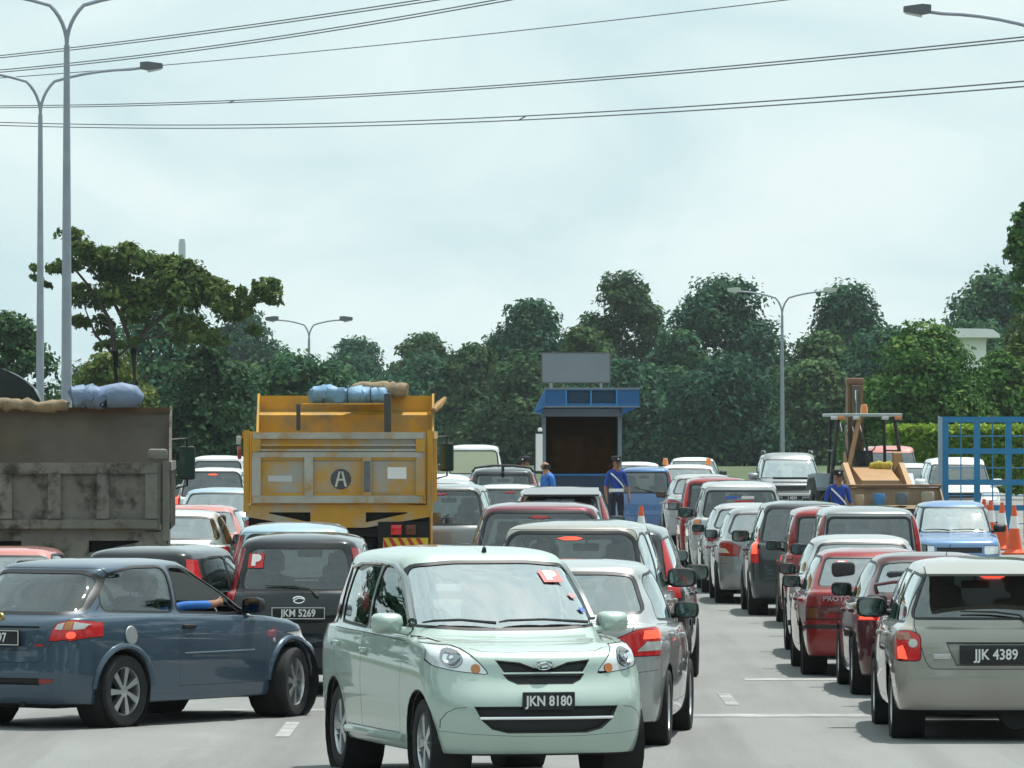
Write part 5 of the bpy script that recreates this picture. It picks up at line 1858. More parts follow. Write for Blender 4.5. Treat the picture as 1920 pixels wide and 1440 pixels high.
def lorry(name, X, Y, yaw, label, W, zt, zg, zb_, zu, front, m_gate, m_side, m_front, ribs, cab, m_skirt, low, lipped=True):
    """rear view of a tipper: tailgate (zt top, zb_ bottom), front wall to zu, tapered skirt down to low"""
    root = empty(name, (X, Y, gz(Y)), R(yaw))
    tag(root, label, 'truck')
    h = W / 2
    L = front
    # side walls
    for s in (-1, 1):
        mb = MB()
        mb.box(min(s * h, s * (h - .06)), max(s * h, s * (h - .06)), .10, L, zb_, zt)
        for y in np.linspace(.5, L - .2, 6):
            mb.box(min(s * h, s * (h + .045)), max(s * h, s * (h + .045)), y - .06, y + .06, zb_, zt - .03)
        mb.box(min(s * h, s * (h + .05)), max(s * h, s * (h + .05)), .10, L, zt - .1, zt + .002)
        mb.build('side_wall', m_side, root)
        MB().box(s * h - .045 if s > 0 else s * h - .03, s * h + .03 if s > 0 else s * h + .045, .0, .16, zb_ - .12, zt + .02).build('corner_post', m_side, root)
    mb = MB(); mb.box(-h + .06, h - .06, .1, L, zb_ - .08, zb_); mb.build('bed_floor', mat('bed_bounce_tan', (.34, .28, .19), .9, vary=.2, vscale=3), root)  # unseen floor given a pale tan to bounce light onto the front wall
    MB().box(-h + .15, h - .15, .10, .12, zb_ - .45, zb_ - .09).build('hole_backing', M_UNDER, root)  # black plate stands in for the shade behind the skirt openings
    # front wall with its lip
    mb = MB()
    lip = .22 if lipped else .05
    mb.box(-h + .03, h - .03, L - .06, L, zb_, zu - lip - (.06 if lipped else 0))
    fw = mb.build('front_wall', m_front, root)
    if lipped:
        mb = MB()
        mb.prism([(L - .061, zu - lip - .06), (L + .14, zu - lip), (L + .14, zu - lip - .08), (L - .0, zu - lip - .09)], 0, -h + .03, h - .03)
        mb.build('wall_ledge', m_front, fw)
        MB().box(-h + .03, h - .03, L + .14, L + .18, zu - lip - .05, zu).build('wall_lip', m_front, fw)
    else:
        MB().box(-h + .02, h - .02, L - .10, L + .02, zu - .05, zu + .01).build('wall_lip', M_RUST, fw)
    for s in (-1, 1):
        mb = MB(); mb.prism([(L - .45, zt), (L, zt), (L + .16, zu + .03), (L + .02, zu + .03)], 0, min(s * (h - .03), s * h), max(s * (h - .03), s * h)); mb.build('wall_wing', m_side, fw)
    # tailgate
    g = MB(); g.box(-h + .07, h - .07, -.02, .05, zb_, zt - .01)
    tg = g.build('tailgate', m_gate, root)
    ribs(tg, h, zt, zb_)
    # lower cross member with two triangular openings
    mb = MB()
    zc_ = zb_ - .02
    zl = low
    n = 12
    def zlow(x): return zl + (zc_ - .16 - zl) * max(0, (abs(x) - .38) / (h - .38))
    xs = [-h, -.95, -.38, 0, .38, .95, h]
    # strips above and below the openings
    for x0, x1 in zip(xs[:-1], xs[1:]):
        hole = (x0, x1) in ((-.95, -.38), (.38, .95))
        if not hole:
            mb.prism([(x0, zlow(x0)), (x1, zlow(x1)), (x1, zc_), (x0, zc_)], 1, .02, .08)
        else:
            za, zb2 = zc_ - .10, zc_ - .10
            mb.prism([(x0, za), (x1, zb2), (x1, zc_), (x0, zc_)], 1, .02, .08)
            if x0 < 0: mb.prism([(x0, zlow(x0)), (x1, zlow(x1)), (x1, zc_ - .24), (x0, zc_ - .115)], 1, .02, .08)
            else: mb.prism([(x0, zlow(x0)), (x1, zlow(x1)), (x1, zc_ - .115), (x0, zc_ - .24)], 1, .02, .08)
    mb.build('skirt', m_skirt, root)
    # chassis, axles, wheels
    mb = MB()
    for x in (-.42, .42): mb.box(x - .05, x + .05, .3, L + 1.8, .78, 1.02)
    for y in (1.1, 2.35): mb.tube([(-.85, y, .5), (.85, y, .5)], .10, 8)
    mb.box(-1.0, 1.0, .35, .45, .62, .80)
    mb.build('chassis', M_UNDER, root)
    MB().box(-h + .02, h - .02, .5, .56, .45, 1.36).build('mud_flap', M_UNDER, root)
    ty = MB().lathe([(.30, -.13), (.42, -.14), (.49, -.13), (.51, -.09), (.51, .09), (.49, .13), (.42, .14), (.30, .13)], 28, 'X', close=True).mesh('tyre', M_TYRE)
    hb = MB().lathe([(.30, -.12), (.30, .12), (.22, .06), (.10, .10), (0, .10)], 20, 'X').mesh('wheel', M_TWORN)
    for y in (1.1, 2.35, L + 2.1):
        for s in (-1, 1):
            for x in ((h - .18, h - .48) if y < 3 else (h - .2,)):
                w = meshobj('wheel', hb, root, (s * x, y, .51))
                meshobj('tyre', ty, w)
    # cab
    c0 = L + .55
    mb = MB()
    mb.box(-h + .05, h - .05, c0, c0 + 1.9, .7, 1.55)
    mb.prism([(c0, 1.55), (c0 + 1.9, 1.55), (c0 + 1.7, 2.52), (c0 + 1.5, 2.62), (c0, 2.62)], 0, -h + .08, h - .08)
    mb.build('cab', cab, root)
    for s in (-1, 1):
        mb = MB()
        mb.tube([(s * (h - .05), c0 + 1.6, 2.42), (s * (h + .16), c0 + 1.7, 2.44), (s * (h + .16), c0 + 1.7, 1.85), (s * (h - .05), c0 + 1.7, 1.8)], .016, 6)
        mb.box(s * (h + .16) - .10, s * (h + .16) + .10, c0 + 1.68, c0 + 1.76, 1.92, 2.34, bev=.03)
        mo = mb.build('mirror', M_BLACK, root)
        MB().box(s * (h + .16) - .085, s * (h + .16) + .085, c0 + 1.672, c0 + 1.679, 1.95, 2.31).build('mirror_glass', M_MIRG, mo)
    return root


def ribs_yellow(tg, h, zt, zb_):
    H = zt - zb_
    y0, y1 = -.06, -.0205
    mw, my = M_TWORN, M_TY
    z1 = zb_ + H * .64
    for z, t, m in ((zt - .10, .085, mw), (zt - .20, .03, my), (zt - .27, .028, mw), (z1, .075, mw), (zb_ + .01, .10, mw)):
        MB().box(-h + .10, h - .10, y0, y1, z, z + t).build('rail', m, tg)
    for x, m in ((-h + .09, mw), (-.46, mw), (.34, my), (h - .20, my)):
        MB().box(x, x + .12, y0 - .012, y1, zb_ + .11, z1).build('rib', m, tg)
    for x in (-h + .09, h - .20):
        MB().box(x, x + .12, y0 - .012, y1, z1 + .08, zt - .105).build('rib', M_TY2, tg)
    # inner frames of the three panels
    for a, b in ((-h + .21, -.46), (-.34, .34), (.46, h - .20)):
        for q in ((a, b, zb_ + .11, zb_ + .145), (a, b, z1 - .035, z1)):
            MB().box(q[0] + .002, q[1] - .002, -.042, y1, q[2], q[3]).build('panel_edge', M_TY2, tg)
    MB().box(.355, .445, y0 - .018, y0 - .013, zb_ + .16, z1 - .05).build('dark_patch', mat('bare_steel', (.12, .13, .13), .6, vary=.3, vscale=9), tg)
    # round emblem with a white A-shaped mark
    zc_ = (zb_ + z1) / 2 + .02
    em = MB().lathe([(0, -.035), (.135, -.035), (.14, -.030), (.14, -.0205)], 28, 'Y', (.04, 0, zc_)).build('round_emblem', mat('emblem_grey', (.07, .07, .075), .6, vary=.2, vscale=8), tg)
    a = MB()
    for s in (-1, 1):
        a.prism([(.04 + s * .005, zc_ + .105), (.04 + s * .03, zc_ + .105), (.04 + s * .085, zc_ - .105), (.04 + s * .052, zc_ - .105)], 1, -.040, -.036)
    a.box(.04 - .035, .04 + .035, -.0395, -.0365, zc_ - .02, zc_ + .005)
    a.build('emblem_mark', mat('emblem_white', (.55, .53, .46), .6), em)
    MB().box(.68, .94, -.026, -.0205, zb_ + .34, zb_ + .50).build('white_notice', M_WHITE, tg)
    MB().box(-.96, -.63, -.026, -.0205, zb_ + .30, zb_ + .385).build('white_notice', mat('faded_notice', (.50, .52, .52), .6), tg)


def ribs_grey(tg, h, zt, zb_):
    H = zt - zb_
    y0, y1 = -.075, -.0205
    for z, t in ((zt - .13, .12), (zb_ + .02, .10)):
        MB().box(-h + .10, h - .10, y0, y1, z, z + t).build('rail', M_TG, tg)
    for x in np.linspace(-h + .09, h - .24, 5):
        MB().box(x, x + .14, y0 - .012, y1, zb_ + .13, zt - .135).build('rib', M_TG, tg)
    for s in (-1, 1):
        MB().box(s * (h - .10) - .11, s * (h - .10) + .11, -.02, .16, zt + .021, zt + .15, bev=.03).build('hinge', M_TG, tg)


yt = lorry('tipper_truck', -2.39, 85, 0, 'yellow tipper truck with worn tailgate and round white A emblem', 2.54, 2.50, 0, 1.51, 3.02, 4.0, M_TY, M_TY2, M_TY2, ribs_yellow,
           mat('cab_yellow', (.5, .24, .03), .4), M_TY, 1.18)
# lamps and hazard board
hb_ = MB(); hb_.box(.62, 1.24, -.02, .0, .90, 1.04); hz = hb_.build('hazard_board', mat('hazard_yellow', (.65, .45, .03), .5), yt)
for k in range(5):
    x = .64 + k * .125
    m_ = MB(); m_.prism([(x, .905), (x + .06, .905), (min(x - .02 + .0, 1.2) + .0, 1.035), (x - .075 if x - .075 > .62 else .622, 1.035)], 1, -.026, -.0205); m_.build('hazard_stripe', mat('hazard_red', (.45, .02, .02), .5), hz)
for x, m_, nm in ((.80, M_REDLIT, 'tail_light'), (1.0, mat('dark_amber_lens', (.12, .03, .008), .3), 'indicator')):
    MB().box(x - .075, x + .075, -.03, .02, 1.08, 1.22, bev=.015).build(nm, m_, yt)
mb = MB()
mb.box(.55, 1.26, .0, .04, .86, 1.26); mb.build('lamp_bracket', M_UNDER, yt)
MB().tube([(1.26, 3.6, 2.80), (1.34, 4.0, 2.88), (1.42, 4.3, 2.98)], [.04, .06, .03], 8).build('side_bundle', mat('side_bundle_brown', (.24, .14, .03), .7, vary=.3, vscale=20), yt)
MB().box(-1.40, -1.33, .02, .14, 2.32, 2.44, bev=.02).build('side_bracket', M_TWORN, yt)
MB().box(-1.385, -1.33, .03, .10, 2.12, 2.30, bev=.015).build('side_lamp', M_RED, yt)


def roll(x0, x1, y, z, r, seed, n=14, lump=.12):
    n *= 2; lump *= .7
    rr = np.random.default_rng(seed)
    mb = MB()
    k = 20
    pts = [(x0 + (x1 - x0) * i / (n - 1), y + rr.normal(0, .012), z + rr.normal(0, .012)) for i in range(n)]
    rad = [r * (1 + rr.normal(0, lump)) for _ in range(n)]
    rad[0] *= .7; rad[-1] *= .75
    mb.tube(pts, rad, k)
    from mathutils import noise as _n
    mb.v = [tuple(Vector(p) + _n.noise_vector(Vector(p) * 9.0) * r * .22 + _n.noise_vector(Vector(p) * 23.0) * r * .10) for p in mb.v]
    return mb


g = gz(85)
rl = roll(-.50, .60, 3.72, 3.02, .125, 4, lump=.04).build('tarpaulin_roll', M_TARPB, None, (-2.39, 85, g))
tag(rl, 'rolled pale blue tarpaulin lying on the front wall of the yellow truck', 'tarpaulin')
for x in (-.30, .05, .38):
    MB().tube([(x + .02 * math.cos(t), 3.72 + .140 * math.cos(t), 3.02 + .140 * math.sin(t)) for t in np.linspace(0, 2 * math.pi, 17)], .010, 5, caps=False).build('tie_rope', M_ROPE, rl)
rl = roll(.10, .88, 4.05, 3.10, .11, 6, 8, .05).build('sack_bundle', M_SACK, None, (-2.39, 85, g))
tag(rl, 'cream sacking bundle behind the blue roll on the yellow truck', 'bundle')
st = empty('tie_strap', (-2.39, 85, g))
tag(st, 'dark straps hanging from the blue roll on the yellow truck', 'strap')
MB().box(.56, .66, 3.55, 3.60, 2.45, 3.05, bev=.015).build('wide_strap', M_ROPE, st)
MB().box(-.70, -.64, 3.62, 3.66, 2.52, 2.90, bev=.01).build('thin_strap', M_ROPE, st)
MB().tube([(-.62, 3.60, 2.895), (.62, 3.60, 2.90)], .016, 6).build('rail_tube', M_TY2, st)

gt_ = lorry('tipper_truck', -5.17, 70, 2.4, 'muddy grey tipper truck cut by the left picture edge', 2.52, 2.17, 0, 1.40, 2.80, 4.6, M_TG, M_TG, M_TGD, ribs_grey, mat('cab_dark', (.03, .05, .06), .4), M_TG, .98, lipped=False)
g = gz(70)
rl = roll(.06, .46, 4.3, 2.93, .135, 8, 8, .05)
rl.tube([(.48, 4.3, 2.94), (.66, 4.3, 2.96), (.82, 4.3, 2.94), (.92, 4.3, 2.91)], [.14, .155, .135, .05], 14)
o = rl.build('tarpaulin_bag', M_TARPG, None, (-5.17, 70, g), (0, 0, R(2.4)))
tag(o, 'crumpled blue-grey tarpaulin bundle on top of the grey truck', 'tarpaulin')
rl = roll(-1.15, .02, 4.35, 2.83, .070, 9, 10, .18).build('sack_bundle', M_SACK, None, (-5.17, 70, g), (0, 0, R(2.4)))
tag(rl, 'flattened brown sacks on top of the grey truck', 'bundle')
mb = MB()
pr = [(x, 2.78 + .62 * math.sqrt(max(0, 1 - ((x + 1.50) / 1.20) ** 2))) for x in np.linspace(-2.68, -.305, 24)]
pr_in = [(x, z - .04) for x, z in pr]
for i in range(len(pr) - 1):
    a, b = pr[i], pr[i + 1]
    mb.add([(a[0], 4.9, a[1]), (b[0], 4.9, b[1]), (b[0], 6.0, b[1]), (a[0], 6.0, a[1])], [(0, 1, 2, 3)], 0, True)
mb.prism([(p[0], p[1] - .005) for p in pr] + [(-.305, 2.6), (-2.68, 2.6)], 1, 4.92, 5.98)
o = mb.build('cab_fairing', mat('fairing_dark', (.012, .018, .022), .25, coat=.6), gt_)

# ------------------------------------------------------------------ backhoe loader
M_DIG = mat('digger_tan', (.38, .215, .095), .55, vary=.12, vscale=2.5, dirt=(.26, .20, .14), dscale=2.4, dlo=.55, dhi=.75)
M_DIGB = mat('digger_brown', (.20, .11, .055), .6, vary=.2, vscale=3)
M_DIGD = mat('digger_black', (.02, .022, .024), .5)
M_BUCKET = mat('bucket_worn', (.24, .17, .10), .7, vary=.25, vscale=4)
bh = empty('backhoe_loader', (7.52, 131.5, gz(131)), R(180 + 6))
tag(bh, 'tan backhoe loader facing the camera with its bucket raised', 'backhoe')
# local: front = +Y, viewer's left is +X
mb = MB()
mb.prism([(.55, .95), (1.9, .92), (2.0, 1.15), (1.95, 1.38), (.6, 1.66), (.45, 1.6)], 0, -.40, .40)
hood = mb.build('engine_hood', M_DIG, bh)
MB().box(-.33, .33, 1.965, 2.02, .86, 1.22).build('radiator_grille', M_DIGD, hood)
MB().box(-.45, .45, 1.2, 2.1, .45, .80, bev=.04).build('front_frame', M_DIGB, bh)
MB().box(-.55, .55, -1.6, .6, .55, 1.15, bev=.05).build('rear_frame', M_DIG, bh)
for sx in (-1, 1):
    w = MB().lathe([(.30, -.10), (.30, .10), (.15, .05), (0, .05)], 20, 'X').build('wheel', M_DIG, bh, (sx * .78, 1.45, .45))
    MB().lathe([(.28, -.12), (.40, -.13), (.45, -.08), (.45, .08), (.40, .13), (.28, .12)], 24, 'X', close=True).build('tyre', M_TYRE, w)
    w = MB().lathe([(.42, -.16), (.42, .14), (.2, .08), (0, .08)], 20, 'X').build('wheel', M_DIG, bh, (sx * .80, -.75, .68))
    MB().lathe([(.40, -.2), (.58, -.21), (.68, -.14), (.68, .14), (.58, .21), (.40, .2)], 28, 'X', close=True).build('tyre', M_TYRE, w)
    MB().prism([(-1.5, 1.15), (-1.2, 1.48), (-.3, 1.52), (.1, 1.22), (.1, 1.15), (-.3, 1.44), (-1.2, 1.40)], 0, min(sx * .58, sx * 1.06), max(sx * .58, sx * 1.06)).build('fender', mat('fender_grey', (.22, .27, .30), .5), bh)
    # canopy posts lean inwards
    MB().tube([(sx * .80, .25, 1.2), (sx * .60, .05, 2.72)], .042, 8).build('canopy_post', M_DIGD, bh)
    MB().tube([(sx * .62, -1.2, 1.3), (sx * .58, -1.15, 2.72)], .035, 8).build('canopy_post', M_DIGD, bh)
    # loader arms
    MB().prism([(.2, 1.50), (1.0, 1.75), (2.35, 1.15), (2.55, .98), (2.48, .86), (2.2, 1.0), (1.0, 1.55), (.2, 1.35)], 0, sx * .60 - .055, sx * .60 + .055).build('loader_arm', M_DIG, bh)
    MB().prism([(.30, 1.0), (.55, 1.0), (.50, 1.95), (.36, 1.98)], 0, sx * .60 - .09, sx * .60 - .06 if sx > 0 else sx * .60 + .09).build('arm_tower', M_DIG, bh)
    MB().tube([(sx * .60, .4, 1.05), (sx * .60, 1.6, 1.2)], .045, 8).build('lift_ram', M_CHROME, bh)
MB().box(-.72, .72, -1.4, .42, 2.72, 2.79, bev=.02).build('canopy_roof', mat('canopy_pale', (.34, .40, .40), .5), bh)
for x, m_, nm in ((-.62, M_AMBER, 'indicator'), (.60, M_AMBER, 'indicator'), (.28, M_CLEARL, 'work_lamp'), (-.34, M_CLEARL, 'work_lamp'), (.75, M_CLEARL, 'work_lamp')):
    MB().box(x - .075, x + .075, .425, .50, 2.655, 2.725, bev=.015).build(nm, m_, bh)
MB().lathe([(0, .20), (.06, .19), (.075, .12), (.08, 0), (0, 0)], 14, 'Z', (.02, -.1, 2.79)).build('beacon', mat('beacon_amber', (.70, .20, .02), .3, coat=1), bh)
# loader bucket carried level, seen from the front
mb = MB()
pr = [(2.50, .90), (2.58, .80), (3.20, .76), (3.24, .80), (2.70, .88), (2.62, 1.12), (2.58, 1.24), (2.48, 1.22)]
mb.prism(pr, 0, -1.12, 1.12)
bk = mb.build('bucket', M_BUCKET, bh)
for s in (-1, 1):
    MB().prism([(2.48, 1.22), (2.60, 1.26), (3.24, .84), (3.20, .76), (2.56, .80)], 0, min(s * 1.12, s * 1.15), max(s * 1.12, s * 1.15)).build('bucket_cheek', M_BUCKET, bk)
MB().box(-1.17, 1.17, 2.45, 2.66, 1.245, 1.30, bev=.015).build('bucket_rim', M_DIGB, bk)
MB().box(-1.14, 1.14, 3.20, 3.30, .73, .77).build('cutting_edge', M_DIGD, bk)
# rear boom folded up above the canopy
mb = MB()
for xa, xb in ((-.24, -.17), (.03, .10)):
    mb.prism([(-2.3, 1.0), (-2.0, 1.0), (-1.75, 2.2), (-1.85, 3.45), (-2.05, 3.5), (-2.15, 2.2)], 0, xa, xb)
mb.box(-.17, .03, -2.14, -2.05, 1.2, 3.4)
bm_ = mb.build('boom', M_DIGB, bh)
MB().prism([(-1.85, 3.42), (-1.70, 3.40), (-1.50, 2.3), (-1.62, 1.6), (-1.75, 1.6), (-1.70, 2.3)], 0, -.16, .02).build('dipper', mat('dipper_dark', (.10, .075, .05), .6), bm_)
MB().tube([(-.07, -1.60, 1.6), (-.07, -1.62, 3.3)], .04, 8).build('boom_ram', M_CHROME, bm_)
MB().box(-.26, .12, -2.1, -1.80, 3.42, 3.56, bev=.03).build('boom_head', M_DIGB, bm_)
MB().prism([(-.6, 1.1), (.05, 1.1), (.15, 1.6), (-.05, 1.75), (-.4, 1.4), (-.62, 2.0), (-.75, 1.98)], 0, -.25, .25).build('driver_seat', M_DIGD, bh)
MB().tube([(.02, .35, 1.62), (.02, .25, 2.1)], .03, 8).build('control_column', M_DIGD, bh)
MB().tube([(.02 + .19 * math.cos(t), .22 + .06 * math.sin(t), 2.1 + .14 * math.sin(t)) for t in np.linspace(0, 2 * math.pi, 15)], .014, 6, caps=False).build('steering_wheel', M_DIGD, bh)
MB().prism([(-.25, 1.6), (.25, 1.6), (.42, 1.78), (.34, 2.62), (.24, 2.70), (.18, 1.9)], 1, .52, .57).build('side_linkage', M_DIG, bh) if False else None
MB().tube([(.48, .55, 1.5), (.34, .45, 2.1), (.20, .40, 2.70)], .05, 8).build('strut', M_DIG, bh)
for k, (xa, xb) in enumerate(((.34, .18), (.26, .05), (-.05, -.12), (.40, .30))):
    MB().tube([(xa, .5, 1.5), (xa + .05, .3, 1.9), (xb, -1.2, 2.3), (xb, -1.6, 2.6)], .018, 6).build('hydraulic_hose', M_DIGD, bh)
for sx in (-1, 1):
    MB().tube([(sx * .80, .25, 1.2), (sx * .98, .2, .95)], .04, 8).build('canopy_foot', M_DIGD, bh)
    MB().tube([(sx * .70, .2, 2.0), (sx * .62, -1.17, 2.0)], .022, 6).build('canopy_brace', M_DIGD, bh)
q = Matrix.Rotation(R(186), 4, 'Z') @ Vector((-.22, .75, 1.62))
o = roll(-.26, .20, 0, .06, .09, 31, 6, .2).build('cloth_bundle', mat('cloth_yellow', (.42, .32, .04), .8, vary=.2, vscale=9), None, (7.52 + q.x, 131.5 + q.y, gz(131) + q.z))
tag(o, 'yellow cloth bundle lying on the backhoe hood', 'bundle')
# things riding in the bucket
for i, (x, sx_, sz_, m_, lab) in enumerate([(.98, .18, .30, M_SACK, 'brown sack at the left end of the raised bucket'), (.20, .24, .24, mat('crate_blue', (.05, .20, .45), .5), 'blue tub in the middle of the raised bucket'),
                                            (-.28, .26, .26, mat('tub_grey', (.12, .14, .16), .6), 'dark grey tub right of the blue one in the bucket'), (-.82, .26, .28, mat('sack_pale', (.34, .30, .24), .9), 'pale sack at the right end of the raised bucket'),
                                            (.62, .20, .22, mat('tub_pale', (.36, .28, .18), .8), 'tan bag left of the blue tub in the bucket')]):
    mb = MB()
    mb.lathe([(0, 0), (sx_ * .44, 0), (sx_ * .50, sz_ * .3), (sx_ * .52, sz_ * .85), (sx_ * .46, sz_), (sx_ * .40, sz_ * .95), (0, sz_ * .9)], 12, 'Z')
    q = Matrix.Rotation(R(186), 4, 'Z') @ Vector((x, 2.94, .875))
    o = mb.build('bucket_load', m_, None, (7.52 + q.x, 131.5 + q.y, gz(131) + q.z))
    tag(o, lab, 'container', 'things in the loader bucket')

# ------------------------------------------------------------------ people
M_SKIN = mat('skin_brown', (.28, .13, .075), .6, vary=.08, vscale=9)
M_SKINL = mat('skin_tan', (.42, .22, .14), .6, vary=.08, vscale=9)
M_UNI = mat('uniform_blue', (.012, .055, .30), .8, vary=.15, vscale=14)
M_NAVY = mat('trousers_navy', (.012, .014, .028), .85, vary=.2, vscale=12)
M_SHIRT = mat('shirt_blue', (.03, .16, .52), .8, vary=.15, vscale=14)
M_CAP = mat('cap_black', (.010, .010, .014), .6)
M_HAIR = mat('hair_black', (.010, .009, .008), .7)
M_SHOE = mat('shoe_black', (.012, .012, .012), .4)


def skin_body(joints, edges, root_i=0):
    """grow one continuous surface round a skeleton: joints = [(x, y, z, radius, zone)]"""
    me = bpy.data.meshes.new('body')
    me.from_pydata([j[:3] for j in joints], edges, [])
    o = bpy.data.objects.new('body', me)
    COL.objects.link(o)
    md = o.modifiers.new('skin', 'SKIN')
    md.use_smooth_shade = True
    sv = me.skin_vertices[0].data
    for i, j in enumerate(joints):
        r = j[3]
        sv[i].radius = r if hasattr(r, '__len__') else (r, r)
        sv[i].use_root = (i == root_i)
    sb = o.modifiers.new('sub', 'SUBSURF'); sb.levels = 2
    dg = bpy.context.evaluated_depsgraph_get()
    ev = bpy.data.meshes.new_from_object(o.evaluated_get(dg))
    bpy.data.objects.remove(o)
    return ev


def zone_mats(me, joints, edges, mats):
    """material of each face from the nearest bone's zone"""
    me.materials.clear()
    for m in mats: me.materials.append(m)
    A = np.array([joints[a][:3] for a, b in edges]); B = np.array([joints[b][:3] for a, b in edges])
    Z = [joints[b][4] for a, b in edges]
    for p in me.polygons:
        c = np.array(p.center)
        d = B - A
        t = np.clip(((c - A) * d).sum(1) / np.maximum((d * d).sum(1), 1e-9), 0, 1)
        k = np.linalg.norm(A + d * t[:, None] - c, axis=1).argmin()
        p.material_index = Z[k]
        p.use_smooth = True


def skeleton(arms, legs='stand', lean=0.0, turn=0.0):
    """1.70 m figure facing +Y; zones: 0 skin, 1 shirt, 2 trousers, 3 shoe"""
    J = [(0, 0, .93, (.15, .11), 2), (0, -.01 + lean * .1, 1.10, (.145, .105), 1), (0, lean * .25, 1.28, (.165, .115), 1), (0, lean * .4, 1.42, (.13, .085), 1), (0, .01 + lean * .55, 1.50, (.056, .06), 0),
         (0, .025 + lean * .6, 1.575, (.070, .082), 0), (0, .03 + lean * .62, 1.66, (.072, .088), 0), (0, .02 + lean * .62, 1.70, (.05, .06), 0)]
    E = [(0, 1), (1, 2), (2, 3), (3, 4), (4, 5), (5, 6), (6, 7)]
    for s in (-1, 1):
        a = arms[0] if s < 0 else arms[1]
        sh, el, wr = a
        n = len(J)
        J += [(s * .17, lean * .38, 1.405, (.062, .062), 1), (*sh, .050, 1), (*el, .042, 1), (*wr, .030, 0)]
        E += [(3, n), (n, n + 1), (n + 1, n + 2), (n + 2, n + 3)]
        w = Vector(wr); d = (w - Vector(el)).normalized()
        side = d.cross(Vector((0, 1, 0)))
        if side.length < .2: side = Vector((0, 1, 0)).cross(Vector((1, 0, 0)))
        side = Vector((0, 1, 0)) if abs(d.y) < .8 else Vector((1, 0, 0))
        pm_ = w + d * .055
        n2 = len(J)
        J += [(*pm_, (.034, .020), 0)]
        E += [(n + 3, n2)]
        for k, (off, ln) in enumerate(((-.027, .065), (-.009, .08), (.009, .075), (.027, .058))):
            b = pm_ + side * off + d * .025
            c = b + d * ln * .6
            e = c + d * ln * .35 + Vector((-s * .015, 0, 0))
            m = len(J)
            J += [(*b, .0095, 0), (*c, .0085, 0), (*e, .007, 0)]
            E += [(n2, m), (m, m + 1), (m + 1, m + 2)]
        m = len(J)
        t0 = w + d * .02 + side * .03
        J += [(*t0, .011, 0), (*(t0 + d * .035 + side * .02), .0095, 0), (*(t0 + d * .06 + side * .022), .008, 0)]
        E += [(n + 3, m), (m, m + 1), (m + 1, m + 2)]
    for s in (-1, 1):
        n = len(J)
        J += [(s * .09, 0, .86, (.092, .10), 2), (s * .10, .015, .50, (.062, .066), 2), (s * .105, -.01, .12, (.045, .05), 2), (s * .11, -.02, .05, (.042, .045), 3), (s * .12, .14, .035, (.04, .03), 3)]
        E += [(0, n), (n, n + 1), (n + 1, n + 2), (n + 2, n + 3), (n + 3, n + 4)]
    return J, E


def face_parts(root, hx, hy, hz, skin):
    mb = MB()
    mb.prism([(-.012, hz - .02), (.012, hz - .02), (.006, hz + .03), (-.006, hz + .03)], 1, hy + .07, hy + .105)
    mb.build('nose', skin, root)
    for s in (-1, 1):
        MB().lathe([(0, .006), (.013, .003), (.015, -.004)], 10, 'Y', (s * .032, hy + .085, hz + .025)).build('eye', M_HAIR, root)
        MB().box(s * .078 - .008, s * .078 + .008, hy - .03, hy + .01, hz - .025, hz + .03, bev=.008).build('ear', skin, root)
    MB().box(-.024, .024, hy + .078, hy + .092, hz - .052, hz - .042, bev=.004).build('mouth', mat('lips', (.20, .07, .05), .6), root)


def standing(name, X, Y, z, yaw, h, arms, mats, label, cap=True, sash=True, hair='short', lean=0.0):
    root = empty(name, (X, Y, z), R(yaw), h / 1.72)
    tag(root, label, 'person')
    J, E = skeleton(arms, lean=lean)
    me = skin_body(J, E)
    zone_mats(me, J, E, mats)
    bd = meshobj('body', me, root)
    hy = .03 + lean * .62
    face_parts(root, 0, hy, 1.60, mats[0])
    if cap:
        mb = MB()
        mb.lathe([(.089, 1.655), (.094, 1.70), (.115, 1.745), (.105, 1.765), (0, 1.775)], 18, 'Z', (0, hy - .01, 0))
        c = mb.build('cap', M_CAP, root)
        MB().prism([(-.075, hy + .06), (.075, hy + .06), (.055, hy + .145), (-.055, hy + .145)], 2, 1.655, 1.665).build('peak', M_CAP, c)
        MB().lathe([(0, .012), (.02, .008), (.022, 0)], 10, 'Y', (0, hy + .095, 1.705)).build('cap_badge', M_WHITE, c)
    else:
        mb = MB()
        prof = [(.085, 1.585), (.092, 1.64), (.082, 1.70), (.05, 1.735), (0, 1.742)] if hair == 'short' else [(.086, 1.56), (.091, 1.61), (.088, 1.65)]
        mb.lathe(prof, 18, 'Z', (0, hy - .022, 0))
        mb.build('hair', M_HAIR, root)
    if sash:
        mb = MB()
        n = 26
        vs, fs = [], []
        for i in range(n):
            t = i / n * 2 * math.pi
            c, s = math.cos(t), math.sin(t)
            x = .172 * c
            y = .135 * s + lean * .2
            zc_ = 1.235 + .175 * c
            vs += [(x, y, zc_ - .024), (x, y, zc_ + .024)]
        for i in range(n):
            j = (i + 1) % n
            fs.append((2 * i, 2 * j, 2 * j + 1, 2 * i + 1))
        mb.add(vs, fs, 0, True)
        mb.build('sash', M_WHITE, root)
        mb = MB()
        mb.lathe([(.163, .985), (.168, 1.0), (.168, 1.04), (.163, 1.055)], 22, 'Z')
        mb.v = [(x, y * .78, z) for x, y, z in mb.v]
        mb.build('belt', M_WHITE, root)
        MB().lathe([(0, .004), (.03, .003), (.032, -.004)], 12, 'X', (.222, 0, 1.30)).build('arm_badge', M_WHITE, root)
    return root


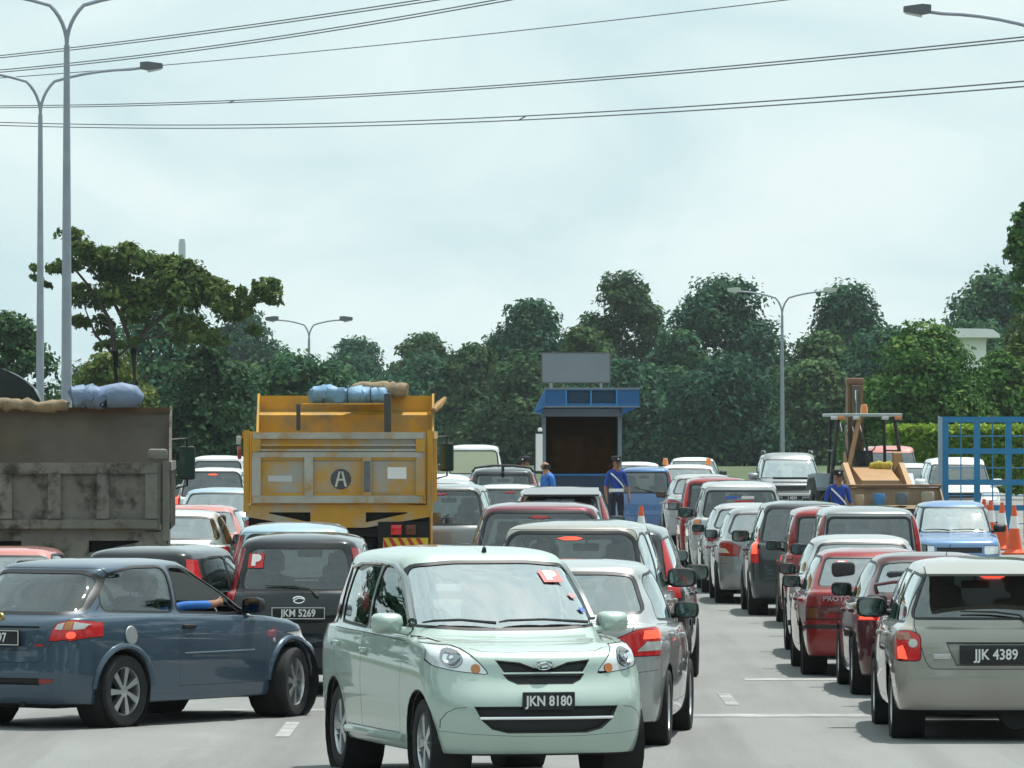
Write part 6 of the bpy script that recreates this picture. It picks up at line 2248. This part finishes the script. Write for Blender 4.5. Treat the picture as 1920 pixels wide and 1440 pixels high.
DOWN = (((-.235, -.01, 1.18), (-.265, .02, 1.10), (-.262, .08, .87)), ((.235, -.01, 1.18), (.265, .02, 1.10), (.262, .08, .87)))
HOLD = (((-.235, .02, 1.18), (-.25, .06, 1.08), (-.14, .27, 1.03)), ((.235, .02, 1.18), (.25, .06, 1.08), (.14, .27, 1.03)))
standing('person', 2.26, 134.0, gz(134) + .12, 200, 1.70, DOWN, [M_SKIN, M_UNI, M_NAVY, M_SHOE], 'officer in blue uniform, black cap, white sash and belt, standing by the booth')
standing('person', .78, 130.0, gz(130), 120, 1.78, HOLD, [M_SKINL, M_SHIRT, M_NAVY, M_SHOE], 'balding man in bright blue shirt standing left of the booth', cap=False, sash=False, hair='ring', lean=.1)
standing('person', .30, 136.0, gz(136), 150, 1.80, HOLD, [M_SKIN, M_UNI, M_NAVY, M_SHOE], 'officer in black cap behind the balding man in blue', sash=False)
standing('person', 6.22, 118.0, gz(118), 190, 1.66, DOWN, [M_SKIN, M_UNI, M_NAVY, M_SHOE], 'officer with white sash standing in front of the backhoe bucket')


def seated(X, Y, Z, yaw, sc, label, mats, arms=None, look=0.0):
    """driver or passenger, seated, hands forward on the wheel; origin at the hip"""
    J = [(0, 0, .0, (.15, .12), 2), (0, -.05, .18, (.14, .10), 1), (0, -.11, .36, (.165, .11), 1), (0, -.14, .48, (.12, .08), 1), (0, -.13, .56, (.055, .06), 0), (0, -.11, .63, (.07, .082), 0),
         (0, -.105, .72, (.074, .09), 0), (0, -.11, .765, (.05, .06), 0)]
    E = [(0, 1), (1, 2), (2, 3), (3, 4), (4, 5), (5, 6), (6, 7)]
    arms = arms or (((-.24, -.06, .26), (-.27, .10, .18), (-.13, .36, .30)), ((.24, -.06, .26), (.27, .10, .18), (.13, .36, .30)))
    for s, a in ((-1, arms[0]), (1, arms[1])):
        n = len(J)
        sh, el, wr = a
        J += [(s * .17, -.13, .455, .06, 1), (*sh, .05, 1), (*el, .042, 1 if len(mats) < 5 else 1), (*wr, .032, 0)]
        E += [(3, n), (n, n + 1), (n + 1, n + 2), (n + 2, n + 3)]
        w = Vector(wr); d = (w - Vector(el)).normalized()
        side = Vector((0, 0, 1)) if abs(d.z) < .7 else Vector((1, 0, 0))
        pm_ = w + d * .055
        n2 = len(J)
        J += [(*pm_, (.034, .022), 0)]; E += [(n + 3, n2)]
        for off, ln in ((-.027, .06), (-.009, .075), (.009, .07), (.027, .055)):
            b = pm_ + side * off + d * .025; c = b + d * ln * .6; e = c + d * ln * .3 - Vector((s * .02, 0, 0))
            m = len(J)
            J += [(*b, .0095, 0), (*c, .0085, 0), (*e, .007, 0)]
            E += [(n2, m), (m, m + 1), (m + 1, m + 2)]
        m = len(J)
        t0 = w + d * .02 + side * .03
        J += [(*t0, .011, 0), (*(t0 + d * .04 + side * .02), .009, 0)]
        E += [(n + 3, m), (m, m + 1)]
    for s in (-1, 1):
        n = len(J)
        J += [(s * .10, .08, .01, (.09, .09), 2), (s * .12, .42, .08, (.062, .062), 2), (s * .12, .62, -.22, (.045, .045), 2), (s * .12, .72, -.24, (.036, .03), 3)]
        E += [(0, n), (n, n + 1), (n + 1, n + 2), (n + 2, n + 3)]
    me = skin_body(J, E)
    zone_mats(me, J, E, mats)
    root = empty('person', (X, Y, Z), R(yaw), sc)
    tag(root, label, 'person')
    meshobj('body', me, root)
    mb = MB()
    mb.lathe([(.086, .66), (.093, .70), (.088, .76), (.06, .80), (0, .812)], 16, 'Z', (0, -.125, 0))
    mb.build('hair', M_HAIR, root)
    face_parts(root, 0, -.11, .665, mats[0])
    return root


def sit_in(car_root, key, side, label, mats, arms=None):
    """put a seated figure on a front seat: side +1 is the driver's side (right)"""
    p = TYPES[key]['p']
    sc = car_root.scale[0]
    loc = Vector((side * .34, p.get('seat_y', .05) - .08, min(p.get('zc', .2) + .45 + p.get('seat_z', 0), p['roof'] - .93))) * sc
    q = Matrix.Rotation(car_root.rotation_euler[2], 4, 'Z') @ loc
    return seated(car_root.location.x + q.x, car_root.location.y + q.y, car_root.location.z + q.z, math.degrees(car_root.rotation_euler[2]), sc * .97, label, mats, arms)

# ------------------------------------------------------------------ traffic
def put(key, xc, d, yaw, pnt, label, scale=1.0, **k):
    """xc: lateral centre, d: distance of the end that faces the camera"""
    p = TYPES[key]['p']
    Y = d + p['L'] / 2 * scale * abs(math.cos(R(yaw)))
    return car(key, k.pop('name', 'parked_car' if False else 'queueing_car'), xc, Y, yaw, pnt, label, scale=scale, group=k.pop('group', 'vehicles queueing at the checkpoint'), **k)


PM = {}
def col(name, c, metal=.35, rough=.32):
    return paint(name, c, metal, rough)


mint = col('mint', (.455, .565, .51), .25)
bluegrey = col('blue_grey', (.062, .100, .142), .3)
black = col('black', (.007, .010, .013), .0)
silver = col('silver', (.42, .435, .43), .4)
warm = col('warm_silver', (.37, .355, .315), .35)
sand = col('sand_silver', (.34, .33, .29), .35)
dark = col('charcoal', (.045, .055, .058), .4)
red = col('red', (.27, .012, .012), .1)
sagared = col('tomato_red', (.25, .016, .016), .1)
maroon = col('maroon', (.085, .014, .02), .2)
wine = col('wine_red', (.18, .03, .045), .3)
pink = col('faded_pink_red', (.52, .20, .18), .05, .45)
paleblue = col('pale_blue', (.34, .48, .56), .3)
blue = col('sky_blue', (.16, .27, .46), .25)
midblue = col('mid_blue', (.085, .17, .34), .25)
white = col('white', (.72, .74, .74), .0)
offwhite = col('off_white', (.60, .62, .60), .1)
greysil = col('grey_silver', (.26, .275, .28), .5)

# --- pale mint hatchback, turned towards the camera
hero = car('city', 'hatchback_car', -.235, 44.75, 194.6, mint, 'pale mint green hatchback turned towards the camera in the foreground', scale=1.085, plate_f=None, rim='five', mirror_paint=True,
           group='vehicles queueing at the checkpoint')
for o in hero.children:
    if o.name.startswith('windscreen'): slot(o, 0, M_GLASSH)
T = TYPES['city']
pl = number_plate(hero, T, False, .0, .575, 'JKN 8180', w=.345, h=.115, border=False)
for x0, x1 in ((-.52, .10), (.12, .56)):
    wiper(hero, T, False, [(x0, 1.03), ((x0 + x1) / 2, 1.05), (x1 - .06, 1.045), (x1, 1.035)])
p_sticker(hero, T, False, -.385, 1.335, .14)
loc, nor = ray(T, 1, 1, 0, .80)
em = MB()
ring = [(.055 * math.cos(t), 0, .032 * math.sin(t)) for t in np.linspace(0, 2 * math.pi, 21)]
em.tube(ring, .007, 6, caps=False)
em.tube([(-.05, 0, -.008), (-.01, 0, .018), (.025, 0, .006)], .007, 6)
em.tube([(.05, 0, .008), (.01, 0, -.018), (-.025, 0, -.006)], .007, 6)
em.build('emblem', M_CHROME, hero, loc + nor * .006, (R(-18), 0, 0))
loc, nor = ray(T, 2, 1, .0, .12)
an = MB(); an.tube([(0, 0, 0), (0, .01, .03)], [.018, .012], 8); an.tube([(0, .01, .03), (0, -.22, .22)], .004, 5)
an.build('antenna', M_BLACK, hero, loc)
mb = MB(); mb.tube(surf_bar(T, 1, 1, [(x, .748) for x in np.linspace(-.27, .27, 9)], .008, -.004), .009, 6); mb.build('grille_bar', mint, hero)
mb = MB(); mb.tube(surf_bar(T, 1, 1, [(x, .466) for x in np.linspace(-.44, .44, 11)], .008, -.004), .010, 6); mb.build('grille_bar', M_CHROME, hero)
for x in (.25, .12):
    mb = MB(); mb.box(x - .035, x + .035, 0, .02, -.03, .03)
# headlamp bowls and bulbs behind the lens
for s in (-1, 1):
    loc, nor = ray(T, 1, 1, s * .575, .845)
    q = nor.to_track_quat('Y', 'Z').to_euler()
    mb = MB().lathe([(.058, .004), (.050, -.004), (.028, -.022), (.016, -.024), (.014, .0), (0, .004)], 18, 'Y')
    mb.build('headlamp_bowl', M_CHROME, hero, loc + nor * .012, q)
for sx in (-1, 1):                                              # rain visors over the side windows, side skirts
    mb = MB()
    pts = surf_bar(T, 0, sx, [(.60, 1.06), (.42, 1.20), (.22, 1.33), (.0, 1.405), (-.30, 1.415), (-.8, 1.41), (-1.06, 1.375)], 0, .012)
    mb.tube(pts, .026, 6, flat=.6); mb.build('rain_visor', mat('smoke_visor', (.10, .13, .13), .15, coat=1), hero)
    mb = MB()
    mb.tube(surf_bar(T, 0, sx, [(y, .30) for y in np.linspace(.82, -.80, 9)], 0, .006), .030, 8, flat=1.0); mb.build('side_skirt', mint, hero)
stick = [(-.49, 1.21, .05, .05, mat('disc_pink', (.5, .25, .25), .5)), (-.53, 1.12, .065, .04, mat('disc_blue', (.12, .2, .5), .5))]
for x, z, a, b, m_ in stick:
    loc, nor = ray(T, 1, 1, x, z)
    zax = nor.normalized(); xax = Vector((0, 0, 1)).cross(zax).normalized(); yax = zax.cross(xax)
    Mx = Matrix((xax, yax, zax)).transposed().to_4x4(); Mx.translation = loc + zax * .004
    o = MB().box(-a / 2, a / 2, -b / 2, b / 2, 0, .002).build('road_tax_disc', m_, hero); o.matrix_local = Mx
sit_in(hero, 'city', 1, 'driver in a dark top behind the windscreen of the mint hatchback', [M_SKINL, M_NAVY, M_NAVY, M_SHOE])
sit_in(hero, 'city', -1, 'passenger in pale top beside the driver of the mint hatchback', [M_SKINL, mat('top_pale', (.4, .4, .38), .8), M_NAVY, M_SHOE])

# --- blue-grey three-door hatchback
neo = car('coupe', 'sports_hatchback', -3.28, 53.75, -34, bluegrey, 'blue-grey three-door hatchback at the left edge, driver arm on the window', scale=1.0, lit=True, rim='seven', group='vehicles queueing at the checkpoint', handle=M_BLACK)
T = TYPES['coupe']
number_plate(neo, T, True, .05, .765, '8397', w=.46, h=.14)
loc, nor = ray(T, 0, 1, -1.12, .775)
fc = MB().lathe([(0, .010), (.075, .009), (.083, .002)], 20, 'X'); fc.v = [(x, y, z) for x, y, z in fc.v]
fc.build('fuel_cap', mat('fuel_cap_silver', (.36, .38, .38), .5, .5), neo, loc, (0, R(-6), 0))
for wy in T['p']['wheels']:                                     # flared arches
    for sx in (-1, 1):
        pts = []
        for t in np.linspace(.10, math.pi - .05, 15):
            l_, n_ = ray(T, 0, sx, wy + .375 * math.cos(t), .315 + .375 * math.sin(t))
            if l_ is not None: pts.append(l_ - n_ * .004)
        MB().tube(pts, .030, 8).build('arch_flare', bluegrey, neo)
loc, nor = ray(T, 0, 1, .95, .68)
MB().lathe([(0, .008), (.018, .006), (.02, 0)], 10, 'X').build('side_repeater', M_CLEARL, neo, loc)
mb = MB(); mb.tube(surf_bar(T, 0, 1, [(y, .605) for y in np.linspace(.62, -.42, 9)], 0, .003), .010, 6); mb.build('door_crease', bluegrey, neo)
for x, c in ((.46, M_RED),):
    loc, nor = ray(T, 1, -1, x, .705); MB().box(-.05, .05, -.004, .004, -.012, .012).build('red_badge', c, neo, loc + nor * .006)
loc, nor = ray(T, 1, -1, 0, .925); MB().lathe([(0, .02), (.035, .014), (.042, 0)], 12, 'Y').build('emblem', mat('brass', (.5, .4, .12), .3, .9), neo, loc + nor * .008, (0, 0, R(180)))
mb = MB(); mb.tube([(-.35, -1.80, .245), (-.35, -2.0, .235)], .035, 10); mb.build('exhaust', M_STEEL, neo)
for o in list(neo.children):
    if o.name.startswith('side_window') and np.mean([v.co.x for v in o.data.vertices]) > 0 and np.mean([v.co.y for v in o.data.vertices]) > -.3:
        bpy.data.objects.remove(o)
armL = ((-.24, -.06, .26), (-.27, .10, .18), (-.13, .36, .30))
armR = ((.27, .02, .525), (.41, .22, .535), (.34, .46, .545))
sit_in(neo, 'coupe', 1, 'driver in bright blue sleeve resting an elbow on the window of the blue-grey hatchback', [M_SKIN, M_SHIRT, M_NAVY, M_SHOE], (armL, armR))

# --- left group
h3 = put('city', -1.98, 58.6, -2, black, 'black hatchback with P sticker and plate JKM 5269', name='hatchback_car', scale=1.0, tint=False)
T = TYPES['city']
number_plate(h3, T, True, .02, .785, 'JKM 5269', w=.52, h=.125)
p_sticker(h3, T, True, -.40, 1.275, .15)
wiper(h3, T, True, [(.20, .93), (.12, 1.0), (-.02, 1.03), (-.30, 1.035)])
loc, nor = ray(T, 1, -1, 0.02, .905)
em = MB(); em.tube([(.055 * math.cos(t), 0, .032 * math.sin(t)) for t in np.linspace(0, 2 * math.pi, 21)], .009, 6, caps=False); em.tube([(-.05, 0, -.008), (0, 0, .016), (.05, 0, .008)], .008, 6)
em.build('emblem', M_CHROME, h3, loc + nor * .006)
h4 = put('city', -3.24, 58.4, -13, black, 'black hatchback squeezed between the blue-grey hatchback and the P-sticker one', name='hatchback_car', scale=.925, lit=True, tint=True)
put('boxy', -5.32, 63.8, -3, pink, 'faded pink-red car roof at the left edge before the grey truck', scale=.95, plate_r='')
put('city', -2.35, 66.0, -1, paleblue, 'pale blue hatchback roof showing over the black P-sticker hatchback', name='hatchback_car', scale=1.0)
put('saloon', -4.62, 84.2, 0, offwhite, 'off-white saloon half hidden behind the grey truck', name='saloon_car', scale=.97)
put('boxy', -4.70, 90.5, 0, pink, 'faded pink saloon just ahead of the off-white one', name='saloon_car', scale=1.02)
put('saloon', -5.15, 108.0, 0, paleblue, 'pale blue-grey saloon between the pink one and the white people carrier', name='saloon_car', scale=1.0)
mp = put('mpv', -6.18, 127.5, 0, white, 'white people carrier with lit brake lamps between the two trucks', name='people_carrier', scale=1.0, lit=True, high_brake=True, tint=True)
put('van', -7.15, 150, 0, white, 'white van roof beyond the white people carrier', name='white_van', scale=.90, tint=True)

# --- middle column
vios = put('saloon', .56, 48.6, -5.5, silver, 'silver saloon right behind the mint hatchback, brake lamps lit', name='saloon_car', lit=True, mirror_paint=False)
T = TYPES['saloon']
mpv = put('mpv', .66, 54.9, -4.5, sand, 'sand-silver people carrier with glowing high brake lamp behind the mint hatchback', name='people_carrier', lit=True, high_brake=True, scale=1.02)
T = TYPES['mpv']
put('soft', 1.03, 60.2, -3.5, dark, 'dark soft-roader ahead of the sand-silver people carrier', name='soft_roader', scale=.93, lit=True)
put('mpv', .33, 66.2, -1, wine, 'wine-red people carrier roof between the sand-silver and the silver ones', name='people_carrier', scale=1.05)
put('saloon', 1.27, 73.5, 0, silver, 'silver saloon tail showing between the two right-hand columns', name='saloon_car', lit=True, scale=.97)
s18 = put('soft', .72, 90.0, 0, greysil, 'grey-silver car with deep roof spoiler before the booth', name='soft_roader', scale=.98)
mb = MB(); mb.prism([(-2.05, 1.60), (-1.70, 1.70), (-1.70, 1.66), (-2.0, 1.57)], 0, -.56, .56); mb.build('roof_spoiler', greysil, s18)
put('mpv', -.04, 104.0, 0, white, 'white people carrier with dark blue glass left of the spoiler car', name='people_carrier', tint=True, scale=.94)
s20 = put('soft', -.18, 122.0, 0, dark, 'dark car with tall red pillar lamps and arched roof spoiler', name='soft_roader', lit=False, scale=1.0)
sp = MB()
sp.tube([(-.60, -1.86, 1.62), (-.55, -1.95, 1.70), (-.2, -2.0, 1.745), (.2, -2.0, 1.745), (.55, -1.95, 1.70), (.60, -1.86, 1.62)], .030, 8, flat=.7); sp.box(-.03, .03, -2.0, -1.85, 1.62, 1.73)
sp.build('roof_spoiler', M_BLACK, s20)
put('mpv', -.98, 92.0, -3, greysil, 'grey car squeezed beside the yellow truck', name='people_carrier', scale=1.02)
put('saloon', -1.30, 108.0, 0, silver, 'silver saloon right of the yellow truck mirror', name='saloon_car', scale=1.1, lit=False)
put('saloon', -1.45, 118.0, 0, white, 'white saloon roof right of the yellow truck', name='saloon_car', scale=1.1)
v23 = put('van', -1.02, 165.0, 0, white, 'white van with cream rear window left of the booth', name='white_van', scale=1.0)

for o in v23.children:
    if o.name.startswith('rear_window'): slot(o, 0, mat('cream_pane', (.52, .54, .36), .35, coat=.6))  # rear pane coloured an even opaque cream
MB().box(-.11, .11, -2.02, -1.98, 1.60, 1.78, bev=.03).build('hanging_mirror', M_BLACK, v23)
# --- right-hand side, far
p25 = put('tallbox', 3.03, 140.0, 0, midblue, 'blue tall mini car behind the standing officer', name='mini_car', scale=.98)
wiper(p25, TYPES['tallbox'], True, [(.25, .99), (.05, 1.06), (-.28, 1.14)])
w26 = put('saloon', 4.30, 150.0, 0, white, 'white car with two orange beacons on its roof', name='beacon_car', scale=1.07)
for x in (-.62, .62):
    MB().lathe([(0, .16), (.05, .15), (.062, .06), (.07, 0), (0, 0)], 12, 'Z', (x * .8, -.2, 1.44)).build('beacon', mat('beacon_amber', (.70, .20, .02), .3, coat=1), w26)
put('saloon', 3.28, 163.0, 0, white, 'white car roof between the officer and the beacon car', name='saloon_car', scale=1.05)
put('saloon', 4.05, 130.0, 0, silver, 'silver saloon behind the red car at the head of the right column', name='saloon_car', scale=1.03)
put('tallbox', 3.72, 111.5, 0, red, 'red mini car sliver left of the silver off-roader', name='mini_car', scale=1.0, lit=True)
s29 = put('suv', 3.70, 99.8, 0, silver, 'silver off-roader with stickers in its rear window', name='off_roader', scale=.93)
T = TYPES['suv']
for x, z, a, b, m_ in ((-.16, 1.50, .20, .05, mat('sticker_blue', (.06, .12, .5), .5)), (.12, 1.50, .22, .05, M_WHITE), (.05, 1.42, .34, .06, M_STICK), (.0, 1.33, .46, .08, M_WHITE)):
    loc, nor = ray(T, 1, -1, x, z)
    MB().box(-a / 2, a / 2, -.002, .0, -b / 2, b / 2).build('window_sticker', m_, s29, loc + nor * .006, (R(-6), 0, 0))
put('saloon', 3.70, 94.6, 0, silver, 'silver saloon farther of the two left of the dark people carrier', name='saloon_car', scale=.94)
put('saloon', 3.74, 89.2, 0, greysil, 'grey saloon nearer of the two left of the dark people carrier', name='saloon_car', scale=.95)
e32 = put('mpv', 3.98, 83.8, 0, dark, 'dark people carrier with tall red tail lamp left of the red mini car', name='people_carrier', scale=.93, lit=True, tint=True)
put('tallbox', 4.14, 79.0, 0, red, 'bright red tall mini car in the right column', name='mini_car', scale=.95, tint=True)
k34 = put('tallbox', 4.28, 74.0, 0, greysil, 'grey tall mini car with red pillar lamps over the silver saloon', name='mini_car', scale=1.0, tint=True)
put('saloon', 3.92, 68.3, 0, silver, 'silver saloon between the red saloon and the grey mini car', name='saloon_car', scale=.93)
sg = put('boxy', 3.75, 63.2, 0, sagared, 'tomato-red boxy saloon with P sticker in its rear window', name='saloon_car', scale=.945)
T = TYPES['boxy']
p_sticker(sg, T, True, -.36, 1.195, .14)
loc, nor = ray(T, 1, -1, -.42, .845)
me = text_mesh('PROTON', .055, .002, .001, 1.2, M_CHROME); me2 = meshobj('boot_lettering', me, sg, loc + nor * .005, (R(90), 0, 0))
number_plate(sg, T, True, .0, .69, None, w=.46, h=.11)
mr = put('round', 4.03, 58.2, 0, maroon, 'maroon saloon with boot spoiler between red saloon and silver estate', name='saloon_car', scale=.97, lit=True)
T = TYPES['round']
sp = MB()
P_ = [(-.60, -1.93, 1.0), (-.62, -1.95, 1.09), (-.45, -1.99, 1.12), (0, -2.02, 1.13), (.45, -1.99, 1.12), (.62, -1.95, 1.09), (.60, -1.93, 1.0)]
sp.tube(P_, .03, 8, flat=.6); sp.build('boot_spoiler', maroon, mr)
loc, nor = ray(T, 2, 1, .15, -.75); MB().tube([(0, 0, 0), (.03, -.22, .10)], .004, 5).build('antenna', M_BLACK, mr, loc)
put('saloon', 4.10, 53.95, 0, greysil, 'grey saloon hidden ahead of the silver estate, only its left flank showing', name='saloon_car', scale=.93)
es = put('estate', 3.89, 49.7, 0, warm, 'warm silver estate with plate JJK 4389 at the lower right', name='estate_car', scale=.985, lit=True, high_brake=True, tint=True)
T = TYPES['estate']
number_plate(es, T, True, .0, .715, 'JJK 4389', w=.60, h=.155, border=False)
wiper(es, T, True, [(.26, .955), (.20, 1.02), (.0, 1.045), (-.28, 1.05)])
loc, nor = ray(T, 1, -1, -.44, .70)
mb = MB(); mb.box(-.07, .07, -.006, .0, -.022, .022, bev=.004); bd = mb.build('model_badge', mat('badge_silver', (.6, .61, .6), .35, .6), es, loc + nor * .006)
sp = MB(); sp.prism([(-1.97, 1.372), (-1.62, 1.452), (-1.60, 1.41), (-1.93, 1.352)], 0, -.56, .56); sp.build('roof_spoiler', warm, es)
MB().lathe([(.0, .0), (.14, .0), (.16, .05), (.14, .1), (0, .1)], 12, 'Y', (.18, -1.95, .235)).build('exhaust_box', M_UNDER, es)

# --- right-hand side, facing the camera
mk = put('mini', 7.02, 97.0, 180, blue, 'sky-blue old mini hatchback facing the camera before the cones', name='mini_car', scale=.98, group='vehicles facing the camera', mirror_paint=False)
T = TYPES['mini']
for x0, x1 in ((-.45, .05), (.1, .5)):
    wiper(mk, T, False, [(x0, .91), ((x0 + x1) / 2, .93), (x1, .92)])
s41 = put('suv', 6.93, 153.0, 180, greysil, 'grey and white off-roader facing the camera left of the backhoe', name='off_roader', scale=1.02, group='vehicles facing the camera', mirror_paint=True)
number_plate(s41, TYPES['suv'], False, .0, .70, 'J 4834', w=.52, h=.13)
MB().box(-.45, .45, 1.5, 1.9, 1.145, 1.20, bev=.03).build('bonnet_scoop', M_BLACK, s41)
for sx in (-1, 1):
    MB().tube([(sx * .58, -1.6, 1.77), (sx * .58, -1.5, 1.83), (sx * .58, .2, 1.83), (sx * .58, .3, 1.77)], .018, 6).build('roof_rail', M_STEEL, s41)
MB().box(-.86, .86, 2.22, 2.34, .74, .82, bev=.03).build('bull_bar', M_CLEARL, s41)
put('suv', 10.25, 140.5, 180, white, 'white off-roader facing the camera behind the blue gate', name='off_roader', scale=1.0, group='vehicles facing the camera', mirror_paint=True)
put('saloon', 9.85, 151.0, 170, white, 'white car behind the backhoe, left of the blue gate', name='saloon_car', scale=1.08, group='vehicles facing the camera')
put('van', 10.6, 172.0, 180, pink, 'faded pink van roof seen through the backhoe frame', name='pink_van', scale=.97, group='vehicles facing the camera')
put('saloon', 5.4, 182.0, 180, white, 'distant white car between the beacon car and the grey off-roader', name='saloon_car', scale=1.05, group='vehicles facing the camera')

for r_ in (mk, s41):
    for o in r_.children:
        if o.name.startswith('windscreen'): slot(o, 0, M_GLASSH)
GREYTOP = mat('top_grey', (.10, .11, .12), .8); WHITETOP = mat('top_white', (.5, .5, .48), .8)
for root_, key_, sd, lab, top_ in ((vios, 'saloon', 1, 'driver of the silver saloon behind the mint hatchback', GREYTOP), (mpv, 'mpv', 1, 'driver of the sand-silver people carrier', M_NAVY), (mpv, 'mpv', -1, 'front passenger of the sand-silver people carrier', GREYTOP),
                                   (es, 'estate', 1, 'driver of the warm silver estate at the lower right', GREYTOP), (sg, 'boxy', 1, 'driver of the tomato-red boxy saloon', WHITETOP), (h3, 'city', 1, 'driver of the black P-sticker hatchback', GREYTOP),
                                   (h3, 'city', -1, 'passenger of the black P-sticker hatchback', M_NAVY), (mk, 'mini', 1, 'driver of the sky-blue mini hatchback', WHITETOP), (mr, 'round', 1, 'driver of the maroon saloon', M_NAVY)):
    sit_in(root_, key_, sd, lab, [M_SKIN, top_, M_NAVY, M_SHOE])

# ------------------------------------------------------------------ humid haze
hz_m = bpy.data.materials.new('humid_haze')
hz_m.use_nodes = True
hz_m.node_tree.nodes.clear()
_o = hz_m.node_tree.nodes.new('ShaderNodeOutputMaterial')
_v = hz_m.node_tree.nodes.new('ShaderNodeVolumePrincipled')
_v.inputs['Color'].default_value = (.86, .96, 1.0, 1)
_v.inputs['Density'].default_value = .0001
_v.inputs['Anisotropy'].default_value = .2
hz_m.node_tree.links.new(_v.outputs[0], _o.inputs['Volume'])
hb = MB(); hb.box(-880, 880, -20, 1290, -1.6, 42.0)
o = hb.build('haze', hz_m)
tag(o, 'thin humid haze over the whole road', kind='stuff')
